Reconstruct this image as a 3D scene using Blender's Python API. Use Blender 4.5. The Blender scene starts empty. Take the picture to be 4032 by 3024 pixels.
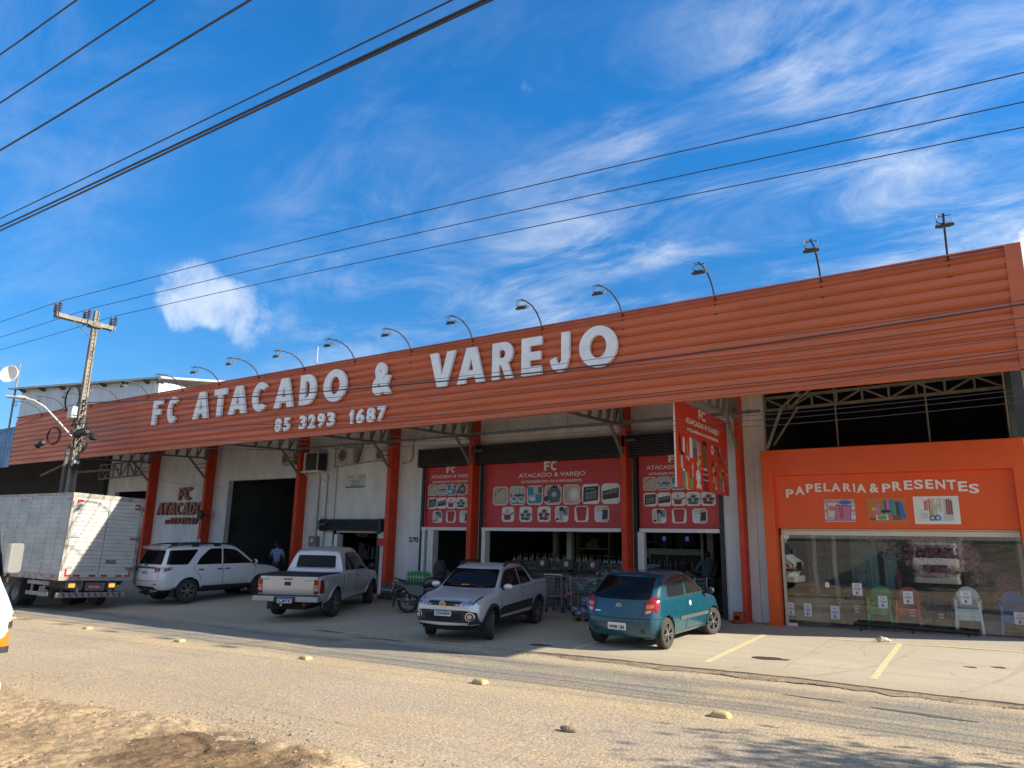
import bpy, bmesh, math, random
from mathutils import Vector, Matrix
from mathutils.bvhtree import BVHTree
from mathutils.geometry import delaunay_2d_cdt
from math import sin, cos, pi, radians as R
random.seed(7)
SC = bpy.context.scene
COL = SC.collection

# ---------------------------------------------------------------- camera
cd = bpy.data.cameras.new("camera"); cam = bpy.data.objects.new("camera", cd); COL.objects.link(cam)
YAW, PIT, ROL = .590553, .217961, .019006
f0 = Vector((-sin(YAW), cos(YAW), 0)); r0 = Vector((cos(YAW), sin(YAW), 0)); u0 = Vector((0, 0, 1))
fw = f0*cos(PIT) + u0*sin(PIT); up = u0*cos(PIT) - f0*sin(PIT)
rr = r0*cos(ROL) + up*sin(ROL); uu = up*cos(ROL) - r0*sin(ROL)
m3 = Matrix((rr, uu, -fw)).transposed()
cam.matrix_world = Matrix.Translation((0, 0, 2.086)) @ m3.to_4x4()
cd.sensor_width = 36; cd.lens = 36*2787.25/4032
cd.clip_start = .05; cd.clip_end = 3000
SC.camera = cam

# ---------------------------------------------------------------- sun, sky, exposure
SUN = Vector((1.7, .52, 1.0)).normalized()          # towards the sun
EL = math.asin(SUN.z); AZ = math.atan2(SUN.x, SUN.y)
sd = bpy.data.lights.new("sun", 'SUN'); sd.energy = 5.0; sd.angle = R(.55); sd.color = (1, .90, .74)
sun = bpy.data.objects.new("sun", sd); COL.objects.link(sun)
sun.rotation_euler = (-SUN).to_track_quat('-Z', 'Y').to_euler()
SC.view_settings.view_transform = 'Standard'; SC.view_settings.look = 'None'
SC.view_settings.exposure = 1.05; SC.view_settings.gamma = 1
SC.view_settings.use_curve_mapping = False

W = bpy.data.worlds.new("World"); SC.world = W; W.use_nodes = True
nt = W.node_tree; N = nt.nodes; L = nt.links; N.clear()
def nd(t, tree=None, **k):
    n = (tree or nt).nodes.new(t)
    for a, b in k.items():
        if a == 'op': n.operation = b
        elif a[0] == 'i' and a[1:].isdigit(): n.inputs[int(a[1:])].default_value = b
        else: setattr(n, a, b)
    return n
def mth(op, a, b=None, tree=None, clamp=False):
    n = nd('ShaderNodeMath', tree, op=op); n.use_clamp = clamp; t = (tree or nt)
    for i, v in enumerate((a, b)):
        if v is None: continue
        if isinstance(v, (int, float)): n.inputs[i].default_value = v
        else: t.links.new(v, n.inputs[i])
    return n.outputs[0]
sky = nd('ShaderNodeTexSky', sky_type='NISHITA', sun_disc=False, sun_elevation=EL, sun_rotation=AZ,
         altitude=50, air_density=1.0, dust_density=.35, ozone_density=4.0)
tc = nd('ShaderNodeTexCoord')
nrm = nd('ShaderNodeVectorMath', op='NORMALIZE'); L.new(tc.outputs['Generated'], nrm.inputs[0])
D = nrm.outputs[0]
def blob(d, k0, k1):                                  # 1 near direction d, 0 far from it
    v = nd('ShaderNodeVectorMath', op='DOT_PRODUCT'); L.new(D, v.inputs[0]); v.inputs[1].default_value = Vector(d).normalized()
    mr = nd('ShaderNodeMapRange', interpolation_type='SMOOTHSTEP', i1=cos(R(k1)), i2=cos(R(k0))); L.new(v.outputs['Value'], mr.inputs[0])
    return mr.outputs[0]
sx = nd('ShaderNodeSeparateXYZ'); L.new(D, sx.inputs[0])
den = mth('ADD', mth('MAXIMUM', sx.outputs[2], 0.0), .12)
cx = nd('ShaderNodeCombineXYZ'); L.new(mth('DIVIDE', sx.outputs[0], den), cx.inputs[0]); L.new(mth('DIVIDE', sx.outputs[1], den), cx.inputs[1])
def noise(vec, scale, detail, rough, dist, mp=None):
    n = nd('ShaderNodeTexNoise', noise_dimensions='3D')
    n.inputs['Scale'].default_value = scale; n.inputs['Detail'].default_value = detail
    n.inputs['Roughness'].default_value = rough; n.inputs['Distortion'].default_value = dist
    if mp:
        m = nd('ShaderNodeMapping'); m.inputs['Rotation'].default_value = mp[0]; m.inputs['Scale'].default_value = mp[1]; m.inputs['Location'].default_value = mp[2]
        L.new(vec, m.inputs[0]); vec = m.outputs[0]
    L.new(vec, n.inputs['Vector']); return n.outputs['Fac']
def ramp(v, a, b):
    mr = nd('ShaderNodeMapRange', interpolation_type='SMOOTHSTEP', i1=a, i2=b); L.new(v, mr.inputs[0]); return mr.outputs[0]
# thin wisps, drawn out along one direction
wis = noise(cx.outputs[0], 2.4, 10, .66, .55, ((0, 0, R(30)), (.85, 1.6, 1), (3.1, 1.7, 0)))
wis2 = noise(cx.outputs[0], 1.1, 4, .55, .5, ((0, 0, R(10)), (1, 1.3, 1), (7.7, 2.2, 0)))
wmask = mth('MAXIMUM', blob((-.17, .885, .43), 4, 21), mth('MULTIPLY', blob((.06, .84, .53), 2, 13), .95))
wmask = mth('MAXIMUM', wmask, mth('MULTIPLY', blob((-.40, .84, .36), 3, 15), .75))
wmask = mth('MAXIMUM', wmask, mth('MULTIPLY', blob((-.70, .60, .38), 3, 17), .50))
wmask = mth('MAXIMUM', wmask, .16)
wv = mth('MULTIPLY', mth('MULTIPLY', ramp(wis, .37, .80), ramp(wis2, .30, .64)), wmask)
wv = mth('MULTIPLY', wv, 1.0, clamp=True)
# two small heaps of cloud
puf = noise(D, 17, 9, .64, .35)
cu1 = mth('ADD', blob((-.824, .486, .298), 0, 3.5), mth('MULTIPLY', blob((-.788, .54, .280), 0, 3.4), .9))
cu2 = mth('ADD', blob((.095, .94, .30), 1, 5.2), blob((.17, .93, .29), 2, 7))
cuv = mth('MULTIPLY', ramp(mth('ADD', mth('MULTIPLY', mth('MINIMUM', cu1, 1.0), .45), puf), .66, 1.08), .62)
cuv2 = ramp(mth('ADD', mth('MULTIPLY', mth('MINIMUM', cu2, 1.0), .52), puf), .72, .92)
# unseen thin cloud added behind the viewer to make the fill light neutral
bk = mth('MULTIPLY', blob((.35, -.85, .35), 25, 88), mth('ADD', mth('MULTIPLY', ramp(wis2, .25, .7), .22), .29))
cl = mth('MAXIMUM', mth('MAXIMUM', mth('MAXIMUM', wv, cuv), cuv2), bk, clamp=True)
hsv = nd('ShaderNodeHueSaturation'); hsv.inputs['Saturation'].default_value = 1.24; hsv.inputs['Value'].default_value = 1.02
lowf = nd('ShaderNodeMapRange', i1=0., i2=.55, i3=.50, i4=1.12); L.new(sx.outputs[2], lowf.inputs[0])
mlt = nd('ShaderNodeVectorMath', op='SCALE'); L.new(sky.outputs[0], mlt.inputs[0]); L.new(lowf.outputs[0], mlt.inputs['Scale'])
tnt = nd('ShaderNodeVectorMath', op='MULTIPLY'); L.new(mlt.outputs[0], tnt.inputs[0]); tnt.inputs[1].default_value = (.86, .96, 1.04)
L.new(tnt.outputs[0], hsv.inputs['Color'])
mix = nd('ShaderNodeMix', data_type='RGBA'); L.new(cl, mix.inputs[0]); L.new(hsv.outputs[0], mix.inputs[6]); mix.inputs[7].default_value = (4.9, 5.2, 5.5, 1)
bg = nd('ShaderNodeBackground'); bg.inputs[1].default_value = .10; L.new(mix.outputs[2], bg.inputs[0])
wo = nd('ShaderNodeOutputWorld'); L.new(bg.outputs[0], wo.inputs[0])

# ---------------------------------------------------------------- helpers
def ck(a, b, v): return max(a, min(b, v))
def zg(x, y):                                         # ground height: road falls to the left, forecourt climbs to the wall
    zr = .0123*ck(-35, 0, x + 3); t = ck(0, 1, (y - 12.5)/6.3)
    return zr*(1 - t) + t*(.145 + .024*ck(0, 6, x + 4))
def bsdf(m): return m.node_tree.nodes['Principled BSDF']
def mat(name, rgb, rough=.6, metal=0., spec=.5, var=0., vs=4., bump=0., bs=60., coat=0., emit=None, tint=None, stretch=(1, 1, 1), sheen=0):
    m = bpy.data.materials.new(name); m.use_nodes = True; t = m.node_tree; b = bsdf(m)
    b.inputs['Base Color'].default_value = (*rgb, 1); b.inputs['Roughness'].default_value = rough
    b.inputs['Metallic'].default_value = metal; b.inputs['Specular IOR Level'].default_value = spec
    b.inputs['Coat Weight'].default_value = coat; b.inputs['Coat Roughness'].default_value = .06
    if emit: b.inputs['Emission Color'].default_value = (*emit[0], 1); b.inputs['Emission Strength'].default_value = emit[1]
    if var or bump:
        c = nd('ShaderNodeTexCoord', t); mp = nd('ShaderNodeMapping', t); mp.inputs['Scale'].default_value = stretch
        t.links.new(c.outputs['Object'], mp.inputs[0])
    if var:
        n = nd('ShaderNodeTexNoise', t); n.inputs['Scale'].default_value = vs; n.inputs['Detail'].default_value = 6; n.inputs['Roughness'].default_value = .65
        t.links.new(mp.outputs[0], n.inputs['Vector'])
        mr = nd('ShaderNodeMapRange', t, i1=.3, i2=.7, i3=0., i4=1.); t.links.new(n.outputs['Fac'], mr.inputs[0])
        mx = nd('ShaderNodeMix', t, data_type='RGBA')
        d = tint or tuple(c_*(1 - var) for c_ in rgb)
        mx.inputs[6].default_value = (*d, 1); mx.inputs[7].default_value = (*[min(1, c_*(1 + var*.4)) for c_ in rgb], 1)
        t.links.new(mr.outputs[0], mx.inputs[0]); t.links.new(mx.outputs[2], b.inputs['Base Color'])
        rm = nd('ShaderNodeMapRange', t, i1=0., i2=1., i3=min(1, rough*1.25), i4=rough*.85); t.links.new(mr.outputs[0], rm.inputs[0]); t.links.new(rm.outputs[0], b.inputs['Roughness'])
    if bump:
        n = nd('ShaderNodeTexNoise', t); n.inputs['Scale'].default_value = bs; n.inputs['Detail'].default_value = 4
        t.links.new(mp.outputs[0], n.inputs['Vector'])
        bp = nd('ShaderNodeBump', t); bp.inputs['Strength'].default_value = bump; bp.inputs['Distance'].default_value = .02
        t.links.new(n.outputs['Fac'], bp.inputs['Height']); t.links.new(bp.outputs[0], b.inputs['Normal'])
    return m
_fc = {}
def flat(rgb, rough=.55):                            # a plain printed colour
    k = tuple(round(c, 3) for c in rgb) + (rough,)
    if k not in _fc: _fc[k] = mat("print_%d" % len(_fc), rgb, rough)
    return _fc[k]
def link(name, me, parent=None):
    o = bpy.data.objects.new(name, me); COL.objects.link(o)
    if parent is not None: o.parent = parent
    return o
def tag(o, label=None, cat=None, group=None, kind=None):
    if label: o['label'] = label
    if cat: o['category'] = cat
    if group: o['group'] = group
    if kind: o['kind'] = kind
    return o
def thing(name, label, cat, loc=(0, 0, 0), rz=0, group=None):
    o = link(name, None); o.location = loc; o.rotation_euler = (0, 0, rz); o.empty_display_size = .2
    return tag(o, label, cat, group)
def copy_tree(o, parent=None):
    c = o.copy(); COL.objects.link(c)
    if parent is not None: c.parent = parent
    for ch in list(o.children): copy_tree(ch, c)
    return c
class MB:
    def __init__(s): s.v = []; s.f = []; s.mi = []
    def add(s, vs, fs, m=0):
        b = len(s.v); s.v += [tuple(p) for p in vs]
        for f in fs: s.f.append(tuple(b + i for i in f)); s.mi.append(m)
    def box(s, a, b, m=0):
        x0, y0, z0 = a; x1, y1, z1 = b
        s.add([(x0,y0,z0),(x1,y0,z0),(x1,y1,z0),(x0,y1,z0),(x0,y0,z1),(x1,y0,z1),(x1,y1,z1),(x0,y1,z1)],
              [(3,2,1,0),(4,5,6,7),(0,1,5,4),(1,2,6,5),(2,3,7,6),(3,0,4,7)], m); return s
    def bar(s, p, q, w, h=None, m=0, upv=(0, 0, 1)):
        p = Vector(p); q = Vector(q); d = (q - p).normalized(); h = h or w
        u = Vector(upv)
        if abs(d.dot(u)) > .98: u = Vector((1, 0, 0))
        a = d.cross(u).normalized()*w/2; c = a.cross(d).normalized()*h/2
        s.add([p-a-c, p+a-c, p+a+c, p-a+c, q-a-c, q+a-c, q+a+c, q-a+c],
              [(0,3,2,1) [::-1],(4,5,6,7)[::-1],(0,1,5,4)[::-1],(1,2,6,5)[::-1],(2,3,7,6)[::-1],(3,0,4,7)[::-1]], m); return s
    def tube(s, pts, r, n=8, m=0, caps=True):
        P = [Vector(p) for p in pts]; rs = r if isinstance(r, (list, tuple)) else [r]*len(P)
        t0 = (P[1]-P[0]).normalized(); a = t0.orthogonal().normalized(); vs = []
        for i, p in enumerate(P):
            t = (P[min(i+1, len(P)-1)] - P[max(i-1, 0)]).normalized()
            a = (a - t*a.dot(t)).normalized(); b = t.cross(a)
            for k in range(n): vs.append(p + (a*cos(2*pi*k/n) + b*sin(2*pi*k/n))*rs[i])
        fs = [(i*n+k, i*n+(k+1)%n, (i+1)*n+(k+1)%n, (i+1)*n+k) for i in range(len(P)-1) for k in range(n)]
        if caps: fs += [tuple(range(n))[::-1], tuple((len(P)-1)*n + k for k in range(n))]
        s.add(vs, fs, m); return s
    def cyl(s, p, q, r, r2=None, n=16, m=0): return s.tube([p, q], [r, r if r2 is None else r2], n, m)
    def lathe(s, prof, o=(0, 0, 0), ax='z', n=24, m=0):
        vs = []; o = Vector(o)
        for r, h in prof:
            for k in range(n):
                c, d = r*cos(2*pi*k/n), r*sin(2*pi*k/n)
                vs.append(o + Vector({'z': (c, d, h), 'y': (d, h, c), 'x': (h, c, d)}[ax]))
        fs = [(i*n+k, i*n+(k+1)%n, (i+1)*n+(k+1)%n, (i+1)*n+k) for i in range(len(prof)-1) for k in range(n)]
        s.add(vs, fs, m); return s
    def prism(s, poly, d0, d1, pl='xz', m=0):         # polygon in plane pl, drawn out along the third axis
        n = len(poly)
        g = {'xz': lambda a, b, d: (a, d, b), 'yz': lambda a, b, d: (d, a, b), 'xy': lambda a, b, d: (a, b, d)}[pl]
        vs = [g(a, b, d0) for a, b in poly] + [g(a, b, d1) for a, b in poly]
        s.add(vs, [tuple(range(n))[::-1], tuple(range(n, 2*n))] + [(i, (i+1)%n, n+(i+1)%n, n+i) for i in range(n)], m); return s
    def ell(s, c, r, n=12, k=8, m=0, rot=None):
        vs = []; c = Vector(c)
        for i in range(k+1):
            a = pi*i/k
            for j in range(n):
                b = 2*pi*j/n; p = Vector((r[0]*sin(a)*cos(b), r[1]*sin(a)*sin(b), r[2]*cos(a)))
                if rot: p = rot @ p
                vs.append(c + p)
        s.add(vs, [(i*n+j, i*n+(j+1)%n, (i+1)*n+(j+1)%n, (i+1)*n+j) for i in range(k) for j in range(n)], m); return s
    def xf(s, M):
        s.v = [tuple(M @ Vector(p)) for p in s.v]; return s
    def mesh(s, name, mats, smooth=None):
        me = bpy.data.meshes.new(name); me.from_pydata(s.v, [], s.f)
        ms = mats if isinstance(mats, (list, tuple)) else [mats]
        for m in ms: me.materials.append(m)
        if len(ms) > 1: me.polygons.foreach_set('material_index', s.mi)
        b = bmesh.new(); b.from_mesh(me); bmesh.ops.recalc_face_normals(b, faces=b.faces); b.to_mesh(me); b.free()
        if smooth is not None:
            me.shade_smooth(); me.set_sharp_from_angle(angle=R(smooth))
        me.update(); return me
    def build(s, name, mats, parent=None, smooth=None, bevel=0, seg=2):
        o = link(name, s.mesh(name, mats, smooth), parent)
        if bevel:
            bv = o.modifiers.new('bevel', 'BEVEL'); bv.width = bevel; bv.segments = seg; bv.limit_method = 'ANGLE'; bv.angle_limit = R(40)
        return o
def rect(x0, z0, x1, z1): return [(x0, z0), (x1, z0), (x1, z1), (x0, z1)]
def rnd(poly, r, n=4):                               # polygon with rounded corners
    out = []; k = len(poly); rs = r if isinstance(r, (list, tuple)) else [r]*k
    for i in range(k):
        p = Vector(poly[i]); a = Vector(poly[i-1]); b = Vector(poly[(i+1) % k])
        da = a-p; db = b-p; q = min(rs[i], da.length*.45, db.length*.45)
        if q < 1e-4: out.append(tuple(p)); continue
        s = p + da.normalized()*q; e = p + db.normalized()*q
        for j in range(n+1):
            t = j/n; out.append(tuple(s*(1-t)**2 + p*2*t*(1-t) + e*t*t))
    return out
def circ(cx_, cz_, r, n=20, ry=None): return [(cx_ + r*cos(2*pi*i/n), cz_ + (ry or r)*sin(2*pi*i/n)) for i in range(n)]
_tm = {}
def text_mb(txt, ext=.01, off=0., spacing=1., res=4):
    """triangles of a line of text, cap height 1, left bottom at 0; in x,z with depth ext along -y"""
    k = (txt, ext, off, spacing)
    if k in _tm: return _tm[k]
    c = bpy.data.curves.new('t', 'FONT'); c.body = txt; c.size = 1; c.offset = off; c.extrude = ext/2; c.resolution_u = res; c.space_character = spacing
    o = bpy.data.objects.new('t', c); COL.objects.link(o)
    dg = bpy.context.evaluated_depsgraph_get(); dg.update()
    me = bpy.data.meshes.new_from_object(o.evaluated_get(dg))
    vs = [v.co.copy() for v in me.vertices]; fs = [tuple(p.vertices) for p in me.polygons]
    bpy.data.objects.remove(o); bpy.data.curves.remove(c); bpy.data.meshes.remove(me)
    x0 = min(v.x for v in vs); x1 = max(v.x for v in vs); y0 = min(v.y for v in vs); y1 = max(v.y for v in vs)
    vs = [Vector((v.x - x0, v.z, v.y - y0)) for v in vs]
    _tm[k] = (vs, fs, x1 - x0, y1 - y0); return _tm[k]
def put_text(mb, txt, x0, x1, z0, z1, y, ext=.004, off=.02, m=0, shear=0., spacing=1., M=None):
    """text filling the box x0..x1, z0..z1, its front face at y (looking along +y)"""
    vs, fs, w, h = text_mb(txt, 1, off, spacing); sx_ = (x1-x0)/w; sz = (z1-z0)/h; out = []
    for v in vs:
        z = v.z*sz; p = Vector((x0 + v.x*sx_ + shear*z, y + ext*(.5 - v.y), z0 + z)); out.append(M @ p if M else p)
    mb.add(out, fs, m)

def arcp(cx_, cz_, rx, rz, a0, a1, n=14): return [(cx_ + rx*cos(R(a0 + (a1-a0)*i/n)), cz_ + rz*sin(R(a0 + (a1-a0)*i/n))) for i in range(n+1)]
GL = {
 'F': [[(0,0),(.40,0),(.40,.38),(.88,.38),(.88,.60),(.40,.60),(.40,.78),(1,.78),(1,1),(0,1)]],
 'E': [[(0,0),(1,0),(1,.22),(.42,.22),(.42,.39),(.95,.39),(.95,.61),(.42,.61),(.42,.78),(1,.78),(1,1),(0,1)]],
 'T': [[(.32,0),(.68,0),(.68,.77),(1,.77),(1,1),(0,1),(0,.77),(.32,.77)]],
 'A': [[(0,0),(.29,0),(.345,.17),(.655,.17),(.71,0),(1,0),(.68,1),(.32,1)], [(.405,.36),(.595,.36),(.50,.72)]],
 'V': [[(.33,0),(.67,0),(1,1),(.69,1),(.50,.33),(.31,1),(0,1)]],
 'O': [arcp(.5,.5,.5,.5,0,354,40), arcp(.5,.5,.225,.275,0,354,32)],
 'D': [[(0,0),(.45,0)] + arcp(.48,.5,.52,.5,-88,88,20) + [(.45,1),(0,1)], [(.34,.22),(.44,.22)] + arcp(.44,.5,.20,.28,-88,88,14) + [(.34,.78)]],
 'C': [arcp(.5,.5,.5,.5,40,320,30) + [(.62,.24)] + arcp(.5,.5,.21,.275,300,60,24) + [(.64,.72)]],
 'R': [[(0,0),(.34,0),(.34,.37),(.44,.37),(.66,0),(1,0),(.76,.42)] + arcp(.58,.70,.40,.30,-70,90,14) + [(0,1)], [(.34,.57),(.52,.57)] + arcp(.52,.68,.11,.11,-85,85,8) + [(.34,.79)]],
 'J': [[(1,1),(.58,1),(.58,.36)] + arcp(.46,.32,.13,.11,0,-165,8) + [(.30,.38),(0,.32)] + arcp(.47,.30,.47,.31,-172,0,14) + [(1,.34)]],
 '1': [[(.36,0),(.80,0),(.80,1),(.50,1),(.40,.88),(.08,.74),(.08,.55),(.36,.66)]],
 'I': [[(0,0),(1,0),(1,1),(0,1)]],
}
_gm = {}
def glyph_mb(ch):
    if ch in _gm: return _gm[ch]
    c = bpy.data.curves.new('g', 'CURVE'); c.dimensions = '2D'; c.fill_mode = 'BOTH'; c.extrude = .5
    for lp in GL[ch]:
        s = c.splines.new('POLY'); s.points.add(len(lp)-1); s.use_cyclic_u = True
        for p, (a, b) in zip(s.points, lp): p.co = (a, b, 0, 1)
    o = bpy.data.objects.new('g', c); COL.objects.link(o); dg = bpy.context.evaluated_depsgraph_get(); dg.update()
    me = bpy.data.meshes.new_from_object(o.evaluated_get(dg))
    vs = [Vector((v.co.x, v.co.z, v.co.y)) for v in me.vertices]; fs = [tuple(p.vertices) for p in me.polygons]
    bpy.data.objects.remove(o); bpy.data.curves.remove(c); bpy.data.meshes.remove(me)
    _gm[ch] = (vs, fs); return _gm[ch]
def put_glyph(mb, ch, x0, x1, z0, z1, y, ext, off=.045, shear=0.):
    if ch in GL:
        vs, fs = glyph_mb(ch)
        mb.add([(x0 + v.x*(x1-x0) + shear*v.z*(z1-z0), y + ext*(.5 - v.y), z0 + v.z*(z1-z0)) for v in vs], fs)
    else: put_text(mb, ch, x0, x1, z0, z1, y, ext, off, shear=shear)
# ---------------------------------------------------------------- ground materials
def ground_mat(name, stops, warp, spk, spk_s, patch, patch_rgb, bump, bscale, rough=.9, streak=None, ymax=16., cracks=False):
    """colour runs across the road (world y), warped; plus speckle, patches and streaks drawn out along x"""
    m = bpy.data.materials.new(name); m.use_nodes = True; t = m.node_tree; b = bsdf(m); LK = t.links
    b.inputs['Roughness'].default_value = rough; b.inputs['Specular IOR Level'].default_value = .25
    c = nd('ShaderNodeTexCoord', t); s = nd('ShaderNodeSeparateXYZ', t); LK.new(c.outputs['Object'], s.inputs[0])
    def nz(scale, det=5, stretch=(1, 1, 1), rg=.6, dist=0.):
        mp = nd('ShaderNodeMapping', t); mp.inputs['Scale'].default_value = stretch; LK.new(c.outputs['Object'], mp.inputs[0])
        n = nd('ShaderNodeTexNoise', t); n.inputs['Scale'].default_value = scale; n.inputs['Detail'].default_value = det; n.inputs['Roughness'].default_value = rg; n.inputs['Distortion'].default_value = dist
        LK.new(mp.outputs[0], n.inputs['Vector']); return n.outputs['Fac']
    def mrg(v, a, b_, c_=0., d=1.):
        r = nd('ShaderNodeMapRange', t, i1=a, i2=b_, i3=c_, i4=d); LK.new(v, r.inputs[0]); return r.outputs[0]
    def mixc(f, a, b_, bl='MIX'):
        n = nd('ShaderNodeMix', t, data_type='RGBA', blend_type=bl)
        for k, v in ((0, f), (6, a), (7, b_)):
            if isinstance(v, tuple): n.inputs[k].default_value = (*v, 1)
            elif isinstance(v, (int, float)): n.inputs[k].default_value = v
            else: LK.new(v, n.inputs[k])
        return n.outputs[2]
    w = nz(.35, 5, (.35, 1, 1), .65, .4)
    y = mth('ADD', s.outputs[1], mth('MULTIPLY', mth('SUBTRACT', w, .5, t), warp, t), t)
    cr = nd('ShaderNodeValToRGB', t); LK.new(mth('DIVIDE', y, ymax, t), cr.inputs[0])
    e = cr.color_ramp.elements
    while len(e) < len(stops): e.new(.5)
    for i, (p, rgb) in enumerate(stops): e[i].position = p/ymax; e[i].color = (*rgb, 1)
    col = cr.outputs[0]
    pn = nz(.9, 6, (.5, 1, 1), .7, .6); col = mixc(mrg(pn, .48, .66, 0, patch), col, patch_rgb)
    pn2 = nz(.25, 4, (1, 1, 1), .6, .3); col = mixc(mrg(pn2, .35, .7, 0, .35), col, mixc(1., col, (.72, .70, .70), 'MULTIPLY'))
    if streak:
        st = nz(1., 6, (.10, 5.5, 1), .7, .8); col = mixc(mrg(st, .55, .72, 0, streak[1]), col, streak[0])
    fine = nz(spk_s, 3, (1, 1, 1), .75); sp = mrg(fine, .32, .68, 1 - spk, 1 + spk)
    cc = nd('ShaderNodeCombineXYZ', t)
    for k in range(3): LK.new(sp, cc.inputs[k])
    col = mixc(1., col, cc.outputs[0], 'MULTIPLY')
    if cracks:
        vo = nd('ShaderNodeTexVoronoi', t, feature='DISTANCE_TO_EDGE'); vo.inputs['Scale'].default_value = .23
        mp = nd('ShaderNodeMapping', t); LK.new(c.outputs['Object'], mp.inputs[0]); mp.inputs['Location'].default_value = (.7, 3.1, 0)
        ad = nd('ShaderNodeVectorMath', t, op='ADD'); LK.new(mp.outputs[0], ad.inputs[0])
        nn = nd('ShaderNodeTexNoise', t); nn.inputs['Scale'].default_value = 1.1; nn.inputs['Detail'].default_value = 6; LK.new(c.outputs['Object'], nn.inputs['Vector']); 
        sc_ = nd('ShaderNodeVectorMath', t, op='SCALE'); sc_.inputs['Scale'].default_value = .8; LK.new(nn.outputs['Color'], sc_.inputs[0]); LK.new(sc_.outputs[0], ad.inputs[1])
        LK.new(ad.outputs[0], vo.inputs['Vector'])
        col = mixc(mrg(vo.outputs['Distance'], .001, .0045, .22, 0.), col, (.10, .085, .065))
    LK.new(col, b.inputs['Base Color'])
    h = mth('ADD', mth('MULTIPLY', nz(bscale, 4, (1, 1, 1), .7), 1., t), mth('MULTIPLY', nz(bscale*.18, 3), .6, t), t)
    bp = nd('ShaderNodeBump', t); bp.inputs['Strength'].default_value = bump; bp.inputs['Distance'].default_value = .03; LK.new(h, bp.inputs['Height']); LK.new(bp.outputs[0], b.inputs['Normal'])
    return m
TAN = (.45, .348, .222); GRY = (.295, .264, .212); PINK = (.425, .332, .228)
m_road = ground_mat('dusty_asphalt', [(0, TAN), (5.2, TAN), (6.6, PINK), (7.6, (.42, .335, .24)), (8.7, (.42, .34, .23)), (9.25, (.50, .385, .24)), (9.6, (.44, .35, .23)), (10.2, GRY), (11.1, (.30, .265, .205)), (11.5, (.23, .205, .165)), (11.75, (.36, .31, .225)), (12.1, (.47, .385, .265)), (12.7, (.42, .34, .23)), (13.5, TAN)],
                    1.5, .30, 23, .72, (.50, .37, .215), .75, 26, streak=((.20, .18, .145), .5))
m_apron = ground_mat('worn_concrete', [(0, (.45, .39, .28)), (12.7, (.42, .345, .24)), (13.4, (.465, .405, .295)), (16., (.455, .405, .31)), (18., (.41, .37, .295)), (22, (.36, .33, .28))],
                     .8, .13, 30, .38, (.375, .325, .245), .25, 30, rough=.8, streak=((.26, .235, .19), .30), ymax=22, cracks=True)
m_mud = ground_mat('mud', [(0, (.40, .29, .17)), (3.6, (.36, .26, .15)), (4.75, (.38, .275, .16)), (5.3, (.47, .35, .205)), (5.7, TAN), (6.4, TAN)], 1.5, .28, 16, .9, (.19, .13, .075), .8, 14, rough=.85, ymax=8)
m_dirt = mat('gutter_dirt', (.32, .24, .15), .95, var=.6, vs=5, bump=.8, bs=40)

def sheet(name, xs, ys, h, m, kind='structure'):
    mb = MB(); nx = len(xs); vs = [(x, y, h(x, y)) for y in ys for x in xs]
    mb.add(vs, [(j*nx+i, j*nx+i+1, (j+1)*nx+i+1, (j+1)*nx+i) for j in range(len(ys)-1) for i in range(nx-1)])
    o = mb.build(name, m, None, smooth=60); o['kind'] = kind; return o
def seq(a, b, n): return [a + (b-a)*i/n for i in range(n+1)]
from mathutils import noise as mn
def nz3(x, y, s, o=0): return mn.noise(Vector((x*s, y*s, o)))
XS = seq(-85, -40, 14) + seq(-39, 12, 110) + seq(15, 70, 12)
mb = MB(); mb.box((-900, -700, -1.2), (900, 1200, -.62)); g = mb.build('ground', mat('far_ground', (.36, .28, .18), .95, var=.3, vs=.05)); g['kind'] = 'structure'
sheet('road', XS, seq(5.0, 12.75, 40), lambda x, y: zg(x, y) + .012*nz3(x, y, .6), m_road)
# earth verge on the near side, with ruts
def mud_h(x, y):
    base = zg(x, y) - .004
    edge = 5.75 + .35*nz3(x, y, .35, 4) + .12*nz3(x, 0, 1.7, 2) - .16*max(0, -9 - x) - .25*max(0, x + 5.2)
    t = ck(0, 1, (edge - y)/.5); t = t*t*(3-2*t)
    h = .05*nz3(x, y, .8, 1) + .030*nz3(x, y, 2.6, 2) + .022*nz3(x, y, 6, 3) + .014*nz3(x, y, 13, 5) + .007*nz3(x, y, 27, 6)
    # tyre ruts: bundles of grooves running towards the camera
    for (cx_, sl, wd, dp) in ((-6.15, .50, .30, .075), (-9.0, -.85, .26, .05), (-5.45, .38, .20, .085), (-7.9, .9, .22, .022), (-10.2, -.6, .3, .03), (-6.9, -.35, .2, .022), (-4.95, .25, .10, .04)):
        d = (x - cx_) - sl*(y - 4.8)
        if abs(d) < wd:
            fade = ck(0, 1, (5.45 + .5*nz3(x, cx_, 1.3) - y)/.5)*ck(.0, 1, .6 + 1.6*nz3(x, y, 1.1, cx_))
            h -= dp*fade*(.45 + .55*cos(d*2*pi/.115))*(1 - (d/wd)**4)
    dd = math.hypot(x + 7.35, (y - 4.55)*1.4) - .62        # the curved scar of a turning wheel
    if abs(dd) < .13 and x > -7.6: h += (-.016 if dd < 0 else .022)*cos(dd/.13*pi/2)*ck(0, 1, (x+7.6)*3)
    return base - .03*(1-t) + t*(.035 + h)
vg = sheet('verge', seq(-30, -11.2, 90) + seq(-11.1, -3.4, 230) + seq(-3.3, 14, 60), seq(-14, 2.9, 40) + seq(3.0, 6.6, 150), mud_h, m_mud)
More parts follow.
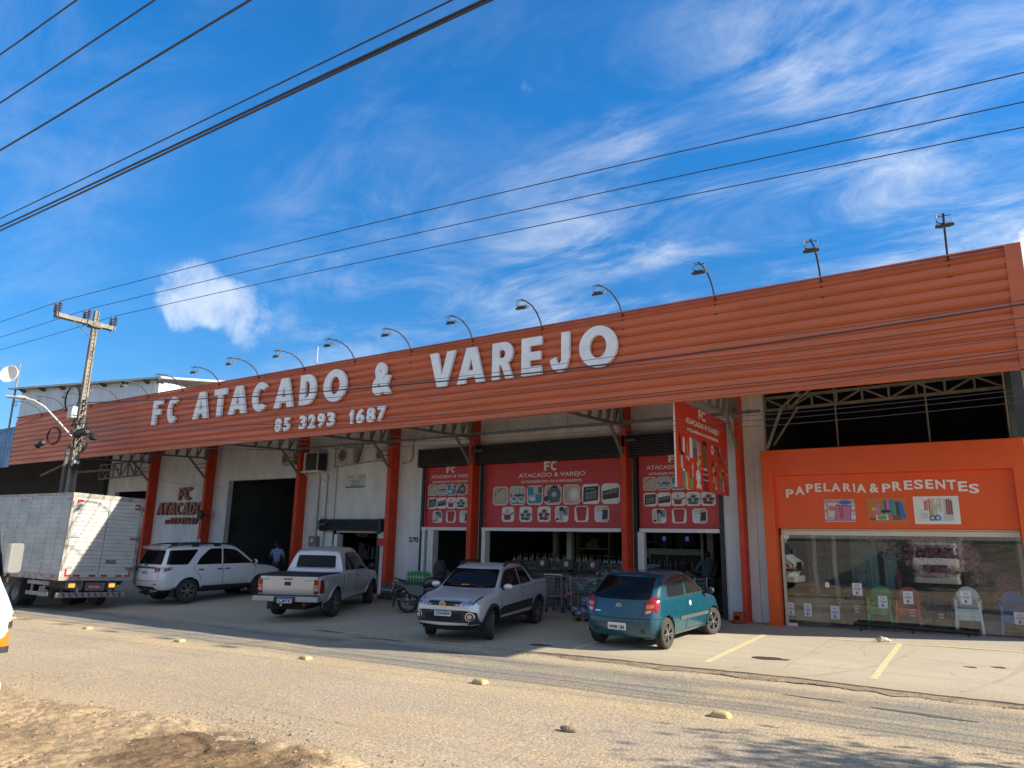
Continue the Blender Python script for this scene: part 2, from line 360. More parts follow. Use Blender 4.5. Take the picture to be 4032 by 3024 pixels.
def moist(x, y):                                      # damp, churned earth
    d = math.hypot((x + 6.2 + .5*(y - 4.6))/1.9, (y - 4.55 - .12*(x + 6))/.95) + .45*nz3(x, y, 1.3, 8) + .28*nz3(x, y, 4.2, 9)
    return ck(0, 1, (1.05 - d)/.35)
at_ = vg.data.attributes.new('moist', 'FLOAT', 'POINT'); at_.data.foreach_set('value', [moist(v.co.x, v.co.y) for v in vg.data.vertices])
t = m_mud.node_tree; b_ = bsdf(m_mud); src = b_.inputs['Base Color'].links[0].from_socket
an_ = nd('ShaderNodeAttribute', t, attribute_name='moist'); mx_ = nd('ShaderNodeMix', t, data_type='RGBA', blend_type='MULTIPLY'); t.links.new(an_.outputs['Fac'], mx_.inputs[0]); t.links.new(src, mx_.inputs[6]); mx_.inputs[7].default_value = (.46, .42, .38, 1); t.links.new(mx_.outputs[2], b_.inputs['Base Color'])
# forecourt, with a broken lip along the road
def lip(x): return 12.52 + .07*nz3(x, 0, .5) + .05*nz3(x, 0, 2.3, 1) + .025*nz3(x, 0, 7, 2) + (.10 if x < -8 else 0)
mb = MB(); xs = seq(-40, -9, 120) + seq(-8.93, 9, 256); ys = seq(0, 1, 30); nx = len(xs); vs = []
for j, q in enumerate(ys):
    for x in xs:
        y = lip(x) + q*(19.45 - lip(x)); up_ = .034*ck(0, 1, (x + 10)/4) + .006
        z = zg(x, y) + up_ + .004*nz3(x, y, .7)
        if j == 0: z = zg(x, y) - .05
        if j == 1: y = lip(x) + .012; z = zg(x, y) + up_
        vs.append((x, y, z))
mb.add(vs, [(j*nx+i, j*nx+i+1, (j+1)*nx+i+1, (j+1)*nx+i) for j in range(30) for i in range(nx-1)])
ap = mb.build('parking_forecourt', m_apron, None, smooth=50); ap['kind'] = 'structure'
mb = MB(); mb.add([(x, lip(x) - w_*(1 + 1.1*nz3(x, 0, .7, 7) + .6*nz3(x, w_, 3.1, 2)), zg(x, 12.4) + zz + .03*ck(0, 1, (x + 8)/2.5) + .012*nz3(x, w_*9, 1.6, 3)) for w_, zz in ((.24, .008 - .03), (.11, .026 - .03), (-.02, .022 - .03)) for x in xs], [(j*nx+i, j*nx+i+1, (j+1)*nx+i+1, (j+1)*nx+i) for j in range(2) for i in range(nx-1)])
o = mb.build('gutter', m_dirt, None, smooth=60); o['kind'] = 'structure'
AP = lambda x, y: zg(x, y) + (.034*ck(0, 1, (x + 10)/4) + .006 if y > 12.6 else .005)
# painted bay lines
m_yel = mat('worn_yellow_paint', (.53, .43, .19), .8, var=.7, vs=11, tint=(.49, .42, .29))
for x in (-4.49, -1.815, -7.2, .9):
    mb = MB(); ys = seq(13.1, 17.1, 12)
    for a, b in zip(ys, ys[1:]): mb.add([(x-.055, a, AP(x, a)+.004), (x+.055, a, AP(x, a)+.004), (x+.055, b, AP(x, b)+.004), (x-.055, b, AP(x, b)+.004)], [(0, 1, 2, 3)])
    o = mb.build('parking_line', m_yel); o['kind'] = 'structure'
mb = MB(); xq = seq(-3.2, 1.4, 10)
for a, b in zip(xq, xq[1:]): mb.add([(a, 17.05, AP(a, 17.05)+.006), (b, 17.05, AP(b, 17.05)+.006), (b, 17.15, AP(b, 17.15)+.006), (a, 17.15, AP(a, 17.15)+.006)], [(0, 1, 2, 3)])
o = mb.build('parking_line', m_yel); o['kind'] = 'structure'
m_jnt = mat('slab_joint', (.27, .235, .175), .9, var=.5, vs=4)
for a, b in (((-5.0, 16.35), (1.6, 14.75)), ((-3.2, 13.0), (-3.05, 18.4)), ((-8.3, 12.9), (-8.1, 18.6)), ((.2, 13.1), (.3, 18.4)), ((-12.5, 13.0), (-12.4, 18.6)), ((-13, 15.7), (-5.0, 15.5)), ((-19, 13.0), (-18.8, 18.6)), ((-19, 15.8), (-13, 15.7))):
    mb = MB(); k = 40; P = [Vector(a).lerp(Vector(b), i/k) for i in range(k+1)]; d = (P[-1] - P[0]).normalized(); q = Vector((-d.y, d.x)); vs = []
    for i, p in enumerate(P): w_ = .005 + .004*nz3(p.x, p.y, 3); p = p + q*.03*nz3(p.x, p.y, .9); vs += [(p.x + q.x*w_, p.y + q.y*w_, AP(p.x, p.y) + .0036), (p.x - q.x*w_, p.y - q.y*w_, AP(p.x, p.y) + .0036)]
    mb.add(vs, [(2*i, 2*i+1, 2*i+3, 2*i+2) for i in range(k)]); o = mb.build('slab_joint', m_jnt); o['kind'] = 'structure'
m_tm = mat('tyre_mark', (.26, .225, .165), .85, var=.6, vs=3, tint=(.42, .365, .26))
for x0, y0, x1, y1, bd, w_ in ((-3.9, 12.9, -2.9, 16.6, .5, .09), (-2.6, 12.9, -1.5, 16.4, .5, .08), (-8.6, 12.9, -7.6, 15.2, -.4, .09), (-13.4, 12.9, -12.2, 15.6, .6, .1), (-.6, 12.9, .3, 16.2, .3, .08)):
    mb = MB(); k = 26; vs = []
    for i in range(k+1):
        t = i/k; x = x0 + (x1-x0)*t + bd*sin(pi*t)*.5; y = y0 + (y1-y0)*t; q = w_*(.6 + .6*nz3(x, y, 1.4)); vs += [(x - q, y, AP(x, y) + .0032), (x + q, y, AP(x, y) + .0032)]
    mb.add(vs, [(2*i, 2*i+1, 2*i+3, 2*i+2) for i in range(k)]); o = mb.build('tyre_mark', m_tm); o['kind'] = 'structure'
m_pot = mat('broken_asphalt_edge', (.035, .032, .028), .95, var=.6, vs=20, tint=(.16, .14, .11))
for x, y, a, b, an in ((-2.35, 11.25, .42, .035, -2), (-1.0, 11.12, .62, .06, -3), (-6.0, 12.36, .9, .03, 0), (-3.7, 12.33, .7, .035, 1), (-.6, 12.36, 1.3, .045, 0), (-11.6, 12.2, .8, .05, 2), (-13.6, 12.55, .5, .06, 0), (-9.1, 11.6, .35, .02, 0)):
    n = 40; pts = []
    for i in range(n):
        t = 2*pi*i/n; px, py = x + a*cos(t), y + an*.01*a*cos(t) + b*sin(t)*(1 + .9*nz3(x + a*cos(t), sin(t), 5)) + .03*nz3(x + a*cos(t), 0, 3.3); pts.append((px, py, zg(px, py) + .012*nz3(px, py, .6) + .006))
    mb = MB(); mb.add(pts, [tuple(range(n))]); o = mb.build('pothole', m_pot); o['kind'] = 'structure'
# wet patches and oil
m_wet = mat('oil_stain', (.07, .05, .035), .55, var=.4, vs=9)
for (x, y, a, b) in ((-3.62, 14.05, .30, .17), (-8.05, 13.25, .26, .10), (-.55, 15.0, .10, .05), (-.15, 15.2, .12, .06), (-14.9, 16.6, .2, .08)):
    mb = MB(); n = 26; pts = []
    for i in range(n):
        t = 2*pi*i/n; r = 1 + .42*nz3(cos(t)*1.3, sin(t)*1.3, 1., x)
        px, py = x + a*r*cos(t), y + b*r*sin(t); pts.append((px, py, AP(px, py) + .0045))
    mb.add(pts, [tuple(range(n))]); o = mb.build('oil_stain', m_wet); o['kind'] = 'structure'

# ---------------------------------------------------------------- materials of the building
RED = (.40, .040, .022)
m_fas = mat('red_corrugated_sheet', (.54, .125, .045), .38, spec=.4, var=.18, vs=1.2, stretch=(.35, 1, 2.5), bump=.05, bs=6)
m_pil = mat('red_painted_column', (.60, .056, .018), .5, spec=.3, var=.15, vs=3)
m_wall = mat('white_painted_block', (.72, .72, .72), .75, var=.10, vs=2.2, stretch=(1, 1, .35), bump=.06, bs=30, tint=(.56, .555, .55))
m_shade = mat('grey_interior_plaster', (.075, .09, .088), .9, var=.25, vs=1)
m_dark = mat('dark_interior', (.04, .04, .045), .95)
m_floor = mat('shop_floor_tiles', (.17, .165, .16), .4, var=.2, vs=2)
m_truss = mat('grey_steel', (.22, .20, .17), .65, var=.35, vs=5)
m_roof = mat('dull_zinc_sheet', (.20, .19, .18), .6, .3, var=.3, vs=2)
m_shut = mat('black_shutter_slats', (.030, .032, .036), .5, .2, var=.2, vs=4)
m_white = mat('white_enamel', (.72, .71, .68), .45, var=.06, vs=5)
m_cream = mat('cream_metal', (.60, .55, .44), .5, var=.08, vs=4)
m_blk = mat('black_rubber', (.018, .018, .019), .6)
m_or = mat('orange_composite_panel', (.74, .095, .010), .32, spec=.35, var=.07, vs=1.5)
m_zinc = mat('white_corrugated_sheet', (.62, .65, .68), .5, .2, var=.15, vs=.8, stretch=(1, 1, .25))

bld = thing('store_building', 'long white wholesale store with red pillars and a deep red corrugated fascia along its canopy', 'store', (0, 0, 0))
WY = 19.22
# --- fascia: horizontal trapezoid ribs, in sheets that lap
FX0, FX1, FZ0, FZ1, FY = -37.9, .93, 5.13, 7.33, 14.5
prof = []; z = FZ0; pt = (FZ1 - FZ0)/10.5
while z < FZ1 - .01:
    for dz, dy in ((0, 0), (.50*pt, 0), (.57*pt, .052), (.66*pt, .052), (.99*pt, .004)):
        if z + dz <= FZ1: prof.append((FY + dy, z + dz))
    z += pt
mb = MB(); joins = [FX0, -33.5, -27.5, -21.2, -18.9, -12.3, -5.4, -.55, FX1 - .24]
for k, (a, b) in enumerate(zip(joins, joins[1:])):
    dy = -.006*(k % 2); vs = [(x, y + dy, z) for x in (a, b) for y, z in prof]; n = len(prof)
    mb.add(vs, [(i, i+1, n+i+1, n+i) for i in range(n-1)])
mb.box((FX0, FY + .068, FZ0 - .0), (FX1 - .03, FY + .09, FZ1 - .02))                    # backing
for k, x in enumerate(seq(-37, -.2, 34)):
    for zz in (5.62, 6.25, 6.88): mb.ell((x, FY - .004, zz + .02*(k % 3)), (.014, .008, .014), 6, 4)
fas = mb.build('fascia', m_fas, bld)
mb = MB(); mb.box((FX0 - .02, FY - .025, FZ1), (FX1, FY + .12, FZ1 + .025)); mb.box((FX0 - .02, FY - .02, FZ0 - .03), (FX1 - .2, FY + .10, FZ0)); mb.box((FX1 - .24, FY - .03, FZ0 - .03), (FX1, FY + .10, FZ1)); 
mb.box((FX1 - .03, FY + .10, FZ0), (FX1, 18.9, FZ1 - .02))
mb.build('fascia_trim', m_fas, bld)
# --- walls
mb = MB()
def wall(x0, x1, z0, z1, y0=WY, y1=WY + .2): mb.box((x0, y0, z0), (x1, y1, z1))
TOP = 6.6
wall(-38, -37.2, -.4, TOP); wall(-37.2, -34.0, 4.15, TOP); wall(-34.0, -27.75, -.4, TOP); wall(-27.75, -22.95, 4.43, TOP); wall(-22.95, -20.83, -.4, TOP); wall(-20.83, -18.6, 2.27, TOP)
wall(-18.6, -16.5, -.4, TOP); wall(-16.5, -14.32, 4.58, TOP); wall(-14.32, -13.98, -.4, TOP); wall(-13.98, -8.9, 4.58, TOP); wall(-8.9, -8.52, -.4, TOP); wall(-8.52, -6.02, 4.58, TOP); wall(-6.02, -4.78, -.4, TOP)
mb.box((-5.52, WY - .05, -.4), (-5.10, WY + .001, TOP)); mb.box((-4.98, WY - .035, -.4), (-4.80, WY + .001, TOP))
mb.box((-27.98, WY - .03, -.3), (-27.75, WY - .001, 4.65)); mb.box((-27.98, WY - .03, 4.65), (-22.9, WY - .001, 4.80))
mb.build('wall', m_wall, bld)
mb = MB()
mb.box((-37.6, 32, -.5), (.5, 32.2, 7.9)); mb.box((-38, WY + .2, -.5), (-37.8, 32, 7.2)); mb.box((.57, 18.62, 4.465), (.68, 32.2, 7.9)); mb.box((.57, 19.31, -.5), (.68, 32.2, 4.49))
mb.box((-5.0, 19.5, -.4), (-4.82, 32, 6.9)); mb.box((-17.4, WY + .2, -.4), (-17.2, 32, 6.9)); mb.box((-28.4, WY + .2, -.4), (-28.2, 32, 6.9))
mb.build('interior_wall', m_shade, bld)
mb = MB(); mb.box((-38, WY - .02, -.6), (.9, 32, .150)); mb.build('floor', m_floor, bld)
mb = MB()
for i in range(190):                                  # corrugated roof sheet, seen from below
    pass
n = 260; xs_ = seq(FX0, FX1 - .05, n)
vs = [(x, y, z + .03*(1 if i % 4 in (0, 1) else -1)) for (y, z) in ((FY + .1, 7.22), (19.4, 6.75), (32.2, 7.6)) for i, x in enumerate(xs_)]
mb.add(vs, [(j*(n+1)+i, j*(n+1)+i+1, (j+1)*(n+1)+i+1, (j+1)*(n+1)+i) for j in range(2) for i in range(n)])
mb.build('roof', m_roof, bld)
# --- pillars with their trusses
PX = [(-33.6, -33.4), (-29.05, -28.85), (-22.88, -22.68), (-17.95, -17.75), (-14.29, -14.11), (-8.77, -8.60), (-5.46, -5.33)]
for a, b in PX:
    mb = MB(); mb.box((a, 18.8, -.3), (b, WY - .001, 6.6)); mb.box((a - .03, 18.77, -.3), (b + .03, WY - .002, .22)); mb.build('pillar', m_pil, bld, bevel=.012)
    xc = (a + b)/2; mb = MB()
    mb.bar((xc, 18.8, 5.45), (xc, FY + .1, 5.28), .07); mb.bar((xc, 18.8, 6.45), (xc, FY + .1, 6.9), .07)
    ys = [18.74, 18.28, 17.8, 17.3, 16.7, 16.0, 15.3, 14.7]
    f = lambda y: (5.45 - (18.8 - y)*.04, 6.45 + (18.8 - y)*.104)
    for y0, y1 in zip(ys, ys[1:]):
        mb.bar((xc, y0, f(y0)[0]), (xc, y0, f(y0)[1]), .055, .07); mb.bar((xc, y0, f(y0)[1]), (xc, y1, f(y1)[0]), .05)
    mb.box((xc - .07, 18.68, 5.35), (xc + .07, 18.80, 6.5))
    mb.bar((xc, 18.76, 4.58), (xc, 17.9, 5.42), .075)
    if xc < -12:
        mb.bar((xc, 18.76, 5.2), (xc, 18.2, 5.1), .03); mb.bar((xc, 18.74, 5.0), (xc, 18.3, 5.0), .03)
    mb.build('truss', m_truss, bld)
# lattice beam over the bay left of the first pillar, and one over the stationery shop
mb = MB()
for (x0, x1, y, za, zb, n) in ((-37.6, -33.6, 18.5, 4.75, 5.45, 6), (-4.75, .6, 19.35, 5.62, 5.95, 9)):
    mb.bar((x0, y, za), (x1, y, za + .1), .07); mb.bar((x0, y, zb), (x1, y, zb + .1), .07)
    for i in range(n):
        a = x0 + (x1-x0)*i/n; b = x0 + (x1-x0)*(i+1)/n; k = .1*i/n
        mb.bar((a, y, za + k), (a, y, zb + k), .05); p, q = (za + k, zb + k) if i % 2 else (zb + k, za + k); mb.bar((a, y, p), (b, y, q), .045)
mb.bar((-37.6, 17.0, 4.95), (-33.7, 17.4, 5.0), .09); mb.bar((-37.6, 15.8, 4.7), (-33.7, 15.2, 5.1), .07)
mb.build('truss', m_truss, bld); mb = MB(); mb.bar((-4.62, 18.75, 4.5), (-4.22, 18.9, 5.62), .07); mb.bar((-4.5, 18.95, 4.62), (-3.9, 19.3, 5.66), .05); mb.bar((-4.22, 18.9, 5.6), (-2.95, 17.2, 6.1), .05); mb.bar((-4.1, 19.1, 5.6), (-2.8, 17.5, 6.1), .045)
for x in (-2.96, -.99): mb.cyl((x, 18.98, 4.45), (x, 18.98, 6.7), .022, n=8)
mb.build('truss', m_truss, bld)
# cable tray along the pillars and conduits on the wall
mb = MB(); mb.box((-22.6, 18.55, 5.46), (-4.7, 18.63, 5.53))
for x in seq(-22, -5, 26): mb.box((x - .012, 18.56, 5.43), (x + .012, 18.62, 5.56))
for x in (-20.2, -16.1, -12.6, -10.4): mb.cyl((x, 18.59, 5.5), (x, 18.59, 6.7), .008, n=6)
mb.build('cable_tray', mat('galvanised_tray', (.26, .27, .28), .45, .6), bld)
mb = MB()
mb.tube([(-21.5, 19.17, 5.6), (-21.2, 19.17, 5.58), (-21.1, 19.17, 5.45), (-21.1, 19.17, 4.75), (-18.4, 19.17, 4.95)], .022)
mb.tube([(-21.9, 19.18, 4.5), (-21.9, 19.18, 2.1)], .028); mb.tube([(-21.45, 19.18, 4.5), (-21.45, 19.18, 1.75), (-21.6, 19.18, 1.65), (-21.75, 19.18, 1.75)], .026); mb.tube([(-20.95, 19.18, 5.6), (-20.95, 19.18, 2.72)], .016)
mb.tube([(-17.6, 19.18, 4.75), (-17.2, 19.18, 4.80), (-17.1, 19.18, 5.0), (-17.1, 19.18, 5.5), (-16.6, 19.0, 5.62)], .022)
mb.build('conduit', mat('grey_pvc', (.33, .33, .32), .5), bld)
mb = MB(); mb.tube([(.62, 19.05, 6.7), (.60, 19.05, 4.4)], .075, 12); mb.tube([(.60, 19.0, 5.4), (.60, 19.0, 4.46)], .05, 10); mb.build('downpipe', m_cream, bld)

# --- shutters, guide rails, white frames round the openings
def shutter(x0, x1, z0, z1, y, motor=None):
    mb = MB(); n = max(3, int((z1 - z0)/.075)); pr = []
    for i in range(n):
        a = z0 + (z1-z0)*i/n; h = (z1-z0)/n; pr += [(y + .02, a), (y - .005, a + h*.3), (y - .005, a + h*.7), (y + .02, a + h*.98)]
    vs = [(x, yy, zz) for x in (x0 + .1, x1 - .1) for yy, zz in pr]; k = len(pr)
    mb.add(vs, [(i, i+1, k+i+1, k+i) for i in range(k-1)])
    mb.box((x0, y - .03, z0 - .02), (x0 + .1, WY - .002, z1 + .03)); mb.box((x1 - .1, y - .03, z0 - .02), (x1, WY - .002, z1 + .03)); mb.box((x0 + .1, y + .0, z1 - .01), (x1 - .1, WY - .003, z1 + .02)); mb.box((x0 + .1, y + .03, z0), (x1 - .1, WY - .004, z1 - .02))
    sh = mb.build('roller_shutter', m_shut, bld)
    if motor is not None:
        m_ = MB(); m_.cyl((motor, y - .10, z1 - .18), (motor + .32, y - .10, z1 - .18), .055, n=12); m_.box((motor - .12, y - .12, z1 - .36), (motor, y + .02, z1 - .02)); m_.ell((motor + .25, y - .1, z1 - .18), (.09, .07, .06)); m_.tube([(motor + .02, y - .1, z1 - .02), (motor + .1, y - .12, z1 + .12), (motor + .22, y - .05, z1 + .02)], .012, 6)
        m_.build('motor', mat('shutter_motor', (.13, .12, .11), .4, .5), sh)
shutter(-16.60, -14.35, 4.56, 5.14, 18.92); shutter(-14.10, -8.80, 4.56, 5.16, 18.92, -14.05); shutter(-8.60, -5.98, 4.56, 5.18, 18.92, -8.62); shutter(-21.40, -18.22, 2.34, 2.74, 18.92, -21.32)
for x, z1 in ((-16.58, 4.56), (-14.04, 4.56), (-8.55, 4.56), (-6.07, 4.56), (-20.92, 2.34), (-18.62, 2.34)):
    mb = MB(); mb.box((x, 19.15, .13), (x + .11, WY - .001, z1)); mb.build('guide_rail', m_shut, bld)
for x, w_, z1 in ((-16.45, .12, 2.4), (-16.19, .13, 2.4), (-13.90, .14, 2.4), (-8.42, .14, 2.4), (-20.80, .18, 2.2), (-16.05, .11, 2.38)):
    mb = MB(); mb.box((x, 19.12, .15), (x + w_, 19.40, z1))
    if x == -16.05: mb.box((-15.98, 19.03, 1.62), (-15.88, 19.1, 1.92))
    mb.build('door_frame', m_white, bld)
mb = MB(); mb.tube([(-8.22, 19.04, 2.38), (-8.22, 19.04, 1.36)], .025); mb.box((-8.27, 19.0, 1.2), (-8.16, 19.08, 1.38)); mb.build('shutter_control', m_white, bld)
for x0, x1 in ((-16.47, -14.36), (-13.90, -8.93), (-8.36, -6.07)):
    mb = MB(); mb.box((x0, 19.10, 2.39), (x1, 19.42, 2.495)); mb.build('lintel_beam', m_white, bld, bevel=.008)
# ---------------------------------------------------------------- stationery shop front (orange box)
shp = thing('stationery_shop', 'orange box shop front with a wide glass display window right of the red pillars', 'shop', (0, 0, 0))
SX0, SX1 = -4.76, .76
mb = MB(); mb.prism([(SX0, .13), (-4.50, .13), (-4.50, 3.82), (.50, 3.82), (.50, .13), (SX1, .13), (SX1, 4.46), (SX0, 4.46)], 18.60, 19.30, 'xz'); mb.build('frame', m_or, shp, bevel=.012)
mb = MB(); mb.box((-4.499, 18.80, 2.53), (.499, 18.86, 3.819)); mb.build('fascia_board', m_or, shp)
mb = MB(); mb.box((-4.499, 18.86, 2.52), (.499, 19.34, 2.54)); mb.build('soffit', m_or, shp)
mb = MB(); mb.box((-4.44, 18.93, 2.36), (.49, 19.06, 2.47)); mb.box((-4.44, 18.95, 2.475), (.49, 19.06, 2.515)); mb.build('lintel_beam', m_cream, shp, bevel=.006)
mb = MB(); mb.box((-4.46, 18.94, .15), (-4.40, 19.04, 2.36)); mb.build('jamb', m_cream, shp)
m_glass = bpy.data.materials.new('shop_glass'); m_glass.use_nodes = True; t = m_glass.node_tree; t.nodes.clear()
tr_ = nd('ShaderNodeBsdfTransparent', t); tr_.inputs[0].default_value = (.93, .95, .94, 1); gl = nd('ShaderNodeBsdfGlossy', t); gl.inputs['Roughness'].default_value = .012; gl.inputs['Color'].default_value = (.95, .97, 1, 1)
lw = nd('ShaderNodeLayerWeight', t); lw.inputs[0].default_value = .22; ms = nd('ShaderNodeMixShader', t); t.links.new(mth('ADD', mth('MULTIPLY', lw.outputs['Fresnel'], .7, t), .045, t), ms.inputs[0]); t.links.new(tr_.outputs[0], ms.inputs[1]); t.links.new(gl.outputs[0], ms.inputs[2])
oo = nd('ShaderNodeOutputMaterial', t); t.links.new(ms.outputs[0], oo.inputs[0])
for a, b, z0 in ((-4.40, -3.465, .20), (-3.455, -2.455, .16), (-2.445, -1.30, .16), (-1.29, -.40, .16), (-.39, .49, .16)):
    mb = MB(); dy = .004*(a > -3.4); mb.box((a, 18.99 + dy, z0), (b, 19.0 + dy, 2.36)); mb.build('glass_pane', m_glass, shp)
mb = MB()
for p in ((-4.40, 2.27, -4.28, 2.36), (-4.40, .18, -4.2, .25)):
    mb = MB(); mb.box((p[0], 18.975, p[1]), (p[2], 19.012, p[3])); mb.build('hinge', m_white, shp)
mb = MB(); mb.prism(rnd(rect(-3.50, 1.13, -3.41, 1.25), .03), 18.96, 19.03); mb.build('lock', m_white, shp)
mb = MB(); mb.tube([(-2.9, 18.72, .37), (-1.6, 18.72, .36), (-.45, 18.72, .34)], .045, 12)
for x in (-2.76, -1.70, -.66): mb.cyl((x, 18.72, .12), (x, 18.72, .36), .02, n=8); mb.box((x - .05, 18.68, .14), (x + .05, 18.76, .165))
tag(mb.build('guard_rail', m_blk, None, smooth=40), 'low black tube rail on short posts in front of the shop window', 'rail')
# inside of the shop
m_dsp = mat('display_plaster', (.42, .41, .38), .8, var=.15, vs=2)
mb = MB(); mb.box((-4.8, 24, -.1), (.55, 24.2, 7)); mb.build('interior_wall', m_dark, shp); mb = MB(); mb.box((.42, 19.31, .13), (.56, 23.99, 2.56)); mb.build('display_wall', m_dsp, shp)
m_blkw = bpy.data.materials.new('grey_block_wall'); m_blkw.use_nodes = True; t = m_blkw.node_tree; b_ = bsdf(m_blkw); b_.inputs['Roughness'].default_value = .95
c_ = nd('ShaderNodeTexCoord', t); mp = nd('ShaderNodeMapping', t); mp.inputs['Rotation'].default_value = (R(90), 0, 0); t.links.new(c_.outputs['Object'], mp.inputs[0])
bt = nd('ShaderNodeTexBrick', t); bt.inputs['Scale'].default_value = 1; bt.inputs['Brick Width'].default_value = .40; bt.inputs['Row Height'].default_value = .2; bt.inputs['Mortar Size'].default_value = .012
bt.inputs['Color1'].default_value = (.36, .34, .29, 1); bt.inputs['Color2'].default_value = (.30, .28, .24, 1); bt.inputs['Mortar'].default_value = (.2, .19, .17, 1); t.links.new(mp.outputs[0], bt.inputs['Vector']); t.links.new(bt.outputs['Color'], b_.inputs['Base Color'])
mb = MB(); mb.box((-4.4, 21.6, .15), (.45, 21.7, 2.9)); mb.build('display_wall', m_blkw, shp)
mb = MB(); mb.box((-4.75, 19.32, 2.56), (.42, 24, 2.62)); mb.build('ceiling', m_dsp, shp)
mb = MB(); mb.box((-4.3, 19.30, .151), (-3.5, 19.36, .95)); mb.box((-3.4, 19.12, .151), (.4, 20.0, .19)); mb.build('display_board', mat('dull_board', (.16, .14, .115), .7, var=.3, vs=5), shp)

# ---------------------------------------------------------------- lettering
m_let = mat('white_painted_letters', (.82, .82, .81), .55, var=.10, vs=3, tint=(.70, .70, .70))
def raised(name, label, chars, mat_, y, ext, off=.035, shear=0., group=None, bold=True, fit=False):
    """raised letters, each one an own part; chars = (character, x0, x1, z0, z1)"""
    if fit: chars = [(c, a*.9972, b*.9972 - ext*abs(b)/14.4, z0, z1) for c, a, b, z0, z1 in chars]     # the far edge of each box is the back of the letter
    xs = [c[1] for c in chars]; zs = [c[3] for c in chars]
    r = thing(name, label, 'sign', (min(xs), y + ext, min(zs)), 0, group)
    for ch, a, b, z0, z1 in chars:
        mb = MB(); (put_glyph if bold else put_text)(mb, ch, a - r.location.x, b - r.location.x, z0 - r.location.z, z1 - r.location.z, -ext, ext, off, shear=shear)
        mb.build('letter', mat_, r)
    return r
Z0, Z1 = 6.09, 7.05
raised('sign_lettering', 'large white raised letters FC ATACADO & VAREJO on the red fascia', [
    ('F', -26.05, -25.30, Z0, Z1), ('C', -25.05, -24.22, Z0-.02, Z1), ('A', -23.40, -22.37, Z0, Z1), ('T', -22.22, -21.40, Z0, Z1), ('A', -21.33, -20.25, Z0, Z1), ('C', -20.08, -19.13, Z0-.02, Z1), ('A', -18.94, -17.90, Z0, Z1),
    ('D', -17.71, -16.88, Z0, Z1), ('O', -16.63, -15.55, Z0-.02, Z1+.02), ('&', -14.55, -13.72, Z0, Z1), ('V', -12.41, -11.45, Z0, Z1), ('A', -11.43, -10.48, Z0, Z1), ('R', -10.30, -9.60, Z0, Z1), ('E', -9.40, -8.76, Z0, Z1), ('J', -8.56, -7.98, Z0, Z1), ('O', -7.76, -6.73, Z0-.02, Z1+.02)],
    m_let, 14.38, .09, .048, fit=True)
d = []; x = -18.80
for ch, w in (('8', .41), ('5', .41), (' ', .34), ('3', .41), ('2', .42), ('9', .42), ('3', .42), (' ', .52), ('1', .30), ('6', .42), ('8', .42), ('7', .42)):
    if ch != ' ': d.append((ch, x, x + w - .035, 5.33, 5.76))
    x += w
raised('sign_lettering', 'smaller white raised phone number 85 3293 1687 below the main letters', d, m_let, 14.40, .07, .04, fit=True)
m_rl = mat('brown_red_letters', (.19, .030, .020), .5, var=.35, vs=5, tint=(.30, .11, .05))
ch = [('F', -31.42, -30.98, 3.63, 4.22), ('C', -30.94, -30.38, 3.63, 4.24)]
x = -33.04
for k, w in zip('ATACADO', (.56, .48, .56, .50, .56, .52, .54)): ch.append((k, x, x + w - .05, 2.97, 3.54)); x += w - .01
x = -32.22
for k, w, h in (('8', .15, .2), ('5', .15, .2), ('3', .26, .3), ('2', .26, .3), ('9', .26, .3), ('3', .27, .3), ('1', .16, .3), ('6', .27, .3), ('8', .27, .3), ('7', .27, .3)): ch.append((k, x, x + w - .025, 2.55, 2.55 + h)); x += w + .025
raised('wall_lettering', 'brown red raised letters FC ATACADO with a phone number on white wall between two pillars', ch, m_rl, 19.10, .11, .03, shear=.12)
mb = MB(); put_text(mb, '270', -17.12, -16.69, 1.97, 2.15, WY - .012, .012, .03); tag(mb.build('house_number', m_blk), 'black house number 270 on the white wall left of the banners', 'number')
m_pw = mat('white_sign_letters', (.78, .74, .70), .45)
raised('arched_lettering', 'white letters PAPELARIA & PRESENTES in two arcs on the orange board', [('P', -4.23, -4.05, 3.27, 3.48), ('A', -4.01, -3.79, 3.335, 3.55), ('P', -3.75, -3.58, 3.39, 3.60), ('E', -3.54, -3.39, 3.40, 3.61), ('L', -3.34, -3.19, 3.41, 3.61), ('A', -3.17, -2.96, 3.40, 3.60), ('R', -2.90, -2.72, 3.39, 3.59), ('I', -2.68, -2.64, 3.38, 3.58), ('A', -2.61, -2.40, 3.36, 3.57), ('&', -2.33, -2.13, 3.36, 3.57), ('P', -2.06, -1.88, 3.36, 3.56), ('R', -1.84, -1.65, 3.39, 3.60), ('E', -1.60, -1.43, 3.41, 3.62), ('S', -1.40, -1.21, 3.42, 3.63), ('E', -1.17, -1.01, 3.42, 3.63), ('N', -.97, -.78, 3.41, 3.62), ('T', -.75, -.57, 3.39, 3.61), ('E', -.54, -.36, 3.35, 3.57), ('S', -.34, -.15, 3.30, 3.51)], m_pw, 18.785, .014, .03, bold=False)

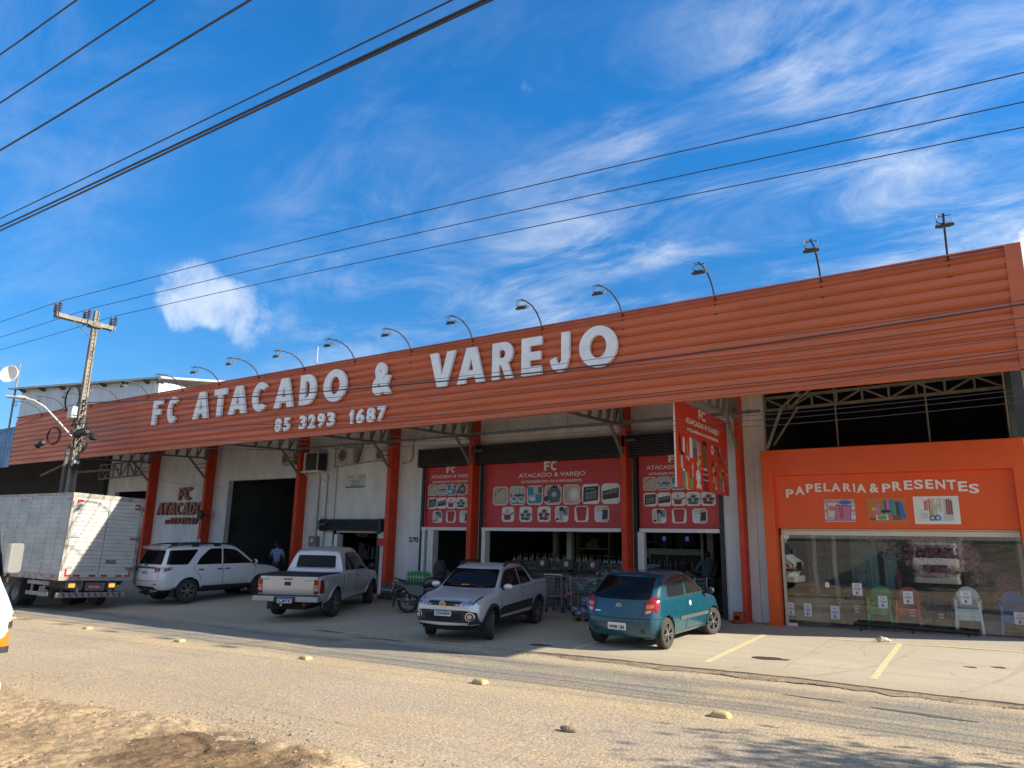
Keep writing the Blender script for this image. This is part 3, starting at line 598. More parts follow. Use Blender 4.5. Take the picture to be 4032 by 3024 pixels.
# ---------------------------------------------------------------- printed pictures
PAL = [flat(c, .5) for c in ((.70, .69, .66), (.50, .50, .49), (.42, .36, .29), (.012, .016, .03), (.04, .22, .32), (.03, .075, .065), (.20, .018, .025), (.40, .41, .42), (.17, .09, .05), (.42, .028, .026), (.012, .012, .013), (.52, .40, .10), (.15, .06, .24), (.50, .16, .28), (.50, .16, .05), (.15, .30, .08), (.04, .13, .48), (.60, .55, .44), (.60, .66, .68), (.16, .23, .25))]
WH, LG, BE, NV, BL, GN, DR, SV, BR, RD, BK, YE, PU, PK, OR, LGN, BU, CR, PW, SL = range(20)
class Pic:
    """flat shapes in a unit square laid over each other on a panel facing -y"""
    def __init__(s, x0, z0, w, h, y): s.mb = MB(); s.o = (x0, z0, w, h); s.y = y; s.k = 0
    def p(s, poly, c):
        x0, z0, w, h = s.o; yy = s.y - .0009*s.k; s.k += 1
        s.mb.add([(x0 + a*w, yy, z0 + b*h) for a, b in poly], [tuple(range(len(poly)))], c); return s
    def r(s, a, b, c, d, col): return s.p(rect(a, b, c, d), col)
    def c(s, a, b, r, col, ry=None): return s.p(circ(a, b, r, 16, ry), col)
def octo(c=.13): return [(c, 0), (1-c, 0), (1, c), (1, 1-c), (1-c, 1), (c, 1), (0, 1-c), (0, c)]
def ins(p, m): return [(m + a*(1-2*m), m + b*(1-2*m)) for a, b in p]
rp = random.Random(3)
def draw(P, kind):
    P.p(octo(), WH)
    if kind in ('glasses', 'cups', 'bluecups', 'darkplates', 'plates'): P.p(ins(octo(), .045), {'glasses': BE, 'cups': SL, 'bluecups': SV, 'darkplates': BE, 'plates': BE}[kind])
    if kind == 'glasses':
        P.p([(.06, .5), (.7, .95), (.6, .95), (.06, .6)], BR)
        for a, b in ((.3, .62), (.5, .68), (.7, .7), (.25, .38), (.42, .45), (.62, .5), (.8, .55), (.5, .22), (.68, .3)): P.c(a, b, .085, CR, .10); P.c(a, b - .01, .06, BE)
    elif kind == 'cups':
        P.r(.05, .48, .95, .56, NV)
        for a, b in ((.2, .8), (.45, .88), (.75, .84), (.5, .7), (.82, .68), (.25, .62)): P.c(a, b, .13, LG); P.c(a, b, .07, SV)
        for a, b in ((.3, .3), (.75, .28)): P.c(a, b, .21, PW, .17); P.c(a, b + .03, .14, SL, .1)
    elif kind == 'bluecups':
        P.r(.06, .5, .4, .94, BL); P.p([(.55, .1), (.9, .1), (.94, .55), (.52, .55)], BL); P.r(.1, .1, .5, .3, BL); P.c(.35, .3, .2, PW, .1); P.r(.45, .62, .62, .95, LG); P.r(.72, .6, .95, .94, BR)
    elif kind == 'darkplates':
        for r_, c in ((.40, NV), (.32, SL), (.27, NV), (.20, SL), (.10, LG)): P.c(.57, .52, r_, c)
        P.c(.1, .3, .14, NV); P.p([(.3, .1), (.9, .16), (.9, .2), (.3, .14)], BK); P.c(.6, .92, .2, NV, .07)
    elif kind == 'plates':
        for i in range(14): P.c(rp.uniform(.1, .9), rp.uniform(.1, .9), .05, rp.choice((LG, CR, BE)))
        for r_, c in ((.42, CR), (.38, BE), (.34, CR), (.22, WH)): P.c(.68, .5, min(r_, .34) if r_ > .34 else r_, c, r_)
    elif kind in ('cutlery', 'knives'):
        P.p([(.06, .1), (.9, .2), (.94, .9), (.1, .85)] if kind == 'cutlery' else [(.05, .2), (.93, .3), (.95, .8), (.05, .62)], NV)
        if kind == 'cutlery':
            for i in range(6): a = .22 + .11*i; P.r(a, .2 + .015*i, a + .035, .50 + .02*i, SV); P.c(a + .017, .52 + .02*i, .03, SV, .06)
            P.r(.3, .74, .75, .77, SV); P.c(.28, .74, .035, SV)
        else:
            for i in range(11): a = .12 + .073*i; P.r(a, .26 + .01*i, a + .028, .42 + .012*i, DR); P.r(a, .42 + .012*i, a + .022, .54 + .022*i, LG)
    elif kind == 'cooker':
        P.r(.18, .2, .72, .55, DR); P.c(.45, .2, .27, DR, .08); P.c(.45, .57, .28, LG, .10); P.c(.45, .68, .09, SV, .06); P.r(.41, .7, .49, .84, BK); P.p([(.7, .5), (.97, .68), (.97, .58), (.74, .44)], BK); P.r(.08, .48, .2, .55, BK)
    elif kind in ('greenpots', 'redpots'):
        k = GN if kind == 'greenpots' else DR
        for a, b, s in ((.5, .72, .17), (.25, .5, .17), (.72, .5, .17), (.3, .27, .15), (.62, .25, .18)):
            P.r(a - s, b - .10, a + s, b + .03, k); P.c(a, b - .10, s, k, .04); P.c(a, b + .04, s*1.05, SL if k == GN else BR, .05); P.c(a, b + .1, .03, BK)
            P.p([(a + s*.9, b), (a + s*1.7, b + .06), (a + s*1.7, b + .03), (a + s*.9, b - .04)], BK)
    elif kind == 'thermos':
        P.r(.05, .3, .35, .9, LG); P.r(.65, .4, .95, .92, SL); P.r(.06, .1, .3, .25, NV); P.r(.36, .08, .62, .70, SV); P.r(.36, .08, .44, .70, SL); P.r(.34, .70, .64, .95, BK); P.r(.62, .55, .72, .80, BK); P.c(.15, .2, .05, DR)
    elif kind == 'bucket':
        P.p([(.22, .08), (.78, .08), (.9, .9), (.1, .9)], RD); P.c(.5, .9, .41, DR, .06); P.p([(.12, .74), (.88, .74), (.88, .77), (.12, .77)], DR)
    elif kind == 'bins':
        P.r(.5, .06, .94, .94, BE); P.p([(.52, .15), (.9, .2), (.92, .75), (.5, .72)], NV); P.p([(.16, .06), (.5, .06), (.56, .62), (.1, .62)], PW); P.p([(.1, .62), (.56, .62), (.42, .95), (.12, .95)], LG); P.r(.22, .8, .34, .84, SV)
m_ban = mat('red_banner_vinyl', (.50, .024, .026), .42, var=.06, vs=1.5)
m_bt = mat('banner_letters', (.72, .70, .66), .5)
ROWF = [('glasses', 0, 3.57), ('cups', 1, 3.57), ('bluecups', 2, 3.57), ('darkplates', 3, 3.57), ('plates', 4, 3.57), ('cutlery', 0, 3.12), ('knives', 1, 3.12), ('cooker', 2, 3.12), ('greenpots', 3, 3.12), ('redpots', 4, 3.12)]
def banner(label, x0, x1, wide):
    r = thing('banner', label, 'banner', (x0, 19.28, 2.5), 0)
    mb = MB(); mb.box((0, 0, 0), (x1 - x0, .06, 2.06)); mb.build('panel', m_ban, r)
    def txt(s, a, b, z0, z1, off):
        mb = MB()
        if s == 'FC': w_ = (b - a); put_glyph(mb, 'F', a - x0, a + w_*.43 - x0, z0 - 2.5, z1 - 2.5, -.003, .0028); put_glyph(mb, 'C', a + w_*.50 - x0, b - x0, z0 - 2.505, z1 - 2.495, -.003, .0028)
        else: put_text(mb, s, a - x0, b - x0, z0 - 2.5, z1 - 2.5, -.003, .0028, off)
        mb.build('lettering', m_bt, r)
    def pic(k, a, z, w, h):
        P = Pic(a - x0, z - 2.5, w, h, -.002); draw(P, k); P.mb.build('picture', PAL, r)
    if wide:
        txt('FC', -11.64, -11.15, 4.27, 4.57, .05); txt('ATACADO & VAREJO', -12.59, -10.17, 4.04, 4.21, .012); txt('ULTILIDADES DO LAR E BRINQUEDOS', -12.50, -10.28, 3.89, 3.98, .02)
        for i, k in enumerate(('glasses', 'cups', 'bluecups', 'darkplates', 'plates', 'cutlery', 'knives')): pic(k, -13.59 + .661*i, 3.21, .60, .60)
        for k, a in (('cooker', -13.22), ('greenpots', -12.54), ('redpots', -11.86), ('thermos', -11.23), ('bucket', -10.54), ('bins', -9.86)): pic(k, a, 2.68, .475, .475)
    else:
        o = x0 + 8.42 if x0 > -10 else x0 + 8.40
        txt('FC', -7.50 + o, -7.08 + o, 4.35, 4.55, .05); txt('ATACADO & VAREJO', -8.17 + o, -6.35 + o, 4.135, 4.28, .012); txt('ULTILIDADES DO LAR E BRINQUEDOS', -8.10 + o, -6.43 + o, 4.0, 4.075, .02)
        for k, i, z in ROWF: pic(k, -8.28 + .423*i + o, z, .405, .385)
        for i, k in enumerate(('thermos', 'bucket', 'bins')): pic(k, -8.03 + .59*i + o, 2.65, .42, .40)
banner('narrow red shop banner with household pictures above the motorcycle, cut off by a pillar', -16.50, -14.2, False)
banner('widest red shop banner with two rows of household pictures above the middle opening', -13.92, -8.95, True)
banner('red shop banner with three rows of pictures, half hidden by the projecting sign', -8.42, -6.06, False)
# three stationery prints under the arched letters
def print_(label, x0, z0, w, h, fn):
    P = Pic(0, 0, w, h, 0.); fn(P); P.mb.box((0, .001, 0), (w, .006, h), WH)
    o = P.mb.build('picture_panel', PAL); o.location = (x0, 18.793, z0); tag(o, label, 'picture')
def pk(P):
    P.r(0, 0, 1, 1, LG)
    for i in range(7): P.r(0, .04 + .14*i, 1, .1 + .14*i, (PK, WH, LG)[i % 3])
    P.r(.08, .15, .5, .9, PK); P.r(.12, .2, .46, .86, CR); P.c(.25, .6, .12, PK); P.c(.7, .86, .2, BU, .1); P.r(.38, .55, .5, .75, OR); P.p([(.32, .08), (.84, .04), (.9, .72), (.38, .76)], PU); P.p([(.34, .08), (.82, .05), (.88, .68), (.40, .72)], PK); P.r(.62, .1, .82, .42, PK); P.r(.5, .14, .53, .66, RD); P.r(.57, .12, .60, .64, DR)
def of(P):
    P.r(0, 0, 1, 1, OR); P.r(.22, .12, .52, .36, PW); P.c(.18, .55, .07, YE)
    for a, b, c, d, k in ((.24, .3, .34, .75, PK), (.36, .3, .46, .78, LGN), (.44, .4, .52, .88, PU), (.5, .3, .6, .92, PK), (.58, .3, .68, .9, BL), (.68, .2, .76, .86, LGN)): P.r(a, b, c, d, k)
    P.p([(.74, .2), (.86, .16), (.84, .82), (.72, .84)], GN); P.p([(.84, .2), (.97, .16), (.9, .78), (.8, .80)], BU); P.r(.64, .12, .86, .3, BR); P.r(.36, .4, .58, .5, BK); P.c(.12, .15, .08, RD, .05); P.c(.34, .2, .1, YE, .08); P.r(.28, .14, .48, .28, LGN)
def wt(P):
    P.r(0, 0, 1, 1, WH); P.r(.16, .12, .86, .5, LG); P.r(.36, .6, .86, .93, CR)
    for i, k in enumerate((RD, PK, OR, YE, LG, WH, PW, LG, WH, LG, BR, RD, BR)): P.r(.24 + .048*i, .34, .275 + .048*i, .84 + .03*(i % 3), k)
    P.r(.14, .12, .34, .5, PW); P.r(.17, .2, .3, .4, LG); P.r(.52, .14, .64, .46, PW); P.p([(.42, .3), (.56, .72), (.59, .72), (.48, .3)], LG); P.p([(.5, .72), (.53, .72), (.44, .28), (.4, .3)], LG); P.c(.40, .22, .07, GN, .10); P.c(.40, .22, .04, LG, .06); P.c(.52, .22, .07, BU, .1); P.c(.52, .22, .04, LG, .06)
print_('print of pink notebooks and pens on the orange board', -3.36, 2.68, .68, .53, pk)
print_('print of coloured folders and scissors on an orange background', -2.42, 2.65, .83, .59, of)
print_('print of a clear desk organiser on white, largest of three under the letters', -1.45, 2.63, .89, .62, wt)
# projecting sign between the fascia and the wall
ps = thing('projecting_sign', 'red double sided sign hanging at right angles to the wall, crowded with product pictures', 'sign', (-5.57, 14.78, 3.31), R(90))
mb = MB(); mb.box((0, 0, 0), (3.72, .03, 1.95)); mb.build('panel', mat('red_sign_sheet', (.58, .048, .022), .40, var=.06, vs=2), ps)
mb = MB(); mb.box((-.012, -.003, -.01), (0, .033, 1.95)); mb.build('edge_strip', m_cream, ps)
for s_, a, b, z0, z1, o_ in (('FC', 1.57, 2.05, 5.0, 5.24, .03), ('ATACADO & VAREJO', .67, 3.06, 4.765, 4.925, .03), ('UTILIDADES DO LAR E BRINQUEDOS', .76, 2.97, 4.61, 4.69, .03)):
    mb = MB(); put_text(mb, s_, a, b, z0 - 3.31, z1 - 3.31, -.004, .0035, o_); mb.build('lettering', m_bt, ps)
def pr(name, y, z, w, h, shapes):
    P = Pic(y - 14.78 - w/2, z - 3.31 - h/2, w, h, -.002)
    for s in shapes: P.p(*s)
    P.mb.build('picture', PAL, ps)
def bottle(c, k): return [(rnd(rect(.15, 0, .85, .8), .1), c), (rect(.3, .8, .7, 1), k)]
pr(0, 15.03, 4.30, .16, .42, bottle(BK, DR)); pr(0, 15.27, 4.31, .16, .42, bottle(PW, RD)); pr(0, 15.74, 4.26, .2, .48, [(rect(0, 0, 1, .92), PW), (rect(.2, .9, .8, 1), LG)]); pr(0, 15.52, 4.14, .3, .4, [(rect(.1, .0, .8, .2), LG), (rect(.42, .1, .5, 1), SV)])
for y, c in ((15.93, PU), (16.08, PU), (16.2, YE), (16.32, YE)): pr(0, y, 4.27 - .06*(c == YE), .14, .46, [([(.15, 0), (.85, 0), (1, .5), (0, .5)], c), ([(.15, .5), (.85, .5), (1, 1), (0, 1)], PK if c == YE and y > 16.25 else (SL if c == PU else c))])
pr(0, 16.68, 4.17, .36, .70, [([(.1, 0), (.9, 0), (1, .85), (0, .85)], BR), ([(0, .85), (1, .85), (.8, 1), (.2, 1)], BK)])
pr(0, 17.27, 4.37, .22, .24, [(circ(.5, .5, .5), PW), (circ(.5, .5, .16, 5), BK), (circ(.15, .6, .1, 5), BK), (circ(.8, .75, .1, 5), BK), (circ(.75, .2, .1, 5), BK)])
def clutter(y, z, w, h, cols, n):
    P = Pic(y - 14.78 - w/2, z - 3.31 - h/2, w, h, -.002)
    for i in range(n): P.c(rp.uniform(.12, .88), rp.uniform(.08, .92), rp.uniform(.08, .2), rp.choice(cols), rp.uniform(.06, .16))
    P.mb.build('picture', PAL, ps)
clutter(17.78, 4.30, .38, .42, (BR, YE, GN, DR), 16); clutter(18.31, 4.22, .22, .5, (PK, PU, LG, RD), 14); clutter(16.24, 3.95, .40, .34, (CR, BE, YE, RD), 16); clutter(17.36, 3.93, .50, .36, (YE, PU, OR, DR), 20); clutter(17.98, 3.97, .32, .36, (YE, BR, OR, DR), 14); clutter(17.36, 3.56, .40, .40, (YE, CR, LGN, OR), 18)
pr(0, 15.12, 3.92, .24, .38, [(rect(.25, 0, .8, .75), SV), (rect(.2, .75, .85, 1), BK), (rect(.85, .5, 1, .9), BK)])
pr(0, 15.22, 3.50, .16, .42, [([(.1, 0), (.9, 0), (1, 1), (0, 1)], BL), (circ(.5, .97, .5, 14, .06), PW)]); pr(0, 15.40, 3.47, .18, .40, [([(.1, 0), (.9, 0), (1, 1), (0, 1)], YE)]); pr(0, 15.45, 3.78, .14, .42, [(rect(.4, 0, .6, .6), RD), (circ(.5, .75, .35, 12, .25), RD)]); pr(0, 15.68, 3.47, .22, .28, [([(.1, 0), (.9, 0), (1, .8), (0, 1)], LGN), (circ(.5, .85, .45, 12, .16), BR)])
pr(0, 15.80, 3.76, .18, .36, [(rect(.3, 0, .7, .5), SV), (circ(.5, .7, .3, 12, .2), LG), (rect(0, .75, .5, .8), BK)])
pr(0, 16.17, 3.62, .32, .34, [(circ(.5, .5, .5), PW), (circ(.5, .5, .36), LG), (circ(.5, .5, .3), PW)]); pr(0, 16.20, 3.40, .34, .16, [(circ(.2, .5, .2, 14, .4), PW), (circ(.55, .6, .2, 14, .4), PW), (circ(.85, .4, .15, 14, .4), LG)])
pr(0, 16.68, 3.58, .42, .56, [(rect(.15, .75, .85, .95), DR), (circ(.5, .95, .35, 12, .05), LG), (rect(.1, .5, .9, .72), DR), (rect(.08, .72, .92, .76), LG), (rect(.1, .25, .9, .47), DR), (rect(.06, .47, .94, .51), LG), (rect(.05, .02, .7, .22), DR), (circ(.85, .12, .14, 12, .1), DR)])
pr(0, 17.80, 3.62, .16, .5, [(rect(.2, .0, .8, .8), BL), (circ(.5, .88, .3, 12, .12), YE)]); pr(0, 18.03, 3.60, .12, .42, [(rect(.3, 0, .7, .6), PW), (rect(.1, .6, .9, 1), OR)]); pr(0, 18.33, 3.62, .2, .6, [(circ(.5, .25, .5, 14, .2), PU), (circ(.5, .25, .3, 14, .12), RD), (rect(.3, .45, .7, .75), OR), (rect(.2, .8, .9, .95), YE)])
# small notice plate and the red box by the small door
pl = thing('notice_plate', 'white licence notice plate with small print high on the wall', 'plate', (-20.44, 19.2, 3.94)); mb = MB(); mb.box((0, 0, 0), (1.02, .015, .50)); mb.build('panel', flat((.55, .56, .54)), pl)
mb = MB(); mb.box((0, -.003, 0), (1.02, -.001, .055)); mb.build('stripe', flat((.03, .16, .13)), pl)
mb = MB()
for z, a, b in ((.42, .06, .3), (.42, .62, .95), (.36, .06, .38), (.36, .62, .95), (.27, .13, .85), (.22, .3, .7), (.17, .28, .75), (.12, .3, .65), (.08, .22, .78)):
    x = a
    while x < b: w = rp.uniform(.03, .09); mb.box((x, -.003, z), (x + w, -.001, z + .022)); x += w + .018
mb.build('print', flat((.10, .11, .11)), pl)
fb = thing('fire_box', 'red and white fire notice box beside the small shutter door', 'box', (-18.52, 19.12, 1.84)); mb = MB(); mb.box((0, 0, 0), (.27, .09, .40)); mb.build('cabinet', flat((.55, .53, .5)), fb); mb = MB(); mb.box((.0, -.004, .0), (.27, -.001, .25)); mb.build('red_panel', flat((.5, .02, .02)), fb)
# ---------------------------------------------------------------- floodlights on the fascia
m_arm = mat('weathered_steel_tube', (.045, .047, .05), .5, .3, var=.3, vs=8)
m_lh = mat('floodlight_housing', (.045, .05, .048), .5, .3)
m_lens = mat('floodlight_lens', (.25, .30, .24), .15)
def floodlight():
    r = thing('floodlight', '', 'floodlight', group='floodlights along the top of the fascia')
    mb = MB(); pts = [(0, .06, -.5), (0, .03, .0), (0, -.10, .17), (0, -.28, .30), (0, -.50, .385), (0, -.75, .41), (0, -1.02, .38)]
    mb.tube(pts, .023, 8); mb.box((-.05, .03, -.5), (.05, .10, -.2)); mb.build('arm', m_arm, r, smooth=50)
    mb = MB(); mb.tube([(-.13, -1.0, .18), (-.13, -1.0, .36), (.13, -1.0, .36), (.13, -1.0, .18)], .008, 6); mb.tube([(-.02, -1.0, .40), (-.13, -1.08, .36), (-.12, -1.1, .22), (0, -1.02, .20)], .012, 6); mb.build('bracket', m_arm, r)
    mb = MB(); mb.prism([(-1.07, .13), (-.92, .20), (-.94, .245), (-1.09, .175)], -.165, .165, 'yz')
    for i in range(7): x = -.10 + .033*i; mb.prism([(-1.085, .178), (-.95, .243), (-.96, .268), (-1.09, .20)], x - .006, x + .006, 'yz')
    h = mb.build('lamp_head', m_lh, r)
    mb = MB(); mb.prism([(-1.066, .127), (-.924, .195), (-.923, .188), (-1.064, .12)], -.11, .11, 'yz'); mb.build('lens', m_lens, h)
    return r
ORD = 'first second third fourth fifth sixth seventh eighth ninth tenth eleventh twelfth thirteenth fourteenth fifteenth sixteenth seventeenth'.split()
fl0 = floodlight()
xs_ = [-.16, -2.34, -4.49, -6.68, -8.87, -11.04, -13.22, -15.47, -17.73, -20.0, -22.2, -24.41, -26.72, -28.9, -31.1, -33.3, -35.5]
rl = random.Random(5)
for i, x in enumerate(xs_):
    o = fl0 if i == 0 else copy_tree(fl0)
    o.location = (x, FY + .01, FZ1); o.rotation_euler = (0, 0, R(rl.uniform(-5, 5))); s_ = rl.uniform(.94, 1.06); o.scale = (.86, s_, s_)
    o['label'] = 'curved arm floodlight on the fascia top, %s from the right end of the fascia' % ORD[i]

# ---------------------------------------------------------------- air conditioners, meter box on the wall
m_ac = mat('old_white_plastic', (.50, .48, .44), .5, var=.2, vs=5)
ac = thing('air_conditioner', 'boxy outdoor air conditioner with dark grille on a bracket beside the third pillar', 'air conditioner', (-22.0, 19.2, 4.55))
mb = MB(); mb.box((-.36, -.52, .04), (.46, -.02, .78)); mb.build('casing', m_ac, ac, bevel=.02)
mb = MB(); mb.box((-.20, -.535, .08), (.42, -.521, .74)); mb.box((.461, -.48, .08), (.472, -.06, .74)); mb.build('grille', m_shut, ac)
mb = MB(); mb.bar((-.3, -.02, .02), (-.3, -.56, .02), .04); mb.bar((.4, -.02, .02), (.4, -.56, .02), .04); mb.bar((.4, -.02, -.32), (.4, -.5, .0), .025); mb.bar((-.3, -.02, -.32), (-.3, -.5, .0), .025); mb.bar((-.42, -.55, .02), (.55, -.55, .02), .05); mb.build('bracket', m_white, ac)
def split_ac(label, x, z, s=1.):
    a = thing('air_conditioner', label, 'air conditioner', (x, 19.2, z)); mb = MB(); mb.box((-.45*s, -.34, 0), (.45*s, -.05, .56*s)); mb.build('casing', m_ac, a, bevel=.02)
    mb = MB(); mb.prism(circ(-.12*s, .28*s, .24*s, 24), -.352, -.341); mb.build('fan_grille', mat('fan_grille', (.06, .06, .06), .5), a)
    mb = MB()
    for k in (1, .72, .45): mb.lathe([(.235*s*k, -.356), (.225*s*k, -.362), (.215*s*k, -.356)], (-.12*s, 0, .28*s), 'y', 24)
    mb.build('fan_guard', m_ac, a)
    mb = MB(); mb.bar((-.3*s, -.02, -.03), (-.3*s, -.4, -.03), .035); mb.bar((.3*s, -.02, -.03), (.3*s, -.4, -.03), .035); mb.build('bracket', m_white, a)
    mb = MB(); mb.tube([(.44*s, -.2, .1), (.55*s, -.2, -.02), (.62*s, -.15, .2), (.6*s, -.05, .5), (.6*s, -.03, .9)], .018, 6); mb.tube([(.44*s, -.2, .2), (.58*s, -.25, .25), (.66*s, -.15, .4), (.72*s, -.1, .7)], .014, 6); mb.build('hose', m_blk, a)
split_ac('split air conditioner with round fan high on the wall above the notice plate', -20.25, 4.87)
split_ac('small dark split unit half hidden by the truss at the fourth pillar', -18.35, 4.9, .7)
split_ac('dark split unit behind the truss left of the third pillar', -23.6, 4.95, .8)
mx_ = thing('meter_box', 'old grey electric meter box on the white wall behind the silver pickup', 'meter box', (-21.9, 19.2, 1.74)); mb = MB(); mb.box((-.22, -.16, 0), (.22, -.0, .38)); mb.build('case', mat('old_grey_box', (.21, .20, .17), .6, var=.4, vs=8), mx_, bevel=.01); mb = MB(); mb.prism(circ(-.03, .22, .08), -.175, -.161); mb.build('dial', m_cream, mx_)
cm = thing('pedestal_fan', 'dark wall fan on the second pillar above the white SUV', 'fan', (-28.84, 18.7, 2.95)); mb = MB(); mb.lathe([(.02, -.08), (.17, -.06), (.20, 0), (.17, .06), (.02, .08)], (0, 0, 0), 'y', 16); mb.build('cage', m_blk, cm); mb = MB(); mb.lathe([(.2, -.01), (.21, 0), (.2, .01)], (.34, .25, .05), 'y', 20); mb.tube([(0, .1, 0), (0, .3, 0)], .03); mb.build('mount', m_blk, cm)
pn = thing('paper_notice', 'small pale notice stuck on the second pillar above the SUV roof', 'notice', (-28.87, 18.795, 1.52)); mb = MB(); mb.box((-.10, -.003, 0), (.10, 0, .38)); mb.build('sheet', flat((.5, .46, .40)), pn)

# ---------------------------------------------------------------- utility pole, street lamp, wires
m_con = mat('weathered_concrete', (.27, .245, .20), .9, var=.4, vs=3.5, bump=.25, bs=30, stretch=(1, 1, .4), tint=(.11, .10, .085))
m_bolt = mat('rusted_steel', (.13, .10, .08), .7, .3, var=.3, vs=12)
m_ins = mat('brown_porcelain', (.10, .075, .065), .25)
PXc, PYc = -28.86, 13.2
up_ = thing('utility_pole', 'tall concrete utility pole with a crossarm standing behind the box truck', 'utility pole', (PXc, PYc, zg(PXc, PYc)))
mb = MB(); n = 12
for i in range(n):                                    # double-T section, tapering, with bolt holes as dark dimples
    pass
def rg(z): t = z/11.0; return (.175 - .09*t, .13 - .055*t)
sec = []
for z in (0, 11.0):
    a, b = rg(z); sec += [(-b, -a, z), (b, -a, z), (b, -a*.55, z), (b*.5, -a*.5, z), (b*.5, a*.5, z), (b, a*.55, z), (b, a, z), (-b, a, z), (-b, a*.55, z), (-b*.5, a*.5, z), (-b*.5, -a*.5, z), (-b, -a*.55, z)]
mb.add(sec, [(i, (i+1) % 12, 12 + (i+1) % 12, 12 + i) for i in range(12)] + [tuple(range(12))[::-1], tuple(range(12, 24))])
for i in range(46):
    z = 3.2 + .165*i; a, b = rg(z); mb.box((b*.5, -.02, z), (b*.5 + .012, .02, z + .04), 1)
mb.build('shaft', [m_con, m_blk], up_)
mb = MB(); mb.box((-.14, -1.47, 10.36), (-.05, .74, 10.52)); mb.box((.05, -1.47, 10.36), (.14, .74, 10.52)); mb.build('crossarm', m_con, up_, bevel=.01)
mb = MB(); mb.box((-.16, -.22, 10.30), (.16, .22, 10.36)); mb.bar((.12, -.9, 10.4), (.1, -.08, 9.8), .03); mb.bar((-.16, -.12, 10.44), (.16, -.12, 10.44), .06); mb.build('clamp', m_bolt, up_)
for yy in (-1.42, -.35, .68):
    for dx in (-.16, .16):
        mb = MB(); mb.cyl((dx, yy, 10.30), (dx, yy, 10.58), .014, n=6); pr_ = []
        for k in range(5): z = 10.56 + .072*k; pr_ += [(.03, z), (.085, z + .015), (.07, z + .035), (.03, z + .05)]
        mb.lathe(pr_ + [(.03, 10.95), (.0, 10.96)], (dx, yy, 0), 'z', 12); mb.build('insulator', m_ins, up_, smooth=35)
for z, yy in ((7.35, -.18), (7.15, -.18), (6.95, -.18), (6.65, -.18), (6.1, -.19), (5.9, -.19)):
    mb = MB(); mb.bar((-.2, 0, z), (.3, 0, z), .07, .05); mb.lathe([(.0, 0), (.05, .0), (.03, .04), (.05, .08), (0, .08)], (.26, 0, z + .02), 'z', 10); mb.build('bracket', m_bolt, up_)
mb = MB(); mb.box((-.30, -.38, 6.62), (.05, -.17, 7.08)); mb.build('connection_box', mat('pale_grey_box', (.45, .46, .44), .5), up_, bevel=.02)
mb = MB(); mb.tube([(-.10, -.26, .3), (-.10, -.25, 5.5)], .075, 10); mb.build('riser_pipe', mat('dark_riser', (.09, .085, .08), .7), up_)
mb = MB(); rp2 = random.Random(11)
for k in range(26):                                    # knot of fittings and cable ends
    z = rp2.uniform(5.5, 6.5); a = rp2.uniform(0, 2*pi); p = Vector((.17*cos(a), .22*sin(a), z)); mb.box(p - Vector((.05, .05, .04)), p + Vector((.05, .05, .05)))
for k in range(9):
    z = rp2.uniform(5.4, 6.6); a = rp2.uniform(0, 2*pi); mb.tube([(.2*cos(a + q*.6), .26*sin(a + q*.6), z + .1*sin(q*2.)) for q in range(8)], .012, 5)
mb.build('cable_fittings', m_blk, up_)
def coil(label, c, r, sx_=1.):
    mb = MB()
    for k in range(4): mb.tube([(c[0] + (r + .012*k)*sx_*cos(2*pi*i/20), c[1] + .02*k + .1*cos(2*pi*i/20), c[2] + (r + .012*k)*1.2*sin(2*pi*i/20)) for i in range(21)], .010, 5)
    tag(mb.build('cable_coil', m_blk), label, 'cable coil')
coil('loop of spare black cable hanging right of the concrete pole', (-27.9, 12.85, 5.35), .28)
coil('loop of spare black cable hanging left of the concrete pole', (-30.1, 12.85, 5.75), .26)
coil('large thin cable loop high on the left of the concrete pole', (-29.25, 12.95, 7.15), .42, .8)
def closure(label, p, q, r=.11):
    o = thing('cable_closure', label, 'cable closure', p); p_ = Vector((0, 0, 0)); q_ = Vector(q) - Vector(p); d = q_.normalized()
    mb = MB(); mb.tube([p_, p_ + d*.04, q_ - d*.06, q_], [r*.7, r, r, r*.6], 12); mb.build('barrel', m_blk, o, smooth=40)
    mb = MB(); mb.tube([p_ + d*.02, p_ + d*.10], [r*1.15, r*1.15], 12); mb.build('collar', m_shut, o)
closure('black cable closure hanging from wires just right of the pole', (-28.3, 12.9, 5.72), (-27.55, 12.9, 5.78), .15)
closure('small black cable closure farthest right of the pole', (-27.15, 12.9, 5.55), (-26.9, 12.9, 5.5), .13)
closure('black cable closure hanging from wires left of the pole', (-31.4, 12.9, 5.45), (-30.9, 12.9, 5.55), .11)
mr_ = thing('cable_reel_box', 'round black cable box strapped low on the concrete pole', 'cable box', (-28.62, 13.15, 4.6)); mb = MB(); mb.lathe([(0, -.08), (.19, -.08), (.19, .08), (0, .08)], (0, 0, 0), 'x', 20); mb.build('drum', m_blk, mr_); mb = MB(); mb.box((.085, -.09, .02), (.09, .09, .13)); mb.build('sticker', flat((.6, .6, .58)), mr_)
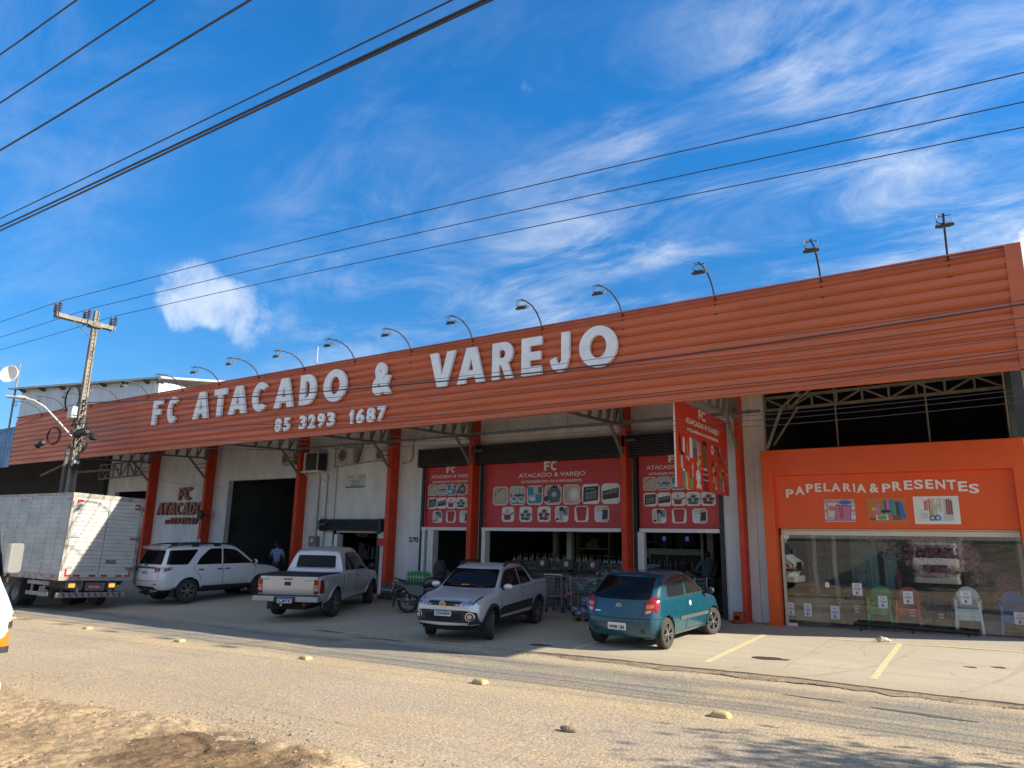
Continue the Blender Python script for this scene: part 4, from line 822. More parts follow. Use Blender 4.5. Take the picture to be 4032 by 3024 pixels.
# street lamp on an arm towards the road
sl = thing('street_lamp', 'street lamp with a pale curved arm fixed to the concrete pole', 'street lamp', (PXc, PYc - .2, 5.62))
m_la = mat('pale_lamp_arm', (.50, .49, .46), .5, .2, var=.1, vs=6)
mb = MB(); mb.tube([(0, .12, -.05), (-.05, .0, .05), (-.35, -.45, .62), (-.62, -.85, 1.10), (-.85, -1.15, 1.32), (-1.10, -1.42, 1.40)], .035, 10); mb.build('arm', m_la, sl, smooth=50)
mb = MB(); d = Vector((-.68, -.73, .03)).normalized(); b0 = Vector((-1.0, -1.32, 1.40)); mb.bar(b0, b0 + d*.72, .20, .07); mb.bar(b0 + d*.1, b0 + d*.35, .12, .15); mb.build('lamp_head', m_la, sl, bevel=.02)
mb = MB(); mb.bar(b0 + d*.36 - Vector((0, 0, .045)), b0 + d*.70 - Vector((0, 0, .045)), .16, .012); mb.build('lens', m_lens, sl)

m_wire = mat('weathered_wire', (.035, .035, .045), .5)
NW = ['nearest', 'middle', 'farthest']
def wire(pts, r, label, group=None, m=None):
    """smooth cable through the points"""
    P = [Vector(p) for p in pts]; out = []
    for i in range(len(P)-1):
        a, b, c, d = P[max(i-1, 0)], P[i], P[i+1], P[min(i+2, len(P)-1)]
        for k in range(8):
            t = k/8; out.append(.5*((2*b) + (c-a)*t + (2*a-5*b+4*c-d)*t*t + (3*b-a-3*c+d)*t**3))
    out.append(P[-1]); mb = MB(); mb.tube(out, r, 6, caps=False)
    return tag(mb.build('overhead_wire', m or m_wire, None, smooth=80), label, 'wire', group)
GW = 'overhead wires along the street'
wz = zg(PXc, PYc)
for i, (y0, zr_, nm) in enumerate(((11.78, 10.26, 'upper'), (12.85, 10.29, 'middle'), (13.88, 10.31, 'lowest'))):
    z0 = 10.97 + wz
    wire([(PXc + .16, y0, z0), (-19, y0 + .72, z0 - .03), (-9, y0 + 1.43, z0 - .20), (1.3, y0 + 2.2, zr_), (14, y0 + 3.1, zr_ - .2), (30, y0 + 4.2, zr_ + .4)], .012, '%s of three bare wires running right from the crossarm across the sky' % nm, GW)
    wire([(PXc - .16, y0, z0), (-36, y0, z0 + .0), (-50, y0, z0 + .1), (-80, y0, z0 + .6)], .012, '%s of three bare wires running left from the crossarm out of the picture' % nm, GW)
for i, (xa, za, xb, zb, r, nm) in enumerate(((-10.88, 10.08, -13.62, 10.24, .013, 'first'), (-8.46, 8.96, -13.18, 9.13, .013, 'second'), (-6.32, 7.96, -12.77, 8.12, .015, 'third'), (-3.38, 6.59, -12.25, 6.79, .009, 'fourth'), (-3.03, 6.43, -12.19, 6.64, .014, 'fifth'), (-3.0, 6.40, -12.16, 6.57, .014, 'sixth'))):
    k = (zb - za)/(xb - xa)
    wire([(8, 4.0, za + k*(8 - xa) + .0), (xa, 4.0, za), ((xa + xb)/2, 4.0, (za + zb)/2 - .004), (xb, 4.0, zb), (-25, 4.0, zb - k*12 + .1), (-60, 4.0, zb + 2.6)], r, '%s cable from the top left corner crossing the sky overhead' % nm, GW)
ty = 12.9
tel = [(.017, [(-28.75, 6.93), (-25.0, 6.66), (-18, 6.14), (-12.7, 5.90), (-7, 5.70), (.76, 5.77)], 'thick twisted cable crossing just under the letters VAREJO'),
       (.006, [(-28.7, 6.85), (-18, 6.25), (-10.6, 5.88), (-4.6, 5.84), (.76, 5.83)], 'thin cable just above the thick twisted cable on the fascia'),
       (.008, [(-28.6, 6.60), (-20, 6.02), (-12.7, 5.72), (-7.0, 5.63), (.73, 5.56)], 'cable just below the thick twisted cable on the fascia'),
       (.005, [(-28.6, 6.30), (-20, 5.82), (-12, 5.52), (-5, 5.43), (.72, 5.42)], 'thin wire crossing the phone number 85 3293 1687 at its top'),
       (.005, [(-28.6, 6.22), (-20, 5.72), (-12, 5.42), (-5, 5.36), (.71, 5.35)], 'thin wire crossing the upper part of the phone number'),
       (.005, [(-28.6, 6.15), (-20, 5.62), (-12, 5.33), (-5, 5.27), (.70, 5.26)], 'thin wire crossing the middle of the phone number'),
       (.009, [(-28.6, 6.0), (-20, 5.40), (-12, 5.02), (-5, 4.98), (.68, 5.06)], 'darker cable along the lower part of the fascia'),
       (.006, [(-28.6, 5.95), (-20, 5.32), (-12, 4.93), (-5, 4.92), (.67, 5.0)], 'thin cable hugging the darker cable along the lower fascia'),
       (.005, [(-28.6, 5.85), (-20, 5.25), (-12, 4.84), (-5, 4.80), (.66, 4.94)], 'thin wire along the bottom edge of the fascia'),
       (.005, [(-28.6, 5.72), (-20, 4.95), (-12, 4.55), (-5, 4.40), (.61, 4.45)], 'upper wire sagging below the fascia in front of the shutters'),
       (.005, [(-28.6, 5.62), (-20, 4.85), (-12, 4.42), (-5, 4.30), (.60, 4.37)], 'middle wire sagging below the fascia in front of the shutters'),
       (.005, [(-28.6, 5.55), (-20, 4.70), (-12, 4.30), (-5, 4.19), (.59, 4.26)], 'lowest wire sagging below the fascia in front of the shutters')]
for r, p, lb in tel:
    q = [(x, ty, z) for x, z in p]; q.append((16, ty + .3, p[-1][1] + .7)); wire(q, r, lb, 'telephone cables along the fascia')
for i, (za, zb, r) in enumerate(((6.9, 5.9, .014), (6.3, 5.6, .006), (6.1, 5.3, .006), (6.0, 5.15, .008), (5.9, 5.0, .006), (5.75, 4.75, .005))):
    wire([(-28.95, 12.9, za), (-33, 12.9, za - .45), (-40, 12.9, zb - .1), (-52, 12.9, zb + .1), (-75, 12.9, zb + 1.2)], r, '%s cable from the top running left from the concrete pole across the fascia end' % ORD[i], 'telephone cables along the fascia')
wire([(-28.6, 13.0, 6.3), (-25.4, 14.4, 7.25)], .005, 'thin drop wire rising from the pole to the fascia top', GW)
wire([(-28.6, 13.0, 5.6), (-24, 16.2, 5.3), (-21.5, 19.1, 5.45)], .006, 'drop wire from the pole to the wall above the air conditioner', GW)
wire([(-28.7, 13.0, 5.5), (-28.2, 16, 4.3), (-27.9, 19.1, 4.1)], .005, 'drop wire from the pole to the white wall beside the wide doorway', GW)

# ---------------------------------------------------------------- neighbours behind and left
bar_ = thing('metal_barn', 'tall white corrugated metal barn standing behind the left end of the store', 'barn', (-43, 24, 0), R(180 + 13.8))
m_eave = mat('barn_eaves', (.45, .46, .45), .6, var=.2, vs=1)
def corr(p0, p1, z0, z1, pitch, amp):
    p0 = Vector((*p0, 0)); p1 = Vector((*p1, 0)); d = (p1 - p0); Ln = d.length; d.normalize(); nn = Vector((d.y, -d.x, 0)); k = int(Ln/pitch*4); vs = []
    for i in range(k+1): q = p0 + d*(Ln*i/k) + nn*amp*(1, .2, -1, .2)[i % 4]; vs += [(q.x, q.y, z0), (q.x, q.y, z1)]
    m = MB(); m.add(vs, [(2*i, 2*i+2, 2*i+3, 2*i+1) for i in range(k)]); return m
# local frame: x runs left along the front wall, y runs towards the road
w_ = corr((.3, 0), (12.2, 0), -1, 11.62, .30, .035); w_.build('wall', m_zinc, bar_, smooth=70)
w_ = corr((0, -.3), (0, -14), -1, 11.6, .30, .035); w_.build('wall', m_zinc, bar_, smooth=70)
w_ = corr((12.2, 0), (12.2, -14), -1, 11.6, .30, .035); w_.build('wall', m_zinc, bar_, smooth=70)
mb = MB(); mb.box((-.05, -.35, -1), (.35, .04, 11.4)); mb.build('corner_post', m_white, bar_)
mb = MB(); mb.prism([(.45, 11.62), (.45, 11.74), (-7, 13.0), (-14.5, 11.78), (-14.5, 11.62), (-7, 12.85)], -.5, 13.1, 'yz'); mb.build('roof', m_eave, bar_)
for i in range(7): x = .9 + 1.85*i; mb = MB(); mb.prism([(0.03, 11.42), (.42, 11.58), (.42, 11.62), (.03, 11.62)], x - .12, x + .12, 'yz'); mb.build('rafter_end', m_bolt, bar_)
ds = thing('satellite_dish', 'round white dish antenna on a mast at the left corner of the metal barn', 'antenna', (-55.3, 20.8, 8))
mb = MB(); mb.cyl((0, 0, 0), (0, 0, 5.6), .06, n=10); mb.build('mast', m_truss, ds)
mb = MB(); pr_ = [(0, .05), (.25, .08), (.45, .17), (.6, .32), (.62, .34), (.6, .36), (.45, .21), (.2, .11), (0, .09)]; mb.lathe(pr_, (0, 0, 0), 'z', 28)
q = Vector((.55, -.8, .12)).to_track_quat('Z', 'Y').to_matrix().to_4x4(); mb.xf(Matrix.Translation((-.55, -.15, 4.7)) @ q); mb.build('dish', m_white, ds, smooth=40)
mb = MB(); mb.bar((0, 0, 4.7), (-.5, -.1, 4.7), .08); mb.build('mount', m_truss, ds)
nb = thing('neighbour_building', 'dark neighbouring shed with a blue sheet fascia at the far left edge', 'building', (0, 0, 0))
mb = MB(); 
for i in range(60): x0 = -60 + 22*i/60; mb.box((x0, 14.55, 5.02), (x0 + .34, 14.62 - .03*(i % 2), 6.92))
mb.build('blue_fascia', mat('faded_blue_sheet', (.10, .19, .36), .5, var=.3, vs=1), nb)
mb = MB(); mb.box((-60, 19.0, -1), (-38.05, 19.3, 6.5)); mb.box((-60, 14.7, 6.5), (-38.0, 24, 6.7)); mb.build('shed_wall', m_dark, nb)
sb = thing('side_building', 'dull terracotta wall beyond the right end of the store', 'building', (0, 0, 0)); mb = MB(); mb.box((.95, 26, -1), (12, 26.3, 8.2)); mb.build('wall', mat('dark_side_wall', (.09, .085, .085), .9, var=.3, vs=1), sb); mb = MB(); mb.box((1.18, 25.9, 8.2), (12, 26.3, 9.65)); mb.build('parapet', mat('faded_pink_paint', (.40, .12, .08), .7), sb)
an = thing('mast_antenna', 'thin antenna rod standing behind the fascia between two floodlights', 'antenna', (-17.70, 15.0, 7.2)); mb = MB(); mb.tube([(0, 0, 0), (0, 0, .5), (0, 0, .95)], [.012, .010, .008], 6); mb.cyl((0, 0, .5), (-.14, -.02, .42), .006, n=5); mb.build('rod', m_arm, an); mb = MB(); mb.cyl((0, 0, .40), (0, 0, .95), .016, n=8); mb.build('sleeve', m_ac, an)
# ---------------------------------------------------------------- vehicles
def paint(name, rgb, metal=.0, rough=.32, coat=.6, var=.06): return mat(name, rgb, rough, metal, .5, var=var, vs=2.5, coat=coat)
m_cg = mat('tinted_glass', (.006, .007, .008), .06, spec=.22)
m_cg2 = mat('clear_tinted_glass', (.014, .016, .016), .05, spec=.6)
m_tyre = mat('tyre_rubber', (.022, .021, .020), .8, var=.3, vs=6, tint=(.045, .040, .033))
m_bp = mat('black_plastic', (.022, .022, .024), .55, var=.2, vs=4)
m_chr = mat('chrome', (.62, .62, .63), .12, 1.)
m_alu = mat('alloy_wheel', (.42, .42, .43), .3, .9)
m_rl = mat('red_lamp', (.24, .004, .006), .15, spec=.5, coat=.3); m_al = mat('amber_lamp', (.62, .17, .01), .15, coat=.5); m_wl = mat('clear_lamp', (.42, .42, .42), .2, .2, coat=.3)
m_plw = flat((.62, .63, .62)); m_plb = flat((.03, .10, .42)); m_plk = flat((.015, .015, .018)); m_seam = mat('panel_gap', (.012, .012, .012), .9)
m_und = mat('underbody', (.012, .012, .012), .9)
def cr1(P, k):
    """centripetal Catmull-Rom through vectors P, k samples per span"""
    out = []; n = len(P)
    for i in range(n-1):
        p1, p2 = P[i], P[i+1]; p0 = P[i-1] if i else p1 + (p1 - p2); p3 = P[i+2] if i+2 < n else p2 + (p2 - p1)
        t0 = 0; t1 = t0 + max((p1-p0).length**.5, 1e-4); t2 = t1 + max((p2-p1).length**.5, 1e-4); t3 = t2 + max((p3-p2).length**.5, 1e-4)
        kk = k[i] if isinstance(k, list) else k
        for j in range(kk):
            t = t1 + (t2-t1)*j/kk
            a1 = p0*((t1-t)/(t1-t0)) + p1*((t-t0)/(t1-t0)); a2 = p1*((t2-t)/(t2-t1)) + p2*((t-t1)/(t2-t1)); a3 = p2*((t3-t)/(t3-t2)) + p3*((t-t2)/(t3-t2))
            b1 = a1*((t2-t)/(t2-t0)) + a2*((t-t0)/(t2-t0)); b2 = a2*((t3-t)/(t3-t1)) + a3*((t-t1)/(t3-t1))
            out.append(b1*((t2-t)/(t2-t1)) + b2*((t-t1)/(t2-t1)))
    out.append(P[-1].copy()); return out
def rg9(x, zb, wb, zm, wm, zs, ws, z5, w5, zr, wr, zt, dx=None):
    """one cross section: bottom, sill, widest, shoulder, glass foot, roof edge, crown; dx shifts single points along x"""
    dx = dx or {}
    P = [(0, zb), (wb*.9, zb), (wb, zb + .05), (wm, zm), (ws, zs), (w5, z5), (wr, zr), (wr*.62, zr + (zt-zr)*.72), (0, zt)]
    return [Vector((x + dx.get(i, 0), max(0, a), b)) for i, (a, b) in enumerate(P)]
def plate(car, txt, x, y, z, face, white_old=False, w=.40, h=.13, tilt=0):
    """licence plate; face=-1 looks back, +1 looks forward"""
    o = link('licence_plate', None, car); mb = MB(); mb.prism(rnd(rect(-w/2, -h/2, w/2, h/2), .015), 0, .012); me = mb.mesh('licence_plate', m_plw); o.data = None
    bpy.data.objects.remove(o); o = link('licence_plate', me, car)
    o.location = (x, y, z); o.rotation_euler = (tilt, 0, R(90) if face > 0 else R(-90))
    if not white_old:
        m2 = MB(); m2.box((-w/2 + .008, -.002, h/2 - .034), (w/2 - .008, 0, h/2 - .004)); m2.build('band', m_plb, o)
    m2 = MB(); put_text(m2, txt, -w/2 + .03, w/2 - .03, -h/2 + .016, h/2 - .042, -.0028, .0025, .035); m2.build('lettering', m_plk, o)
    return o
class Car:
    def __init__(s, name, label, cat, pm, rings, WB, trk, Rw, Ra, tw, rim, loc, head, capb=(.06, .08), steer=0, pitch=0, kr=7, ks=9, z0=0):
        s.root = thing(name, label, cat, (loc[0], loc[1], AP(*loc) + z0), head); s.root.rotation_euler = (0, -pitch, head)
        s.pm = pm; G = [cr1(r, kr) for r in rings]; nt = len(G[0])
        span = [max(3, int((rings[i+1][3] - rings[i][3]).length/.05) + 2) for i in range(len(rings)-1)]
        cols = [cr1([g[j] for g in G], span) for j in range(nt)]; ns = len(cols[0])
        V = []; F = []
        for sg in (1, -1):
            b = len(V)
            for i in range(ns):
                for j in range(nt): p = cols[j][i]; V.append(Vector((p.x, max(p.y, 0)*sg, p.z)))
            F += [(b+i*nt+j, b+i*nt+j+1, b+(i+1)*nt+j+1, b+(i+1)*nt+j) for i in range(ns-1) for j in range(nt-1)]
        for i, sg, bul in ((0, -1, capb[0]), (ns-1, 1, capb[1])):       # closed ends, bulging
            b = len(V); nc = 18
            for j in range(nt):
                p = cols[j][i]
                for k in range(nc+1): q = 1 - 2*k/nc; V.append(Vector((p.x + sg*bul*(1 - abs(q)**2.6)*min(1, max(p.y, 0)/.4), max(p.y, 0)*q, p.z)))
            F += [(b+j*(nc+1)+k, b+j*(nc+1)+k+1, b+(j+1)*(nc+1)+k+1, b+(j+1)*(nc+1)+k) for j in range(nt-1) for k in range(nc)]
        s.bvh = BVHTree.FromPolygons(V, F)
        s.ws = [(x, sg) for x in (-WB/2, WB/2) for sg in (1, -1)]; s.Rw = Rw; s.Ra = Ra
        for p in V:
            if abs(p.y) > .35:
                for x in (-WB/2, WB/2):
                    dx, dz = p.x - x, p.z - Rw; d = math.hypot(dx, dz)
                    if Ra - .03 < d < Ra + .03: p.x = x + dx*Ra/d; p.z = Rw + dz*Ra/d
        keep = []
        for f in F:
            c = sum((V[i] for i in f), Vector())/4
            if abs(c.y) > .30 and any(math.hypot(c.x - x, c.z - Rw) < Ra - .004 for x in (-WB/2, WB/2)) : continue
            if len({tuple(round(q, 5) for q in V[i]) for i in f}) < 3: continue
            keep.append(f)
        me = bpy.data.meshes.new('body'); me.from_pydata(V, [], keep); me.materials.append(pm)
        b = bmesh.new(); b.from_mesh(me); bmesh.ops.remove_doubles(b, verts=b.verts, dist=.0004); bmesh.ops.recalc_face_normals(b, faces=b.faces); b.to_mesh(me); b.free()
        me.shade_smooth(); me.set_sharp_from_angle(angle=R(48)); s.body = link('body', me, s.root)
        # dark wells and belly
        mb = MB(); x0 = min(p.x for p in V); x1 = max(p.x for p in V)
        mb.box((x0 + .15, -.47, Rw*.75), (x1 - .15, .47, Rw*2.3))
        for x in (-WB/2, WB/2):
            for sg in (1, -1):
                pts = [(x + Ra*1.0*cos(a), Rw + Ra*1.0*sin(a)) for a in [R(-8 + 196*i/16) for i in range(17)]]; n = len(pts); y1 = sg*(trk/2 + tw*.42)
                mb.add([(a, sg*.42, z) for a, z in pts] + [(a, y1, z) for a, z in pts], [(i, i+1, n+i+1, n+i) for i in range(n-1)]); mb.add([(a, sg*.43, z) for a, z in pts], [tuple(range(n))])
        mb.cyl((-WB/2, -trk/2, Rw), (-WB/2, trk/2, Rw), .05, n=8); mb.build('underbody', m_und, s.root)
        # wheels
        for x, sg in s.ws: s.wheel(x, sg*trk/2, sg, Rw, tw, rim, steer if x > 0 else 0)
    def wheel(s, x, y, sg, Rw, tw, rim, steer):
        Rr = Rw*rim['r']; h = tw/2; o = MB(); pr = [(Rr*.97, -h*.85), (Rr*1.02, -h), (Rw*.90, -h*1.04), (Rw*.975, -h*.86)]
        for k in (-.55, -.18, .18, .55): pr += [(Rw, h*(k - .13)), (Rw - .012, h*(k - .12)), (Rw - .012, h*(k - .02)), (Rw, h*k)]
        pr += [(Rw, h*.75), (Rw*.975, h*.86), (Rw*.90, h*1.04), (Rr*1.02, h), (Rr*.97, h*.85), (Rr*.93, h*.3), (Rr*.9, -h*.8)]
        o.lathe(pr, (0, 0, 0), 'y', 40); w = o.build('wheel', m_tyre, s.root, smooth=38)
        w.location = (x, y, Rw); w.rotation_euler = (0, rim.get('a', .3) + x, steer + (pi if sg < 0 else 0))
        d = MB(); d.lathe([(0, h*.25), (Rr*.93, h*.30), (Rr*.97, h*.86), (Rr*1.0, h*.93), (Rr*1.02, h*.9)], (0, 0, 0), 'y', 36, 1 if rim['dark'] else 0)
        n = rim['n']
        for i in range(n):
            for q in rim['split']:
                a0 = 2*pi*i/n + q*.18; a1 = 2*pi*i/n + q; r0, r1 = Rr*.16, Rr*.95
                p0 = Vector((r0*cos(a0), h*.80, r0*sin(a0))); p1 = Vector((r1*cos(a1), h*.86, r1*sin(a1))); mid = (p0+p1)/2
                d.bar(p0, p1, Rr*rim['w'], .035, 0, upv=(0, 1, 0))
        d.lathe([(Rr*.95, h*.93), (Rr*1.0, h*.95), (Rr*1.0, h*.8), (Rr*.94, h*.8)], (0, 0, 0), 'y', 36); d.lathe([(0, h*.98), (Rr*.17, h*.96), (Rr*.24, h*.80)], (0, 0, 0), 'y', 16)
        d.build('rim', [m_alu, m_bp], w, smooth=35)
    def hit(s, axis, a, b, sg=1):
        o, d = {'y': (Vector((a, 4*sg, b)), Vector((0, -sg, 0))), 'x': (Vector((6*sg, a, b)), Vector((-sg, 0, 0))), 'z': (Vector((a, b, 5)), Vector((0, 0, -1)))}[axis]
        loc, nrm_, i, dist = s.bvh.ray_cast(o, d)
        if loc is None:
            loc, nrm_, i, dist = s.bvh.find_nearest(o + d*(3.3 if axis == 'y' else 4)); 
            if axis == 'y': loc = Vector((a, loc.y, b))
            elif axis == 'x': loc = Vector((loc.x, a, b))
            else: loc = Vector((a, b, loc.z))
        if nrm_.dot(d) > 0: nrm_ = -nrm_
        return loc, (nrm_ - d*.6).normalized()
    def patch(s, name, poly, axis, m, sg=1, off=.006, g=.06, parent=None):
        """a shaped piece lying on the body surface, outline given in the view along axis"""
        pts = []
        for i in range(len(poly)):
            a = Vector(poly[i]); b = Vector(poly[(i+1) % len(poly)]); k = max(1, int((b-a).length/g)); pts += [a + (b-a)*j/k for j in range(k)]
        nb_ = len(pts); x0 = min(p.x for p in pts); x1 = max(p.x for p in pts); y0 = min(p.y for p in pts); y1 = max(p.y for p in pts)
        def inside(q):
            c = False
            for i in range(nb_):
                a, b = pts[i], pts[i-1]
                if (a.y > q.y) != (b.y > q.y) and q.x < (b.x-a.x)*(q.y-a.y)/(b.y-a.y) + a.x: c = not c
            return c
        ix = int((x1-x0)/g) + 1; iy = int((y1-y0)/g) + 1; inn = []
        for i in range(1, ix):
            for j in range(1, iy):
                q = Vector((x0 + (x1-x0)*i/ix, y0 + (y1-y0)*j/iy))
                if inside(q) and min((q-p).length for p in pts) > g*.35: inn.append(q)
        vs, es, fs, ov, oe, of_ = delaunay_2d_cdt(pts + inn, [(i, (i+1) % nb_) for i in range(nb_)], [], 1, 1e-5)
        top = []; bot = []
        for v in vs: l, n = s.hit(axis, v.x, v.y, sg); top.append(l + n*off); bot.append(l - n*.004)
        mb = MB(); N_ = len(top); mb.add(top + bot, [tuple(f) for f in fs])
        cnt = {}
        for f in fs:
            for i in range(len(f)): e = (f[i], f[(i+1) % len(f)]); cnt[e] = 1
        for (a, b) in list(cnt):
            if (b, a) not in cnt: mb.f.append((a, b, b + N_, a + N_)); mb.mi.append(0)
        return mb.build(name, m, parent or s.root, smooth=40)
    def both(s, name, poly, m, off=.006, g=.06, parent=None): return [s.patch(name, poly, 'y', m, sg, off, g, parent) for sg in (1, -1)]
    def seam(s, path, axis, sg=1, r=.006, m=None, name='panel_gap', parent=None):
        P = []
        for a, b in zip(path, path[1:]):
            a = Vector(a); b = Vector(b); k = max(1, int((b-a).length/.05)); P += [a + (b-a)*j/k for j in range(k)]
        P.append(Vector(path[-1])); mb = MB(); mb.tube([s.hit(axis, p.x, p.y, sg)[0] for p in P], r, 5); return mb.build(name, m or m_seam, parent or s.root)
    def lip(s, m, w=.0, off=.010):
        """wheel arch edges: a flare of width w lying on the side"""
        for x, sg in s.ws:
            A = [R(-12 + 204*i/24) for i in range(25)]
            s.patch('wheel_arch', [(x + s.Ra*cos(a), s.Rw + s.Ra*sin(a)) for a in A] + [(x + (s.Ra + w)*cos(a), s.Rw + (s.Ra + w)*sin(a)) for a in A[::-1]], 'y', m, sg, off, .07)
    def mirror(s, x, z, y, m, size=(.10, .20, .14)):
        for sg in (1, -1):
            mb = MB(); mb.ell((x, sg*(y + .12), z), (size[0]*.5, size[1]*.5, size[2]*.5), 14, 10); mb.v = [(a + .0*b, b, c) for a, b, c in mb.v]; o = mb.build('wing_mirror', m, s.root, smooth=60)
            mb = MB(); mb.bar((x + .01, sg*(y - .03), z - .05), (x, sg*(y + .08), z - .04), .05, .05); mb.ell((x - size[0]*.38, sg*(y + .12), z), (.02, size[1]*.42, size[2]*.40), 12, 8); mb.build('mirror_glass', m_bp, o)
    def handle(s, x, z, m):
        for sg in (1, -1): s.patch('door_handle', rnd(rect(x - .09, z - .017, x + .09, z + .017), .015), 'y', m, sg, .022, .05)
def emblem(car, x, y, z, face, kind, r=.06):
    o = MB(); o.lathe([(r*.84, -.008), (r*.84, .012), (r, .012), (r*1.02, -.008)], (0, 0, 0), 'x', 28)
    if kind == 'bowtie': o.prism([(-.9*r, -.18*r), (-.3*r, -.18*r), (-.3*r, -.36*r), (.3*r, -.36*r), (.3*r, -.18*r), (.9*r, -.18*r), (.78*r, .18*r), (.3*r, .18*r), (.3*r, .36*r), (-.3*r, .36*r), (-.3*r, .18*r), (-.78*r, .18*r)], -.004, .010, 'yz')
    elif kind == 'vw':
        for p, q in (((-.50, .62), (-.18, -.02)), ((-.18, -.02), (0, .36)), ((0, .36), (.18, -.02)), ((.18, -.02), (.50, .62))): pass
        for p, q in (((-.36, .72), (0, .06)), ((.36, .72), (0, .06)), ((-.72, .42), (-.34, -.68)), ((-.34, -.68), (0, -.10)), ((0, -.10), (.34, -.68)), ((.34, -.68), (.72, .42))): o.bar((.005, p[0]*r, p[1]*r), (.005, q[0]*r, q[1]*r), .16*r, .010, upv=(1, 0, 0))
    elif kind == 'ovals':
        for a, b, c in ((0, 0, 1.), ): o.lathe([(r*.3, -.004), (r*.3, .010), (r*.42, .010), (r*.42, -.004)], (0, 0, r*.1), 'x', 20)
        o.bar((.004, 0, -r*.8), (.004, 0, r*.5), .12*r, .01)
    ob = o.build('emblem', m_chr, car); ob.location = (x, y, z); ob.rotation_euler = (0, 0, 0 if face > 0 else pi); return ob

# ===== teal three-door hatchback, seen from behind
m_teal = paint('teal_paint', (.002, .056, .088), .0, .25, .5)
rings = [
 rg9(-1.70, .25, .62, .50, .70, .92, .70, .985, .675, 1.345, .535, 1.40, {0: .03, 1: .03, 2: .0, 3: -.05, 4: .07, 5: .115, 6: .52, 7: .535, 8: .54}),
 rg9(-1.56, .22, .71, .50, .785, .92, .775, .985, .745, 1.375, .585, 1.43, {3: -.03, 4: .07, 5: .11, 6: .45, 7: .46, 8: .46}),
 rg9(-1.22, .20, .74, .52, .815, .92, .80, .985, .77, 1.395, .605, 1.445, {6: .24, 7: .24, 8: .24}),
 rg9(-.6, .20, .75, .52, .82, .925, .805, .985, .775, 1.405, .615, 1.455),
 rg9(0.0, .20, .75, .52, .82, .925, .805, .98, .775, 1.395, .61, 1.45),
 rg9(.32, .20, .75, .52, .82, .92, .805, .975, .775, 1.345, .59, 1.405, {8: .1, 7: .06}),
 rg9(.98, .20, .74, .50, .815, .88, .79, .915, .765, .945, .70, .985, {6: -.02, 8: .06}),
 rg9(1.10, .20, .74, .50, .81, .865, .78, .895, .75, .92, .66, .955),
 rg9(1.45, .20, .73, .50, .80, .80, .755, .83, .715, .845, .60, .88),
 rg9(1.70, .21, .66, .48, .745, .69, .69, .71, .65, .725, .52, .755),
 rg9(1.83, .24, .55, .46, .63, .60, .60, .62, .56, .63, .45, .65)]
C = Car('hatchback', 'teal three-door hatchback parked nose in with its rear and right side to the road', 'car', m_teal, rings, 2.443, 1.45, .298, .345, .18, dict(r=.66, n=5, split=(-.20, .20), w=.10, dark=True), (-6.32, 15.32), R(87), (.07, .09), steer=R(-14), pitch=.022)
rc = C.root
C.patch('rear_window', rnd([(-.655, .965), (-.35, .94), (.35, .94), (.655, .965), (.555, 1.36), (-.555, 1.36)], .05), 'x', m_cg, -1, .008)
C.patch('windscreen', rnd([(-.66, .98), (.66, .98), (.53, 1.33), (-.53, 1.33)], .05), 'x', m_cg, 1, .006)
for sg in (1, -1):
    C.patch('door', rnd([(-.27, .30), (.78, .30), (.92, .62), (.98, .90), (-.27, .93)], .05), 'y', m_teal, sg, .004)
    C.patch('side_window', rnd([(.86, .985), (.30, 1.34), (-.10, 1.355), (-.22, .985)], [.04, .12, .03, .02]), 'y', m_cg2, sg, .008)
    C.patch('quarter_window', rnd([(-.29, .985), (-.18, 1.355), (-.55, 1.355), (-.98, 1.26), (-1.10, .985)], [.02, .02, .15, .22, .06]), 'y', m_cg2, sg, .008)
    C.seam([(.90, .985), (.30, 1.355), (-.08, 1.372), (-.22, .975), (.88, .972)], 'y', sg, .010, m_bp, 'window_seal')
    C.seam([(-.29, .972), (-1.12, .972), (-1.0, 1.27), (-.55, 1.372), (-.16, 1.372)], 'y', sg, .009, m_bp, 'window_seal')
    C.seam([(-.245, .95), (-.255, .6), (-.27, .29)], 'y', sg); C.seam([(.97, .93), (.93, .62), (.80, .29), (-.26, .285)], 'y', sg)
    C.patch('side_moulding', rnd(rect(-.62, .50, .86, .565), .02), 'y', mat('grey_moulding', (.075, .075, .075), .7, var=.2, vs=6), sg, .016)
    C.patch('fuel_cap' if sg < 0 else 'door_lock', circ(-.10, .80, .055, 18), 'y', mat('primer_patch', (.50, .46, .38), .6), sg, .006, .03)
    lm = C.patch('tail_lamp', rnd([(sg*.60, .66), (sg*.74, .72), (sg*.735, 1.0), (sg*.66, 1.0), (sg*.55, .86), (sg*.54, .70)], .05), 'x', m_rl, -1, .016, .05)
    C.patch('indicator', rnd([(sg*.60, .775), (sg*.72, .80), (sg*.715, .87), (sg*.58, .85)], .02), 'x', m_al, -1, .019, .05, lm); C.patch('reversing_lamp', rnd([(sg*.60, .68), (sg*.70, .72), (sg*.69, .765), (sg*.585, .745)], .02), 'x', m_wl, -1, .019, .05, lm)
    C.patch('tail_lamp', rnd([(-1.62, .70), (-1.66, .92), (-1.52, .99), (-1.50, .84)], .05), 'y', m_rl, sg, .012, .05)
    C.patch('fog_lamp', circ(sg*.52, .36, .045, 16), 'x', m_bp, -1, .006, .04)
    C.patch('headlamp', rnd([(sg*.42, .60), (sg*.64, .64), (sg*.66, .72), (sg*.46, .70)], .03), 'x', m_wl, 1, .008, .05)
